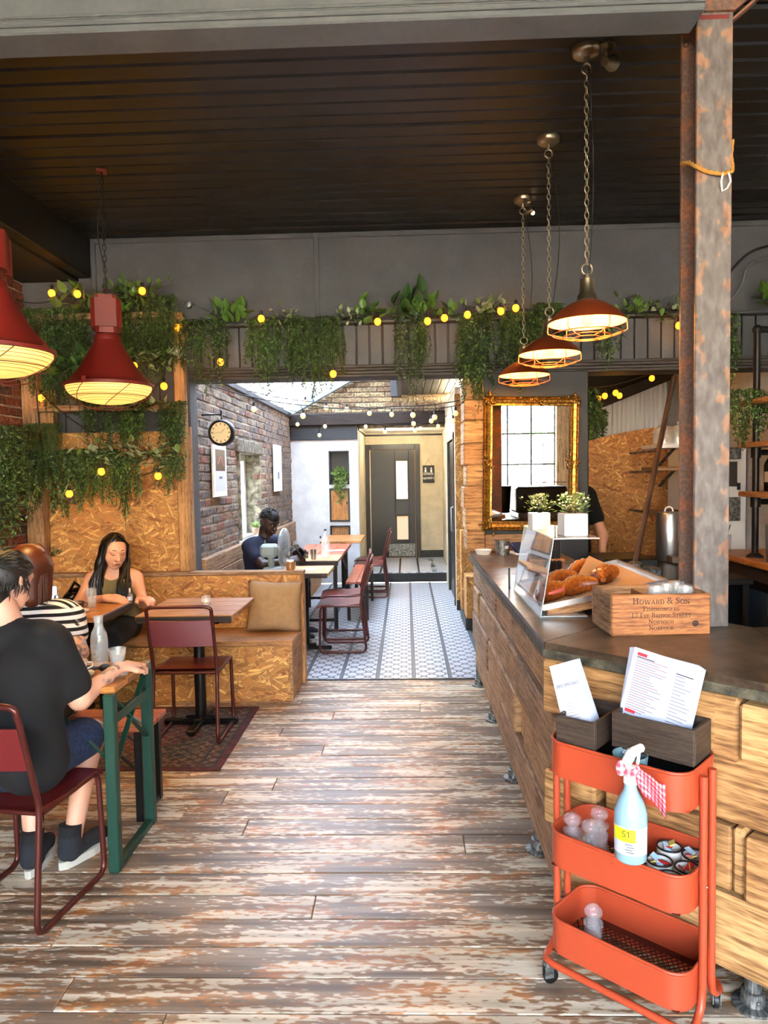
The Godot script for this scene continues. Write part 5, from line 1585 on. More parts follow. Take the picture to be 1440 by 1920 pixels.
func chair(label: String, p: Vector3, ry: float, group := "tubular chairs") -> Node3D:
	if chair0:
		return again(chair0, label, p, ry, group)
	var c := thing("tubular_chair", label, "chair", p, ry, group)
	chair0 = c
	for s: float in [-1.0, 1.0]:
		var x := s * 0.19
		part(c, "side_frame", sh().tube(round_path([V(x, 0.80, -0.265), V(x, 0.46, -0.175), V(x * 1.03, 0.012, -0.225), V(x * 1.03, 0.012, 0.20), V(x, 0.432, 0.185), V(x, 0.425, -0.165)], 0.05), 0.0115, 9), M.maroon_tube)
	part(c, "top_rail", sh().tube(round_path([V(-0.19, 0.79, -0.262), V(-0.19, 0.845, -0.277), V(0.19, 0.845, -0.277), V(0.19, 0.79, -0.262)], 0.05), 0.0115, 9), M.maroon_tube)
	part(c, "cross_rail", sh().tube([V(-0.19, 0.425, -0.165), V(0.19, 0.425, -0.165)], 0.009, 8), M.maroon_tube)
	var b := sh()
	for side: float in [0.0, 0.012]:
		for i in 8:
			var x0 := -0.185 + i * 0.04625
			var x1 := x0 + 0.04625
			var c0 := 0.02 * cos(x0 / 0.185 * PI * 0.5) + side
			var c1 := 0.02 * cos(x1 / 0.185 * PI * 0.5) + side
			var q := [V(x0, 0.60, -0.205 - c0), V(x1, 0.60, -0.205 - c1), V(x1, 0.755, -0.245 - c1), V(x0, 0.755, -0.245 - c0)]
			b.poly(q, V(0, 0.2, 1.0 if side == 0.0 else -1.0).normalized())
	b.tube([V(-0.185, 0.755, -0.251), V(-0.09, 0.755, -0.265), V(0, 0.755, -0.271), V(0.09, 0.755, -0.265), V(0.185, 0.755, -0.251)], 0.006, 6)
	part(c, "backrest", b, M.maroon)
	var st := sh()
	var n := 9
	for i in n:
		for side in 2:
			var z0 := 0.215 - i * 0.043
			var z1 := z0 - 0.043
			var f := func(z): return 0.452 - 0.016 * sin((z + 0.17) / 0.385 * PI) - maxf(0.0, z - 0.16) * 0.5
			var d := 0.0 if side == 0 else -0.014
			st.poly([V(-0.195, f.call(z0) + d, z0), V(0.195, f.call(z0) + d, z0), V(0.195, f.call(z1) + d, z1), V(-0.195, f.call(z1) + d, z1)], V(0, 1.0 if side == 0 else -1.0, 0))
			if side == 0:
				for s: float in [-1.0, 1.0]:
					st.poly([V(s * 0.195, f.call(z0), z0), V(s * 0.195, f.call(z1), z1), V(s * 0.195, f.call(z1) - 0.014, z1), V(s * 0.195, f.call(z0) - 0.014, z0)], V(s, 0, 0))
	st.bar(V(-0.195, 0.405, 0.212), V(0.195, 0.428, 0.217))
	part(c, "seat", st, M.maroon_seat)
	return c

func pedestal(t: Node3D, p: Vector3, h: float) -> void:
	part(t, "post", sh().tube([p + V(0, 0.06, 0), p + V(0, h, 0)], 0.036, 14), M.black_metal)
	for i in 2:
		var d := V(0.24, 0, 0.0) if i == 0 else V(0, 0, 0.24)
		part(t, "foot_bar", sh().beam(p - d + V(0, 0.03, 0), p + d + V(0, 0.03, 0), 0.05, 0.035, 0.008).beam(p - d * 0.4 + V(0, 0.055, 0), p + d * 0.4 + V(0, 0.055, 0), 0.045, 0.03, 0.008), M.black_metal)
	part(t, "top_plate", sh().bar(p + V(-0.18, h - 0.02, -0.18), p + V(0.18, h, 0.18), 0.004), M.black_metal)

func slab_top(t: Node3D, lo: Vector3, hi: Vector3, m: Material, boards := 4, along := 0) -> void:
	var side := 2 if along == 0 else 0
	var w := (hi[side] - lo[side]) / boards
	for i in boards:
		var a := lo
		var b := hi
		a[side] = lo[side] + w * i + 0.0008
		b[side] = lo[side] + w * (i + 1) - 0.0008
		part(t, "top_board", sh(along).bar(a, b, 0.004), m)

func seating() -> void:
	# strand board bench with back, and the half wall beside it
	var b := thing("corner_bench", "strand board bench with a worn timber seat along the back wall", "bench")
	part(b, "front_panel", sh(0).bar(V(-2.93, 0.0, -4.985), V(-0.845, 0.395, -4.965), 0.002), M.osb)
	part(b, "end_panel", sh(2).bar(V(-0.845, 0.0, -5.42), V(-0.825, 0.395, -4.965), 0.002), M.timber3)
	part(b, "seat_board", sh(0).bar(V(-2.93, 0.395, -5.40), V(-0.82, 0.437, -4.955), 0.006), M.rustic)
	part(b, "back_panel", sh(0).bar(V(-2.93, 0.437, -5.425), V(-0.825, 0.845, -5.405), 0.002), M.osb)
	part(b, "rear_panel", sh(0).bar(V(-1.66, 0.0, -5.50), V(-0.825, 0.845, -5.48), 0.002), M.osb)
	part(b, "end_post", sh(1).bar(V(-0.825, 0.0, -5.50), V(-0.80, 0.845, -5.405), 0.003), M.timber)
	part(b, "cap_board", sh(0).bar(V(-2.93, 0.845, -5.505), V(-0.795, 0.875, -5.395), 0.005), M.grey_timber)
	# cushion: pillow with pinched corners
	var cu := thing("cushion", "large plain tan scatter cushion leaning at the bench end", "cushion")
	cu.transform = Transform3D(Basis(Vector3.UP, 0.10) * Basis(V(1, 0, 0), -0.22) * Basis(V(0, 0, 1), -0.05), V(-1.005, 0.625, -5.285))
	var cs := Sh.new()
	var N := 16
	for sg: float in [-1.0, 1.0]:
		var f := cs.v.size()
		for i in N + 1:
			for j in N + 1:
				var u := i * 2.0 / N - 1.0
				var w := j * 2.0 / N - 1.0
				var e := (1.0 - pow(absf(u), 2.4)) * (1.0 - pow(absf(w), 2.4))
				var pin := 1.0 - 0.07 * (1.0 - absf(u * w)) * maxf(absf(u), absf(w))
				var h := 0.075 * pow(maxf(e, 0.0), 0.55) + 0.004 * sin(u * 7 + w * 3) * e
				cs.vert(V(u * 0.205 * pin, w * 0.19 * pin, sg * h), V(0, 0, sg))
		for i in N:
			for j in N:
				var a := f + i * (N + 1) + j
				cs.face(a, a + 1, a + N + 2); cs.face(a, a + N + 2, a + N + 1)
	smooth_normals(cs)
	part(cu, "cover", cs, M.cushion)
	# the two small pedestal tables
	var t2 := thing("cafe_table", "square rough edged wooden table with a black pedestal, at the maroon chair", "table", V(-1.39, 0, -4.64))
	slab_top(t2, V(-0.305, 0.715, -0.315), V(0.305, 0.75, 0.32), M.rustic)
	part(t2, "bark_edge", sh(0).bar(V(-0.30, 0.70, 0.31), V(0.30, 0.745, 0.325), 0.006), M.dark_wood)
	pedestal(t2, V(0.04, 0, 0.15), 0.715)
	var t1 := thing("cafe_table", "wooden table with a dark live edge in front of the seated woman", "table", V(-2.21, 0, -4.57))
	slab_top(t1, V(-0.29, 0.715, -0.27), V(0.29, 0.75, 0.27), M.honey)
	part(t1, "bark_edge", sh(2).bar(V(0.285, 0.70, -0.27), V(0.30, 0.748, 0.27), 0.006), M.dark_wood)
	pedestal(t1, V(0, 0, 0), 0.715)
	chair("maroon tubular chair with its back to the room at the rug", V(-1.34, 0.008, -4.33), PI + 0.02)
	chair("maroon tubular chair that the man in the black T-shirt sits on", V(-1.47, 0.0, -2.60), PI - 0.14)
	# rug
	var rg := thing("rug", "worn red and tan patterned rug under the pedestal table", "rug", V(-1.60, 0.0, -4.30), 0.0)
	var rs := Sh.new()
	rs.bar(V(-0.56, 0.0, -0.53), V(0.56, 0.007, 0.53), 0.002)
	for i in rs.v.size():
		rs.uv[i] = V2(rs.v[i].x / 1.12 + 0.5, rs.v[i].z / 1.06 + 0.5)
	part(rg, "pile", rs, M.rug)
	# beer table with green folding legs
	var g := thing("beer_table", "narrow wooden beer table on a green folding steel frame", "table", V(-1.19, 0, -2.99))
	slab_top(g, V(-1.35, 0.735, -0.20), V(0.0, 0.762, 0.20), M.honey, 3)
	part(g, "corner_cap", sh().bar(V(-0.03, 0.73, -0.205), V(0.005, 0.766, -0.17), 0.004), M.galv)
	for xx: float in [-0.02, -1.25]:
		for s: float in [-1.0, 1.0]:
			part(g, "leg", sh(1).bar(V(xx - 0.022, 0.0, s * 0.20 - 0.022), V(xx + 0.022, 0.735, s * 0.20 + 0.022), 0.004), M.green_metal)
		part(g, "floor_rail", sh(2).bar(V(xx - 0.018, 0.0, -0.20), V(xx + 0.018, 0.03, 0.20), 0.003), M.green_metal)
		part(g, "cross_rail", sh(2).bar(V(xx - 0.012, 0.60, -0.20), V(xx + 0.012, 0.64, 0.20), 0.003), M.green_metal)
		part(g, "brace", sh().beam(V(xx, 0.42, 0.18), V(xx, 0.72, -0.18), 0.022, 0.006).beam(V(xx, 0.42, -0.18), V(xx, 0.72, 0.18), 0.022, 0.006), M.green_metal)
		var sx := -1.0 if xx > -0.5 else 1.0
		part(g, "stay", sh().beam(V(xx, 0.45, 0.20), V(xx + 0.32 * sx, 0.735, 0.16), 0.018, 0.005).beam(V(xx, 0.45, -0.20), V(xx + 0.32 * sx, 0.735, -0.16), 0.018, 0.005), M.green_metal)
	var ob := thing("beer_bench", "orange brown wooden beer bench on black folding legs", "bench", V(-1.215, 0, -3.33))
	slab_top(ob, V(-1.3, 0.425, -0.13), V(0.0, 0.452, 0.13), M.red_wood, 2)
	for xx: float in [-0.05, -1.2]:
		for s: float in [-1.0, 1.0]:
			part(ob, "leg", sh(1).bar(V(xx - 0.018, 0.0, s * 0.115 - 0.018), V(xx + 0.018, 0.425, s * 0.115 + 0.018), 0.003), M.black_metal)
		part(ob, "floor_rail", sh(2).bar(V(xx - 0.014, 0.0, -0.10), V(xx + 0.014, 0.025, 0.10), 0.002), M.black_metal)
		var sx := -1.0 if xx > -0.5 else 1.0
		part(ob, "stay", sh().beam(V(xx, 0.22, 0.10), V(xx + 0.25 * sx, 0.42, 0.08), 0.016, 0.005).beam(V(xx, 0.22, -0.10), V(xx + 0.25 * sx, 0.42, -0.08), 0.016, 0.005), M.black_metal)
	# timber frame for the plants
	var f := thing("plant_frame", "rough timber frame with shelves that carries the hanging plants", "frame")
	part(f, "post", sh(1).bar(V(-2.93, 0.88, -5.48), V(-2.80, 2.86, -5.38), 0.005), M.timber3)
	part(f, "post", sh(1).bar(V(-2.80, 1.80, -5.48), V(-2.70, 2.30, -5.40), 0.005), M.timber)
	part(f, "post", sh(1).bar(V(-1.755, 0.88, -5.475), V(-1.675, 2.86, -5.40), 0.005), M.timber)
	for y: float in [2.80, 2.12, 1.72]:
		part(f, "shelf_board", sh(0).bar(V(-2.80, y, -5.475), V(-1.755, y + 0.045, -5.30), 0.004), M.timber3)

func smooth_normals(s: Sh) -> void:
	var acc := {}
	for i in s.n.size():
		s.n[i] = Vector3.ZERO
	for i in range(0, s.ix.size(), 3):
		var a := s.ix[i]
		var b := s.ix[i + 1]
		var d := s.ix[i + 2]
		var q := (s.v[d] - s.v[a]).cross(s.v[b] - s.v[a])
		for j: int in [a, b, d]:
			var key := Vector3i((s.v[j] * 20000.0).round())
			acc[key] = acc.get(key, Vector3.ZERO) + q
	for i in s.n.size():
		var key := Vector3i((s.v[i] * 20000.0).round())
		s.n[i] = acc.get(key, Vector3.UP).normalized()

func rear_furniture() -> void:
	var bq := thing("banquette", "long timber banquette along the rear brick wall", "bench")
	part(bq, "seat_board", sh(2).bar(V(-1.64, 0.41, -10.4), V(-1.26, 0.45, -5.75), 0.005), M.grey_timber)
	part(bq, "front_panel", sh(2).bar(V(-1.29, 0.0, -10.4), V(-1.27, 0.41, -5.75)), M.osb)
	var t := thing("cafe_table", "small pale wooden pedestal table behind the half wall", "table", V(-1.0, 0, -6.42))
	slab_top(t, V(-0.25, 0.715, -0.26), V(0.31, 0.75, 0.26), M.timber2)
	part(t, "bark_edge", sh(0).bar(V(-0.25, 0.705, 0.25), V(0.30, 0.748, 0.268), 0.004), M.dark_wood)
	pedestal(t, V(0.06, 0, 0), 0.715)
	var u := thing("folding_table", "long folding table of pale and red boards in the rear room", "table", V(-0.97, 0, -7.90))
	slab_top(u, V(-0.27, 0.72, 0.35), V(0.28, 0.755, 0.85), M.timber2, 3)
	slab_top(u, V(-0.27, 0.72, -0.86), V(0.28, 0.755, 0.348), M.red_wood, 4, 2)
	part(u, "apron", sh(0).bar(V(-0.27, 0.70, 0.835), V(0.28, 0.75, 0.862), 0.004), M.dark_wood)
	for zz: float in [0.66, -0.66]:
		for s: float in [-1.0, 1.0]:
			part(u, "leg", sh(1).bar(V(s * 0.23 - 0.02, 0, zz - 0.02), V(s * 0.23 + 0.02, 0.72, zz + 0.02), 0.003), M.black_metal)
			part(u, "stay", sh().beam(V(s * 0.23, 0.45, zz), V(s * 0.2, 0.71, zz - 0.3 * signf(zz)), 0.018, 0.006), M.galv)
		part(u, "cross_rail", sh(0).bar(V(-0.23, 0.10, zz - 0.012), V(0.23, 0.13, zz + 0.012)), M.black_metal)
	var w := thing("cafe_table", "honey coloured wooden table against the white end wall", "table", V(-0.86, 0, -9.60))
	slab_top(w, V(-0.27, 0.72, -0.45), V(0.27, 0.755, 0.45), M.honey)
	pedestal(w, V(0, 0, 0), 0.72)
	var ob := thing("beer_bench", "reddish wooden bench on black legs beside the long rear table", "bench", V(-0.55, 0, -8.36))
	slab_top(ob, V(-0.12, 0.42, -0.74), V(0.12, 0.45, 0.74), M.red_wood, 2, 2)
	for zz: float in [0.6, -0.6]:
		for s: float in [-1.0, 1.0]:
			part(ob, "leg", sh(1).bar(V(s * 0.1 - 0.018, 0, zz - 0.018), V(s * 0.1 + 0.018, 0.42, zz + 0.018), 0.003), M.black_metal)
	chair("maroon tubular chair at the end of the half wall on the tiles", V(-0.60, 0, -6.50), -PI / 2, "chairs in the rear room")
	chair("maroon tubular chair tucked in behind the first rear chair", V(-0.64, 0, -7.02), -PI / 2 + 0.06, "chairs in the rear room")
	chair("maroon tubular chair at the honey table by the step", V(-0.48, 0, -9.35), -PI / 2, "chairs in the rear room")
	chair("rearmost maroon tubular chair at the honey table", V(-0.50, 0, -9.88), -PI / 2 - 0.05, "chairs in the rear room")
	# wall clock on a bracket
	var c := thing("hanging_clock", "round black rimmed clock on a bracket before the brick wall", "clock", V(-1.50, 1.966, -5.80), -0.12)
	var fz := Basis(V(1, 0, 0), PI / 2)
	part(c, "case", sh().lathe([V2(0, -0.04), V2(0.098, -0.04), V2(0.108, -0.03), V2(0.108, 0.03), V2(0.098, 0.04), V2(0.086, 0.03)], 28, Transform3D(fz, Vector3.ZERO)), M.black)
	var dl := part(c, "dial", sh().disc(V(0, 0, 0.024), 0.088, fz, 28), mat(Color(0.85, 0.78, 0.62), 0.6))
	for i in 12:
		var a := TAU * i / 12.0
		part(dl, "hour_mark", sh().box(V(0.006, 0.016, 0.001), Transform3D(Basis(V(0, 0, 1), -a), V(sin(a) * 0.072, cos(a) * 0.072, 0.0255))), M.black)
	part(c, "hand", sh().beam(V(0, 0, 0.027), V(0.036, 0.03, 0.027), 0.005, 0.001).beam(V(0, 0, 0.028), V(-0.062, -0.004, 0.028), 0.004, 0.001), M.black)
	part(c, "bracket", sh().tube([V(0, 0.108, 0), V(0, 0.15, 0), V(-0.17, 0.15, 0)], 0.007, 6).ball(V(0, 0.165, 0), V(0.008, 0.02, 0.008), 8, 6), M.black_metal)
	# posters on the bricks
	for q: Array in [[-6.32, 1.66, 0.44, 0.46, "white framed poster with a dark photograph above grey print", Color(0.24, 0.16, 0.12)], [-9.22, 1.71, 0.52, 0.60, "pale framed poster at the far end of the brick wall", Color(0.72, 0.76, 0.80)]]:
		var p := thing("poster", q[4], "poster", V(-1.672, q[1], q[0]))
		var hw: float = q[2] * 0.5
		var hh: float = q[3] * 0.5
		part(p, "frame", sh().bar(V(-0.005, -hh, -hw), V(0.015, hh, hw), 0.003), M.white)
		part(p, "print", sh().bar(V(0.014, -hh + 0.05, -hw + 0.06), V(0.0165, hh - 0.04, hw - 0.06)), mat(Color(0.78, 0.80, 0.86), 0.5))
		part(p, "picture", sh().bar(V(0.0165, 0.0, -hw + 0.06), V(0.0175, hh - 0.04, hw - 0.06)), mat(q[5], 0.4))
		part(p, "printed_block", sh().bar(V(0.0165, -hh + 0.16, -0.05), V(0.0175, -0.05, 0.05)), mat(Color(0.36, 0.38, 0.46), 0.6))
		if q[0] > -7:
			part(p, "printed_ribbon", sh().beam(V(0.018, 0.04, -0.10), V(0.018, 0.13, 0.0), 0.003, 0.014).beam(V(0.018, 0.13, 0.0), V(0.018, 0.06, 0.10), 0.003, 0.014), mat(Color(0.75, 0.45, 0.40), 0.6))
	var sg := thing("toilet_sign", "small black hanging sign that reads toilets upstairs", "sign", V(0.395, 1.60, -12.385))
	part(sg, "board", sh().bar(V(-0.10, -0.15, -0.006), V(0.10, 0.15, 0.006), 0.003), M.black)
	part(sg, "string", sh().tube([V(-0.06, 0.15, 0), V(0, 0.25, 0), V(0.06, 0.15, 0)], 0.004, 5), M.timber)
	var wp: Material = M.porcelain
	for s: float in [-1.0, 1.0]:
		part(sg, "figure", sh().ball(V(s * 0.05, 0.10, 0.007), V(0.013, 0.013, 0.003), 8, 6).bar(V(s * 0.05 - 0.014, 0.03, 0.006), V(s * 0.05 + 0.014, 0.082, 0.009)), wp)
	lettering(sg, "toilets", 0.045, Transform3D(Basis(), V(0, -0.03, 0.0065)), wp, 1.0, false)
	lettering(sg, "upstairs", 0.04, Transform3D(Basis(), V(0, -0.10, 0.0065)), wp, 1.0, false)
	# desk fan on the half wall, seen side-on
	var df := thing("desk_fan", "grey desk fan with a clear blade guard on the half wall", "fan", V(-1.13, 0.751, -6.38), PI * 0.5 - 0.1)
	part(df, "motor_housing", sh().box(V(0.11, 0.12, 0.16), at(V(0, 0.18, -0.12)), 0.025), mat(Color(0.55, 0.60, 0.60), 0.4))
	part(df, "neck", sh().tube([V(0, 0.0, -0.1), V(0, 0.14, -0.11)], 0.03, 10), mat(Color(0.50, 0.56, 0.56), 0.4))
	part(df, "base", sh().lathe([V2(0, 0), V2(0.10, 0), V2(0.09, 0.02), V2(0, 0.03)], 18, at(V(0, 0, -0.09))), mat(Color(0.50, 0.56, 0.56), 0.4))
	part(df, "oscillation_knob", sh().tube([V(0, 0.24, -0.16), V(0, 0.275, -0.16)], 0.008, 8), M.galv)
	part(df, "guard", sh().lathe([V2(0, 0.045), V2(0.10, 0.04), V2(0.182, 0.012), V2(0.187, 0.0), V2(0.182, -0.012), V2(0.10, -0.03), V2(0, -0.035)], 28, Transform3D(Basis(V(1, 0, 0), PI / 2), V(0, 0.20, 0.02))), glass(Color(0.55, 0.60, 0.64), 0.5, 0.1))
	for i in 3:
		part(df, "blade", sh().box(V(0.11, 0.06, 0.004), Transform3D(Basis(V(0, 0, 1), i * TAU / 3.0) * Basis(V(1, 0, 0), 0.4), V(cos(i * TAU / 3.0) * 0.07, 0.20 + sin(i * TAU / 3.0) * 0.07, 0.015))), mat(Color(0.35, 0.40, 0.43), 0.3))
	var cj := thing("candle_jar", "amber candle jar on the end of the half wall", "jar", V(-0.905, 0.875, -5.45))
	part(cj, "jar_body", sh().lathe([V2(0, 0), V2(0.03, 0), V2(0.036, 0.02), V2(0.034, 0.05), V2(0.027, 0.06), V2(0.027, 0.068), V2(0, 0.069)], 16), mat(Color(0.55, 0.38, 0.22), 0.2))
	part(cj, "lid", sh().lathe([V2(0, 0.066), V2(0.03, 0.066), V2(0.03, 0.078), V2(0, 0.078)], 16), M.porcelain)
	# bottles, cups and a tablet on the rear tables
	var wb := thing("water_bottle", "clear glass water bottle with a black stopper on the folding table", "bottle", V(-0.84, 0.755, -7.30))
	part(wb, "glass_wall", sh().lathe(bottle_lathe([[0, 0], [0.042, 0], [0.044, 0.15], [0.03, 0.20], [0.015, 0.24], [0.015, 0.28], [0.012, 0.28], [0.012, 0.24], [0.04, 0.15], [0.04, 0.008], [0, 0.006]]), 16), M.clear)
	part(wb, "stopper", sh().tube([V(0, 0.28, 0), V(0, 0.295, 0)], 0.014, 8).bar(V(-0.06, 0.20, -0.01), V(-0.045, 0.225, 0.01), 0.003), M.black)
	for q: Array in [[-0.95, -7.16, 0.032, 0.10, "steel cutlery tumbler beside the water bottle"], [-1.02, -6.26, 0.03, 0.085, "small glass with an amber drink on the rear table"]]:
		var g := thing("tumbler", q[4], "glass", V(q[0], 0.756 if q[1] < -7 else 0.751, q[1]))
		part(g, "wall", sh().lathe([V2(0, 0), V2(q[2] * 0.85, 0), V2(q[2], q[3]), V2(q[2] - 0.003, q[3]), V2(q[2] * 0.82, 0.006), V2(0, 0.006)], 14), M.steel if q[1] < -7 else M.clear)
		if q[1] > -7:
			part(g, "drink", sh().lathe([V2(0, 0.006), V2(q[2] * 0.8, 0.006), V2(q[2] * 0.88, 0.05), V2(0, 0.05)], 12), mat(Color(0.55, 0.22, 0.08), 0.2))
	var np := thing("napkin", "white folded napkin on the red boards of the rear table", "napkin", V(-0.80, 0.756, -7.95), 0.3)
	part(np, "sheet", sh().box(V(0.2, 0.004, 0.12), at(V(0, 0.002, 0)), 0.001), M.paper)
	var nk := thing("napkin", "white folded napkin on the small table behind the half wall", "napkin", V(-0.93, 0.751, -6.35), 0.2)
	part(nk, "sheet", sh().box(V(0.2, 0.004, 0.12), at(V(0, 0.002, 0)), 0.001), M.paper)
	var tb := thing("sugar_caddy", "grey steel caddy in front of the seated man", "caddy", V(-1.10, 0.756, -7.28), 0.1)
	part(tb, "box_body", sh().bar(V(-0.08, 0, -0.05), V(0.08, 0.07, 0.05), 0.008), M.galv)
	# little plants
	var sp := thing("sill_plant", "small green plant in a terracotta pot on the window sill", "potted plant", V(-1.70, 0.956, -7.95))
	part(sp, "pot", sh().lathe([V2(0, 0), V2(0.035, 0), V2(0.045, 0.07), V2(0.04, 0.07), V2(0, 0.06)], 14), mat(Color(0.62, 0.50, 0.40), 0.8))
	var ls := Sh.new()
	for i in 70:
		var d := V(rnd(-1, 1), rnd(0.3, 1.2), rnd(-1, 1)).normalized()
		leaf(ls, V(0, 0.07, 0) + d * rnd(0.0, 0.05), d, 0.04, 0.018)
	stuff(part(sp, "foliage", ls, M.leaf[3]))

func table_things() -> void:
	var tumbler: Node3D = null
	var bo := thing("milk_bottle", "empty clear glass milk bottle on the beer table", "bottle", V(-1.40, 0.762, -3.14))
	part(bo, "glass_wall", sh().lathe(bottle_lathe([[0, 0], [0.036, 0], [0.038, 0.006], [0.038, 0.115], [0.033, 0.145], [0.02, 0.175], [0.018, 0.20], [0.021, 0.205], [0.021, 0.222], [0.017, 0.222], [0.016, 0.175], [0.03, 0.142], [0.035, 0.112], [0.035, 0.008], [0, 0.007]]), 20), M.clear)
	for q: Array in [[-1.285, -3.06, "tumbler of water on the table end near the man's hand"], [-1.55, -3.09, "tumbler of water between the two people at the beer table"]]:
		var g := thing("tumbler", q[2], "glass", V(q[0], 0.762, q[1]), 0, "water tumblers")
		part(g, "glass_wall", sh().lathe([V2(0, 0), V2(0.029, 0), V2(0.030, 0.03), V2(0.039, 0.094), V2(0.0365, 0.094), V2(0.027, 0.03), V2(0.026, 0.010), V2(0, 0.009)], 12), M.clear)
		part(g, "water", sh().lathe([V2(0, 0.010), V2(0.0255, 0.010), V2(0.0315, 0.058), V2(0, 0.058)], 12), glass(Color(0.75, 0.82, 0.84), 0.25, 0.02))
	for q: Array in [[-1.42, 0.762, -2.94, Color(0.86, 0.86, 0.84), "white cappuccino cup on a saucer near the man's elbow", Color(0.70, 0.55, 0.38), 1.0], [-2.13, 0.75, -4.46, Color(0.20, 0.18, 0.16), "dark stoneware coffee cup on a saucer before the woman", Color(0.72, 0.48, 0.22), 1.0]]:
		var c := thing("coffee_cup", q[4], "cup", V(q[0], q[1], q[2]), 0.5)
		var cm := mat(q[3], 0.25)
		part(c, "saucer", sh().lathe([V2(0, 0.004), V2(0.04, 0.0), V2(0.078, 0.012), V2(0.078, 0.015), V2(0.04, 0.006), V2(0, 0.008)], 22), M.porcelain)
		part(c, "cup_body", sh().lathe([V2(0, 0.010), V2(0.028, 0.010), V2(0.045, 0.03), V2(0.052, 0.068), V2(0.049, 0.068), V2(0.042, 0.032), V2(0, 0.02)], 22), cm)
		part(c, "coffee", sh().disc(V(0, 0.060, 0), 0.0485, Basis(), 20), mat(q[5], 0.5))
		part(c, "handle", sh().tube([V(0.048, 0.058, 0), V(0.068, 0.056, 0), V(0.070, 0.04, 0), V(0.046, 0.03, 0)], 0.0045, 6), cm)
	var sg := thing("sunglasses", "folded black sunglasses lying beside the cappuccino", "glasses", V(-1.36, 0.762, -3.02), 0.3)
	for s: float in [-1.0, 1.0]:
		part(sg, "lens", sh().ball(V(s * 0.032, 0.016, 0), V(0.026, 0.018, 0.004), 12, 6), M.black)
		part(sg, "temple", sh().beam(V(s * 0.06, 0.02, 0), V(-s * 0.03, 0.006, -0.02 - 0.006 * s), 0.004, 0.007), M.black)
	part(sg, "bridge", sh().tube([V(-0.01, 0.02, 0), V(0.01, 0.02, 0)], 0.003, 6), M.black)
	var rc := thing("receipt", "white paper slip under the water tumbler", "paper", V(-1.25, 0.7622, -3.0), 0.4)
	part(rc, "sheet", sh().box(V(0.06, 0.001, 0.09), at(V(0, 0.001, 0))), M.paper)
	var tg := thing("tall_glass", "tall clear glass with a spoon behind the stoneware cup", "glass", V(-2.10, 0.75, -4.62))
	part(tg, "glass_wall", sh().lathe([V2(0, 0), V2(0.028, 0), V2(0.036, 0.13), V2(0.033, 0.13), V2(0.025, 0.008), V2(0, 0.008)], 14), M.clear)
	part(tg, "spoon", sh().tube([V(-0.01, 0.01, 0), V(0.03, 0.20, 0)], 0.003, 6), M.steel)
	var sm2 := thing("pepper_mill", "small glass shaker at the left of the woman's table", "shaker", V(-2.27, 0.75, -4.5))
	part(sm2, "mill_body", sh().lathe([V2(0, 0), V2(0.02, 0), V2(0.017, 0.06), V2(0.02, 0.09), V2(0, 0.10)], 12), M.clear)
	part(sm2, "cap", sh().lathe([V2(0.0205, 0.088), V2(0.018, 0.108), V2(0, 0.112)], 12), M.steel)
	var jr := thing("jam_jar", "small glass tealight jar on the empty square table", "jar", V(-1.345, 0.75, -4.66))
	part(jr, "jar_body", sh().lathe([V2(0, 0), V2(0.03, 0), V2(0.036, 0.015), V2(0.034, 0.045), V2(0.027, 0.055), V2(0.03, 0.064), V2(0.027, 0.064), V2(0.024, 0.053), V2(0.03, 0.043), V2(0.03, 0.01), V2(0, 0.008)], 16), M.clear)
	part(jr, "candle", sh().lathe([V2(0, 0.01), V2(0.026, 0.01), V2(0.026, 0.025), V2(0, 0.025)], 12), M.cushion)
	var ph := thing("phone", "phone with a lit white screen propped up on the woman's table", "phone", V(-2.36, 0.826, -4.60))
	ph.rotation = V(-0.3, 0.35, 0.05)
	part(ph, "phone_body", sh().box(V(0.078, 0.155, 0.009), Transform3D(), 0.003), M.black)
	part(ph, "screen", sh().box(V(0.07, 0.145, 0.001), at(V(0, 0, 0.005))), glow(Color(0.75, 0.85, 0.95), 0.5, Color(0.7, 0.8, 0.85)))
	var bg := thing("black_bag", "black shiny leather bag on the bench beside the woman", "bag", V(-2.42, 0.437, -5.12))
	var bs := sh()
	bs.ball(V(0, 0.19, 0), V(0.15, 0.19, 0.11), 16, 10)
	for i in 7:
		bs.ball(V(rnd(-0.1, 0.12), rnd(0.2, 0.36), rnd(0.0, 0.09)), V(rnd(0.04, 0.07), rnd(0.03, 0.05), 0.05), 8, 6)
	part(bg, "bag_body", bs, mat(Color(0.02, 0.02, 0.022), 0.22))
	part(bg, "strap", sh().tube([V(-0.12, 0.25, 0.03), V(0.0, 0.42, 0.06), V(0.15, 0.3, 0.05)], 0.012, 8), mat(Color(0.02, 0.02, 0.022), 0.3))
	var ph2 := thing("perfume_bottle", "small clear bottle with a white label held by the seated woman", "bottle", V(-1.925, 0.755, -4.83))
	part(ph2, "bottle_body", sh().lathe([V2(0, 0), V2(0.018, 0), V2(0.019, 0.045), V2(0.009, 0.055), V2(0.009, 0.065), V2(0, 0.066)], 12), M.clear)
	part(ph2, "label", sh().lathe([V2(0.0195, 0.008), V2(0.0195, 0.035)], 10, Transform3D(), PI), M.paper)
	part(ph2, "cap", sh().tube([V(0, 0.064, 0), V(0, 0.09, 0)], 0.007, 8), M.white)
	# wall fittings above the bench
	var cp := thing("fire_call_point", "red fire alarm call point with a white label on the strand board", "alarm", V(-2.665, 1.475, -5.49))
	part(cp, "back_box", sh().bar(V(-0.07, -0.06, 0), V(0.08, 0.06, 0.012), 0.004), M.galv)
	part(cp, "red_case", sh().bar(V(-0.035, -0.05, 0.012), V(0.035, 0.05, 0.04), 0.006), mat(Color(0.55, 0.04, 0.05), 0.4))
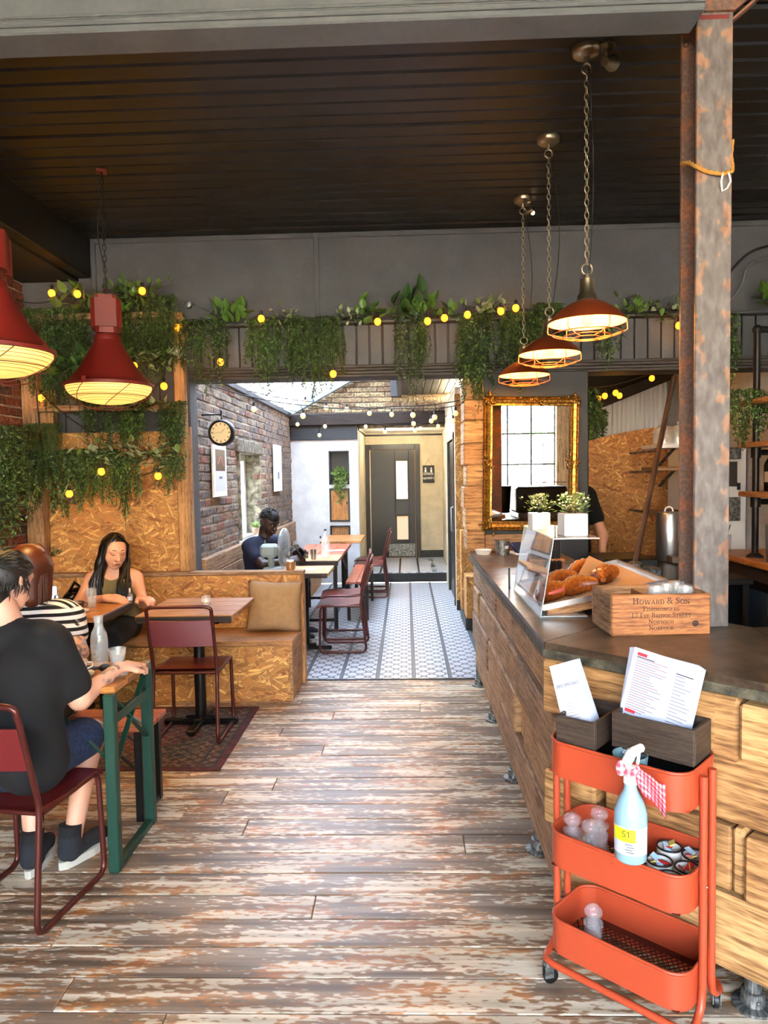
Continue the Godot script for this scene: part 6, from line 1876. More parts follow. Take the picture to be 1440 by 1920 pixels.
	part(cp, "white_label", sh().bar(V(-0.027, -0.02, 0.04), V(0.027, 0.02, 0.042)), M.white)
	var so := thing("wall_socket", "white double wall socket on the plywood strip", "socket", V(-2.885, 1.09, -5.485))
	part(so, "face_plate", sh().bar(V(-0.045, -0.045, 0), V(0.05, 0.045, 0.012), 0.004), M.white)
	part(so, "switch", sh().bar(V(-0.03, -0.006, 0.012), V(-0.012, 0.012, 0.016), 0.002).bar(V(0.012, -0.006, 0.012), V(0.03, 0.012, 0.016), 0.002), M.porcelain)
	part(so, "cable", sh().tube([V(0, 0.045, 0.006), V(0.005, 0.3, 0.008), V(0.0, 0.62, 0.008)], 0.006, 6), M.white)
	var va := thing("bud_vase", "small white vase with a dark sprig on the bench cap", "vase", V(-2.80, 0.876, -5.44))
	part(va, "vase_body", sh().lathe([V2(0, 0), V2(0.022, 0), V2(0.024, 0.08), V2(0.016, 0.10), V2(0, 0.10)], 12), M.porcelain)
	var ls := Sh.new()
	for i in 60:
		var d := V(rnd(-0.7, 0.7), rnd(0.4, 1.0), rnd(-0.5, 0.5)).normalized()
		leaf(ls, V(0, 0.1, 0) + d * rnd(0.02, 0.1), d, 0.03, 0.01)
	stuff(part(va, "sprig", ls, M.leaf[1]))

# ---------------------------------------------------------------- lamps
func chain(par: Node, a: Vector3, b: Vector3, link := 0.028, r := 0.0022, m: Material = null) -> void:
	var n := int((b - a).length() / (link * 0.78))
	var s := Sh.new()
	for i in n:
		var c := a.lerp(b, (i + 0.5) / n)
		var x := V(1, 0, 0) if i % 2 else V(0, 0, 1)
		var pts := []
		for k in 10:
			var t := TAU * k / 10.0
			pts.append(c + V(0, 1, 0) * sin(t) * link * 0.5 + x * cos(t) * link * 0.26)
		s.tube(pts, r, 5, true)
	part(par, "chain", s, m)

func lamps() -> void:
	# three copper pendants over the counter
	var zs := [-3.236, -4.064, -4.925]
	var lb := ["copper caged pendant lamp hanging nearest the rusty column", "copper caged pendant lamp between the other two copper ones", "copper caged pendant lamp nearest the gilt mirror"]
	for i in 3:
		var l := thing("pendant_lamp", lb[i], "pendant lamp", V(0.82, 2.262, zs[i]), 0.1, "copper pendants over the bar")
		part(l, "ceiling_rose", sh().lathe([V2(0, 1.188), V2(0.062, 1.188), V2(0.062, 1.165), V2(0.05, 1.155), V2(0.012, 1.148), V2(0.012, 1.12), V2(0, 1.12)], 22), M.nickel)
		part(l, "ring", sh().ring(V(0, 1.10, 0), 0.022, 0.005, Basis(V(1, 0, 0), PI / 2), 16, 6), M.nickel)
		part(l, "ring", sh().ring(V(0, 0.235, 0), 0.024, 0.0045, Basis(V(1, 0, 0), PI / 2), 16, 6), M.nickel)
		chain(l, V(0, 1.08, 0), V(0, 0.258, 0), 0.036, 0.0028, M.nickel)
		var cb := []
		for k in 13:
			var t := k / 12.0
			cb.append(V(0.008 + (0.05 if i else 0.02) * sin(t * PI), 1.10 - t * 0.87, 0.006))
		part(l, "cord", sh().tube(cb, 0.0025, 5), M.cable)
		part(l, "neck", sh().lathe([V2(0, 0.212), V2(0.014, 0.212), V2(0.016, 0.195), V2(0.032, 0.19), V2(0.033, 0.13), V2(0.042, 0.12), V2(0.048, 0.09), V2(0.0, 0.09)], 22), M.nickel)
		part(l, "shade", sh().lathe([V2(0.046, 0.095), V2(0.085, 0.078), V2(0.135, 0.045), V2(0.168, 0.008), V2(0.174, 0.0), V2(0.171, -0.002)], 36), M.copper)
		part(l, "shade_lining", sh().lathe([V2(0.170, 0.0), V2(0.165, 0.005), V2(0.132, 0.042), V2(0.083, 0.075), V2(0.0, 0.088)], 36), M.shade_in)
		var cg := sh()
		cg.ring(V(0, -0.048, 0), 0.150, 0.0028, Basis(), 32, 5).ring(V(0, -0.062, 0), 0.105, 0.0025, Basis(), 28, 5).ring(V(0, -0.066, 0), 0.055, 0.0025, Basis(), 20, 5)
		for k in 6:
			var a := TAU * k / 6.0 + 0.3
			var e := V(cos(a), 0, sin(a))
			cg.tube(round_path([e * 0.170 + V(0, 0.0, 0), e * 0.174 + V(0, -0.042, 0), e * 0.150 + V(0, -0.048, 0), e * 0.10 + V(0, -0.062, 0), e * 0.05 + V(0, -0.066, 0)], 0.012, 3), 0.0026, 5)
		part(l, "cage", cg, M.cage)
		part(l, "bulb", sh().ball(V(0, 0.018, 0), V(0.026, 0.032, 0.026), 14, 10), glow(Color(1.0, 0.66, 0.26), 1.1))
		part(l, "bulb_holder", sh().tube([V(0, 0.09, 0), V(0, 0.048, 0)], 0.016, 10), M.nickel)
		lamp(l, "pendant_light", V(0, 0.018, 0), Color(1.0, 0.66, 0.28), 0.085, 0.025)
	# spotlights on the ceiling
	for q: Array in [[0.90, -3.22, 0.9, 0.034, 0.09, "small brass ceiling spotlight beside the nearest pendant's rose"], [0.845, -5.03, -0.3, 0.024, 0.06, "tiny brass ceiling spotlight near the back wall"]]:
		var s := thing("ceiling_spot", q[5], "spotlight", V(q[0], 3.40, q[1]), q[2])
		part(s, "stem", sh().tube([V(0, 0.05, 0), V(0, 0.0, 0)], 0.008, 8).lathe([V2(0, 0.05), V2(0.04, 0.05), V2(0.04, 0.04), V2(0, 0.036)], 16), M.nickel)
		part(s, "spot_head", sh().lathe([V2(0, -q[4] * 0.5), V2(q[3] * 0.55, -q[4] * 0.5), V2(q[3] * 0.7, 0), V2(q[3], q[4] * 0.5), V2(q[3] * 0.9, q[4] * 0.5), V2(0, q[4] * 0.2)], 18, Transform3D(Basis(V(0, 0, 1), -1.25), V(0.03, -0.01, 0))), M.nickel)
		if q[1] < -4:
			part(s, "spot_bulb", sh().ball(V(0.06, -0.02, 0), 0.014, 8, 6), glow(Color(1, 0.85, 0.6), 1.0))
	# red factory lamps
	for q: Array in [[-1.79, -4.29, "red enamel factory lamp with a wire guard hanging before the plants"], [-1.80, -3.08, "red enamel factory lamp with a wire guard above the beer table"]]:
		var l := thing("factory_lamp", q[2], "pendant lamp", V(q[0], 2.172, q[1]), 0.35, "red factory lamps")
		part(l, "shade", sh().lathe([V2(0.072, 0.27), V2(0.078, 0.262), V2(0.10, 0.215), V2(0.175, 0.09), V2(0.225, 0.03), V2(0.238, 0.012), V2(0.262, 0.004), V2(0.262, -0.012), V2(0.252, -0.014)], 40), M.red_lamp)
		part(l, "collar", sh().lathe([V2(0.0, 0.30), V2(0.07, 0.30), V2(0.076, 0.295), V2(0.076, 0.262), V2(0.0, 0.262)], 28), M.red_lamp)
		for s: float in [-1.0, 1.0]:
			var hb := sh()
			hb.prism(PackedVector2Array([V2(-0.085, 0.02), V2(-0.07, 0.0), V2(0.07, 0.0), V2(0.085, 0.02), V2(0.085, 0.075), V2(0.06, 0.10), V2(-0.06, 0.10), V2(-0.085, 0.075)]), 0.335, 0.50, Transform3D(Basis(Vector3.UP, 0.0 if s > 0 else PI), V(0, 0, 0.006 * s)))
			hb.prism(PackedVector2Array([V2(-0.06, 0.0), V2(0.06, 0.0), V2(0.06, 0.07), V2(0.04, 0.085), V2(-0.04, 0.085), V2(-0.06, 0.07)]), 0.30, 0.525, Transform3D(Basis(Vector3.UP, 0.0 if s > 0 else PI), V(0, 0, 0.006 * s)))
			part(l, "gear_box", hb, M.red_lamp)
		part(l, "ceiling_hook", sh().tube([V(0, 0.515, 0), V(0, 0.55, 0)], 0.006, 6).ring(V(0, 0.562, 0), 0.014, 0.004, Basis(V(1, 0, 0), PI / 2), 12, 5).bar(V(-0.03, 1.258, -0.03), V(0.03, 1.277, 0.03), 0.004), M.red_wire)
		chain(l, V(0, 0.575, 0), V(0, 1.26, 0), 0.04, 0.0032, M.galv_dark)
		var cb := []
		for k in 13:
			var t := k / 12.0
			cb.append(V(-0.02 * sin(t * PI) + 0.012 * sin(t * 9.0), 0.52 + t * 0.74, 0.012))
		part(l, "cord", sh().tube(cb, 0.0035, 5), M.cable)
		var gp := []
		for k in 9:
			var a := k / 8.0 * PI * 0.5
			gp.append(V2(0.248 * cos(a), -0.012 - 0.105 * sin(a)))
		var gl := glow(Color(1.0, 0.76, 0.36), 0.24, Color(0.85, 0.78, 0.55))
		part(l, "glass_bowl", sh().lathe(gp, 36), gl)
		for k in 7:
			var a := (k + 0.6) / 9.0 * PI * 0.42
			part(l, "glass_rib", sh().ring(V(0, -0.0125 - 0.105 * sin(a), 0), 0.249 * cos(a), 0.0016, Basis(), 36, 4), mat(Color(0.70, 0.58, 0.30), 0.3))
		var wg := sh()
		for k in 6:
			var a := TAU * k / 6.0
			var pts := []
			for j in 9:
				var t := j / 8.0
				var an := a + t * 0.9
				var rr := 0.258 * cos(t * PI * 0.42)
				pts.append(V(cos(an) * rr, -0.01 - 0.135 * sin(t * PI * 0.5), sin(an) * rr))
			wg.tube(pts, 0.0022, 5)
		wg.ring(V(0, -0.075, 0), 0.235, 0.0022, Basis(), 32, 5).ring(V(0, -0.142, 0), 0.10, 0.0022, Basis(), 24, 5)
		part(l, "wire_guard", wg, M.red_wire)
		for k in 4:
			var a := TAU * k / 4.0 + 0.5
			part(l, "clip", sh().box(V(0.028, 0.03, 0.002), Transform3D(Basis(Vector3.UP, -a + PI / 2), V(cos(a) * 0.26, 0.01, sin(a) * 0.26)), 0.003), M.red_lamp)
		var sl := SpotLight3D.new()
		sl.name = "factory_light"
		sl.light_color = Color(1.0, 0.78, 0.45)
		sl.light_energy = 0.28
		sl.spot_angle = 75.0
		sl.spot_range = 12.0
		sl.spot_attenuation = 2.0
		sl.light_size = 0.12
		sl.shadow_enabled = true
		l.add_child(sl)
		sl.position = V(0, -0.17, 0)
		sl.rotation.x = -PI / 2
	# small bulkhead light on the plant frame
	var bk := thing("bulkhead_light", "small round white wall light on the plant frame's post", "light", V(-1.70, 2.555, -5.40))
	part(bk, "lens", sh().ball(V(0, 0, 0.008), V(0.034, 0.048, 0.02), 14, 10), M.porcelain)
	part(bk, "base", sh().lathe([V2(0, 0), V2(0.038, 0), V2(0.036, 0.01), V2(0, 0.01)], 16, Transform3D(Basis(V(1, 0, 0), PI / 2), Vector3.ZERO)), M.galv)
	var sn := thing("wall_sensor", "small grey sensor with a cable on the grey wall", "sensor", V(-1.645, 2.93, -5.485))
	part(sn, "sensor_body", sh().lathe([V2(0, 0), V2(0.03, 0), V2(0.026, 0.03), V2(0.012, 0.035), V2(0, 0.035)], 16, Transform3D(Basis(V(1, 0, 0), PI / 2), Vector3.ZERO)), M.galv)
	part(sn, "cable", sh().tube([V(0.02, 0, 0.01), V(0.12, -0.03, 0.01), V(0.25, -0.10, 0.02), V(0.34, -0.16, 0.03)], 0.007, 6), M.galv)

func festoon(label: String, pts: Array, bulbs: Array, warm := true, sag := 0.05, lit := 0.0, group := "") -> void:
	var f := thing("festoon_lights", label, "string lights", Vector3.ZERO, 0, group)
	var line := []
	for i in pts.size() - 1:
		for k in 8:
			var t := k / 8.0
			var p: Vector3 = (pts[i] as Vector3).lerp(pts[i + 1], t)
			line.append(p - V(0, sag * 4.0 * t * (1 - t), 0))
	line.append(pts[-1])
	part(f, "cord", sh().tube(line, 0.005, 6), M.cable)
	for b: Vector3 in bulbs:
		var best: Vector3 = line[0]
		for p: Vector3 in line:
			if p.distance_to(b) < best.distance_to(b):
				best = p
		var top := b + V(0, 0.055, 0)
		var h := part(f, "lamp_holder", sh().tube([best, best.lerp(top, 0.5) + V(0, -0.005, 0), top], 0.0035, 5).tube([top + V(0, 0.004, 0), b + V(0, 0.024, 0)], 0.012, 8), M.cable)
		part(f, "bulb", sh().ball(b, V(0.026, 0.029, 0.026), 12, 8), M.bulb_glass if warm else M.bulb_pale)
		if lit > 0.0:
			lamp(f, "bulb_light", b, Color(1.0, 0.66, 0.22), lit, 0.025)

func festoons() -> void:
	festoon("festoon of amber bulbs along the planted ledge above the opening", [V(-1.66, 2.70, -5.38), V(-1.1, 2.80, -5.36), V(-0.2, 2.80, -5.34), V(0.9, 2.80, -5.34), V(2.1, 2.78, -5.36)], [V(-1.70, 2.735, -5.36), V(-1.38, 2.47, -5.36), V(-1.06, 2.78, -5.34), V(-0.53, 2.36, -5.34), V(-0.19, 2.735, -5.33), V(0.18, 2.73, -5.33), V(0.305, 2.75, -5.33), V(0.475, 2.77, -5.33), V(0.72, 2.79, -5.33), V(0.83, 2.81, -5.33), V(2.03, 2.66, -5.36)], true, 0.03, 0.008)
	festoon("festoon of amber bulbs wound through the plant frame", [V(-2.88, 2.95, -5.28), V(-2.5, 2.97, -5.26), V(-2.0, 2.98, -5.26), V(-1.72, 2.90, -5.28), V(-1.78, 2.35, -5.26), V(-2.3, 1.95, -5.22), V(-2.75, 2.3, -5.26), V(-2.70, 1.7, -5.24), V(-2.3, 1.62, -5.22), V(-1.8, 1.68, -5.22)], [V(-2.57, 2.97, -5.2), V(-2.38, 2.96, -5.2), V(-1.90, 2.97, -5.2), V(-1.77, 2.28, -5.22), V(-1.98, 2.43, -5.2), V(-2.72, 2.22, -5.28), V(-2.235, 1.66, -5.16), V(-1.815, 1.62, -5.16), V(-2.50, 1.50, -5.2)], true, 0.04, 0.008)
	# clear bulbs across the rear room
	var cm := "festoon of clear bulbs across the rear room, "
	festoon(cm + "nearest the lintel", [V(-1.66, 2.40, -6.3), V(-0.9, 2.28, -6.9), V(-0.1, 2.27, -7.0), V(0.70, 2.33, -6.8)], [V(-1.38, 2.22, -6.5), V(-0.98, 2.18, -6.85), V(0.08, 2.18, -7.0), V(0.29, 2.15, -6.95), V(0.49, 2.18, -6.9)], false, 0.03, 0.002)
	festoon(cm + "in the middle of the glass roof", [V(-1.66, 2.52, -7.6), V(-0.8, 2.42, -8.0), V(0.0, 2.36, -8.2), V(0.70, 2.38, -8.0)], [V(-1.1, 2.42, -7.9), V(-0.88, 2.36, -8.0), V(-0.65, 2.34, -8.0), V(-0.4, 2.3, -8.1), V(-0.15, 2.29, -8.2), V(0.10, 2.18, -8.2), V(0.30, 2.2, -8.1), V(0.54, 2.19, -8.0)], false, 0.03, 0.002)
	festoon(cm + "before the pale brick gable", [V(-1.66, 2.52, -9.4), V(-0.9, 2.40, -9.9), V(0.0, 2.30, -10.1), V(0.58, 2.40, -9.9)], [V(-1.45, 2.30, -9.6), V(-1.1, 2.28, -9.8), V(-0.55, 2.28, -10.0), V(-0.28, 2.20, -10.0), V(0.14, 2.21, -10.0), V(0.22, 2.24, -10.0), V(0.46, 2.26, -9.9), V(-1.18, 2.16, -9.8)], false, 0.03, 0.002)
	festoon("short festoon of amber bulbs under the dark kitchen roof", [V(1.45, 2.35, -6.2), V(1.9, 2.38, -6.6), V(2.6, 2.62, -6.6)], [V(1.72, 2.245, -6.4), V(1.79, 2.27, -6.45), V(1.90, 2.30, -6.5), V(1.95, 2.28, -6.55), V(2.24, 2.43, -6.55)], true, 0.02, 0.008)

# ---------------------------------------------------------------- plants
func trailing(label: String, p: Vector3, width: float, drop: float, strands: int, kind: int, lsize := 0.028, depth := 0.10, group := "trailing plants on the ledge", cat := "plant") -> void:
	var t := thing("trailing_plant", label, cat, p, 0, group)
	var s := Sh.new()
	var s2 := Sh.new()
	var st := Sh.new()
	for i in strands:
		var x := rnd(-0.5, 0.5) * width
		var z0 := rnd(-0.4, 0.3) * depth
		var ln := drop * rnd(0.35, 1.0) * (1.0 - 0.35 * absf(x) / (width * 0.5 + 0.001))
		var out := rnd(0.02, 0.07)
		var pts := []
		var n := maxi(4, int(ln / 0.05))
		var wob := rnd(0, 6)
		for k in n + 1:
			var u := k / float(n)
			pts.append(V(x + 0.02 * sin(wob + u * 5.0) + x * 0.15 * u, 0.03 + 0.05 * sin(minf(u * 4.0, 1.0) * PI) * rnd(0.6, 1.0) - u * ln, z0 + out * minf(u * 5.0, 1.0) + 0.015 * cos(wob + u * 4.0)))
		st.tube(pts, 0.0016, 3)
		var m := int(ln / (lsize * 0.36))
		for k in m:
			var u := (k + rng.randf()) / m * n
			var j := mini(int(u), n - 1)
			var q: Vector3 = (pts[j] as Vector3).lerp(pts[j + 1], u - j)
			var d := V(rnd(-1, 1), rnd(-1.3, 0.2), rnd(-0.6, 1.0)).normalized()
			leaf(s if rng.randf() < 0.65 else s2, q, d, lsize * rnd(0.7, 1.3), lsize * rnd(0.3, 0.45))
	stuff(part(t, "foliage", s, M.leaf[kind]))
	stuff(part(t, "foliage_tips", s2, M.leaf[(kind + 2) % 4]))
	stuff(part(t, "stems", st, M.stem))

var leaf_mesh: ArrayMesh
func broad(label: String, p: Vector3, n: int, ln: float, kind: int, spread := 0.12, group := "broad leaved plants", up := 0.35) -> void:
	if leaf_mesh == null:
		var s := Sh.new()
		var mid := []
		for i in 6:
			var u := i / 5.0
			mid.append([V(0, 0.06 * sin(u * PI), u), 0.42 * sin(pow(u, 0.75) * PI) * (1.0 - u * 0.25)])
		for i in 5:
			for sg: float in [-1.0, 1.0]:
				var a: Vector3 = mid[i][0]
				var b: Vector3 = mid[i + 1][0]
				var wa: float = mid[i][1]
				var wb: float = mid[i + 1][1]
				var q := V(-sg * 0.25, 1, 0).normalized()
				s.poly([a, b, b + V(sg * wb * 0.8, 0.10 * wb, 0), a + V(sg * wa * 0.8, 0.10 * wa, 0)], q)
		leaf_mesh = s.mesh()
	var t := thing("leafy_plant", label, "plant", p, 0, group)
	var st := Sh.new()
	n = int(n * 1.7)
	for i in n:
		var d := V(rnd(-1, 1), rnd(-0.5, 1.0) + up, rnd(0.0, 1.2)).normalized()
		var o := V(rng.randfn(0, spread * 0.6), rng.randfn(0, spread * 0.3), rnd(0, spread * 0.4))
		st.tube([V(0, -0.02, 0), o * 0.6, o], 0.0018, 4)
		var m := part(t, "leaf", leaf_mesh, M.leaf[kind] if i % 3 else M.leaf[(kind + 4) % 5 if kind == 4 else 2])
		m.transform = Transform3D(Basis.looking_at(-d, V(rnd(-0.4, 0.4), 1, 0.3)).scaled_local(Vector3.ONE * ln * rnd(0.7, 1.25)), o)
	part(t, "stems", st, M.stem)

func plants() -> void:
	var L := -5.40
	var led := 2.765
	# along the ledge above the opening
	trailing("dark small leaved plant trailing beside the plant frame's post", V(-1.50, led, L), 0.32, 0.62, 46, 1)
	broad("bright broad leaved plant at the cable end of the ledge", V(-1.30, led + 0.03, L), 12, 0.13, 2)
	trailing("bright green fern with long plaited fronds over the ledge", V(-1.05, led, L), 0.24, 0.66, 40, 2, 0.030)
	broad("small white flowered sprig on the ledge beside the fern", V(-0.86, led + 0.03, L), 16, 0.05, 4)
	trailing("wide olive green curtain of fine leaves in the middle of the ledge", V(-0.67, led, L), 0.40, 0.70, 90, 0, 0.026)
	broad("small white flowered sprig right of the olive curtain", V(-0.42, led + 0.03, L), 16, 0.05, 4)
	broad("low fern and pothos clump between the white flowers and the bulbs", V(-0.25, led + 0.02, L), 14, 0.10, 2)
	broad("dark spiky fern standing on the ledge above the long trailer", V(0.08, led + 0.06, L), 18, 0.13, 1, 0.14, "broad leaved plants", 0.8)
	trailing("narrow dark trailer that reaches below the lintel", V(0.06, led, L), 0.22, 0.68, 34, 1)
	broad("pothos with heart shaped leaves between amber bulbs", V(0.35, led + 0.03, L), 9, 0.09, 2)
	trailing("dark ivy trailing over the stacked timber pier", V(0.53, led, L), 0.24, 0.85, 46, 1, 0.034)
	broad("pale variegated ivy on the ledge above the timber pier", V(0.64, led + 0.05, L), 30, 0.065, 4, 0.15)
	trailing("dense feathery curtain beside the pendant chain", V(0.86, led, L), 0.30, 0.62, 74, 0, 0.026)
	trailing("feathery bush hanging behind the copper pendants", V(1.08, led + 0.06, L), 0.22, 0.55, 48, 0, 0.030)
	broad("tufted grey green shrub on the ledge above the kitchen opening", V(1.72, led + 0.03, L), 30, 0.06, 3, 0.14)
	broad("pale ivy with a drooping sprig beside the rusty column", V(1.93, led + 0.01, L), 26, 0.06, 4, 0.16, "broad leaved plants", -0.1)
	trailing("thin pale ivy strand over the kitchen opening", V(1.52, led - 0.1, L), 0.18, 0.42, 14, 3, 0.036)
	trailing("bright fern hanging behind the rusty column", V(2.36, led - 0.05, L), 0.18, 0.72, 40, 2, 0.036)
	broad("bright green leaves at the end of the ledge by the pipe shelf", V(2.62, led + 0.05, L + 0.1), 10, 0.13, 2)
	# on the timber frame
	var fr := "plants on the timber frame"
	trailing("dark green curtain hanging at the left of the frame's top shelf", V(-2.62, 2.86, -5.32), 0.50, 0.85, 120, 1, 0.026, 0.14, fr)
	broad("yellow green leaves among the bulbs on the frame's top shelf", V(-2.45, 2.93, -5.28), 12, 0.12, 3, 0.12, fr)
	trailing("olive green curtain hanging at the right of the frame's top shelf", V(-1.93, 2.93, -5.32), 0.48, 0.78, 130, 0, 0.026, 0.14, fr)
	broad("upright feathery sprigs on top of the plant frame", V(-2.0, 2.97, -5.30), 60, 0.055, 0, 0.20, fr, 0.8)
	broad("glossy leaves behind the red lamp's gear box", V(-2.15, 2.86, -5.28), 14, 0.11, 2, 0.12, fr)
	trailing("dark strand curtain behind the red factory lamp", V(-2.35, 2.60, -5.36), 0.40, 0.70, 70, 1, 0.026, 0.1, fr)
	broad("pale variegated ivy by the right post of the frame", V(-1.82, 2.50, -5.30), 34, 0.065, 4, 0.17, fr, -0.1)
	broad("broad dark leaves in the middle of the frame", V(-2.50, 2.42, -5.32), 18, 0.13, 1, 0.16, fr)
	trailing("dark curtain hanging from the middle shelf", V(-2.18, 2.16, -5.30), 0.44, 0.50, 70, 1, 0.026, 0.12, fr)
	trailing("narrow fern hanging from the middle shelf", V(-2.0, 2.16, -5.27), 0.14, 0.36, 26, 2, 0.03, 0.1, fr)
	broad("silvery ivy on the middle shelf of the frame", V(-1.90, 2.16, -5.28), 26, 0.06, 4, 0.14, fr, 0.0)
	trailing("dark trailer down the frame's right post", V(-1.74, 2.15, -5.34), 0.16, 0.60, 44, 1, 0.03, 0.1, fr)
	trailing("string of pearls cascade at the frame's left post", V(-2.72, 2.0, -5.28), 0.26, 0.55, 60, 2, 0.018, 0.12, fr)
	trailing("thick dark curtain over the left of the bottom shelf", V(-2.56, 1.80, -5.27), 0.50, 0.55, 120, 1, 0.03, 0.14, fr)
	trailing("olive feathery curtain over the middle of the bottom shelf", V(-2.32, 1.80, -5.27), 0.36, 0.46, 80, 0, 0.028, 0.14, fr)
	broad("silver edged ivy on the bottom shelf", V(-2.28, 1.80, -5.25), 28, 0.065, 4, 0.17, fr, -0.1)
	broad("white variegated ivy at the right of the bottom shelf", V(-1.90, 1.80, -5.25), 36, 0.065, 4, 0.20, fr, -0.2)
	trailing("long ivy trailer hanging over the strand board", V(-2.08, 1.74, -5.24), 0.22, 0.52, 40, 1, 0.034, 0.1, fr)
	trailing("short ivy trailer at the strand board's right edge", V(-1.76, 1.74, -5.24), 0.22, 0.34, 30, 1, 0.034, 0.1, fr)
	# at the far left over the brick wall
	trailing("big dark hanging bush on the brick wall", V(-2.86, 1.95, -4.85), 0.40, 0.62, 120, 1, 0.032, 0.3, fr)
	trailing("lower dark hanging ivy beside the plywood strip", V(-2.84, 1.72, -4.95), 0.36, 0.66, 90, 1, 0.034, 0.3, fr)
	# white wall niche, kitchen, pipe shelf
	var pt := thing("niche_plant", "trailing green plant in a white pot in the black niche", "potted plant", V(-0.97, 1.495, -10.54))
	part(pt, "pot", sh().lathe([V2(0, 0), V2(0.05, 0), V2(0.065, 0.09), V2(0.06, 0.09), V2(0, 0.08)], 16), M.porcelain)
	var s := Sh.new()
	for i in 26:
		var x := rnd(-0.08, 0.08)
		var ln := rnd(0.05, 0.62) * (1.0 - absf(x) * 5.0)
		for k in int(6 + ln * 40):
			var u := rng.randf()
			leaf(s, V(x + rnd(-0.02, 0.02), 0.13 - u * ln + 0.04, 0.09 + rnd(-0.02, 0.02)), V(rnd(-1, 1), rnd(-1, 0.3), rnd(0, 1)).normalized(), 0.045, 0.022)
	for i in 90:
		var d := V(rnd(-1, 1), rnd(0, 1), rnd(-0.4, 0.8)).normalized()
		leaf(s, V(0, 0.10, 0.02) + d * rnd(0.02, 0.12), d, 0.05, 0.025)
	stuff(part(pt, "foliage", s, M.leaf[3]))
	trailing("dark bushy plant hanging by the white corrugated wall", V(1.92, 2.22, -7.6), 0.34, 0.48, 80, 1, 0.05, 0.1, "plants behind the bar")
	trailing("dark ivy hanging from the kitchen roof by the black wall", V(1.55, 2.28, -6.2), 0.24, 0.46, 40, 1, 0.04, 0.1, "plants behind the bar")
	trailing("feathery dark plant hanging beside the iron pipe", V(2.26, 2.10, -4.84), 0.22, 0.46, 46, 1, 0.03, 0.1, "plants behind the bar")
	# loose cables by the black corner
	var cb := thing("loose_cable", "looped black and grey cables on the wall above the pipe shelf", "cable", V(2.45, 2.95, -5.45))
	part(cb, "cable", sh().tube(round_path([V(-0.12, -0.2, 0.02), V(-0.08, 0.05, 0.05), V(0.1, 0.25, 0.05), V(0.3, 0.3, 0.02)], 0.1), 0.009, 6), M.cable)
	part(cb, "cable", sh().tube(round_path([V(-0.06, -0.15, 0.03), V(0.06, 0.0, 0.05), V(0.08, 0.15, 0.05), V(0.3, 0.22, 0.02)], 0.08), 0.008, 6), M.galv)

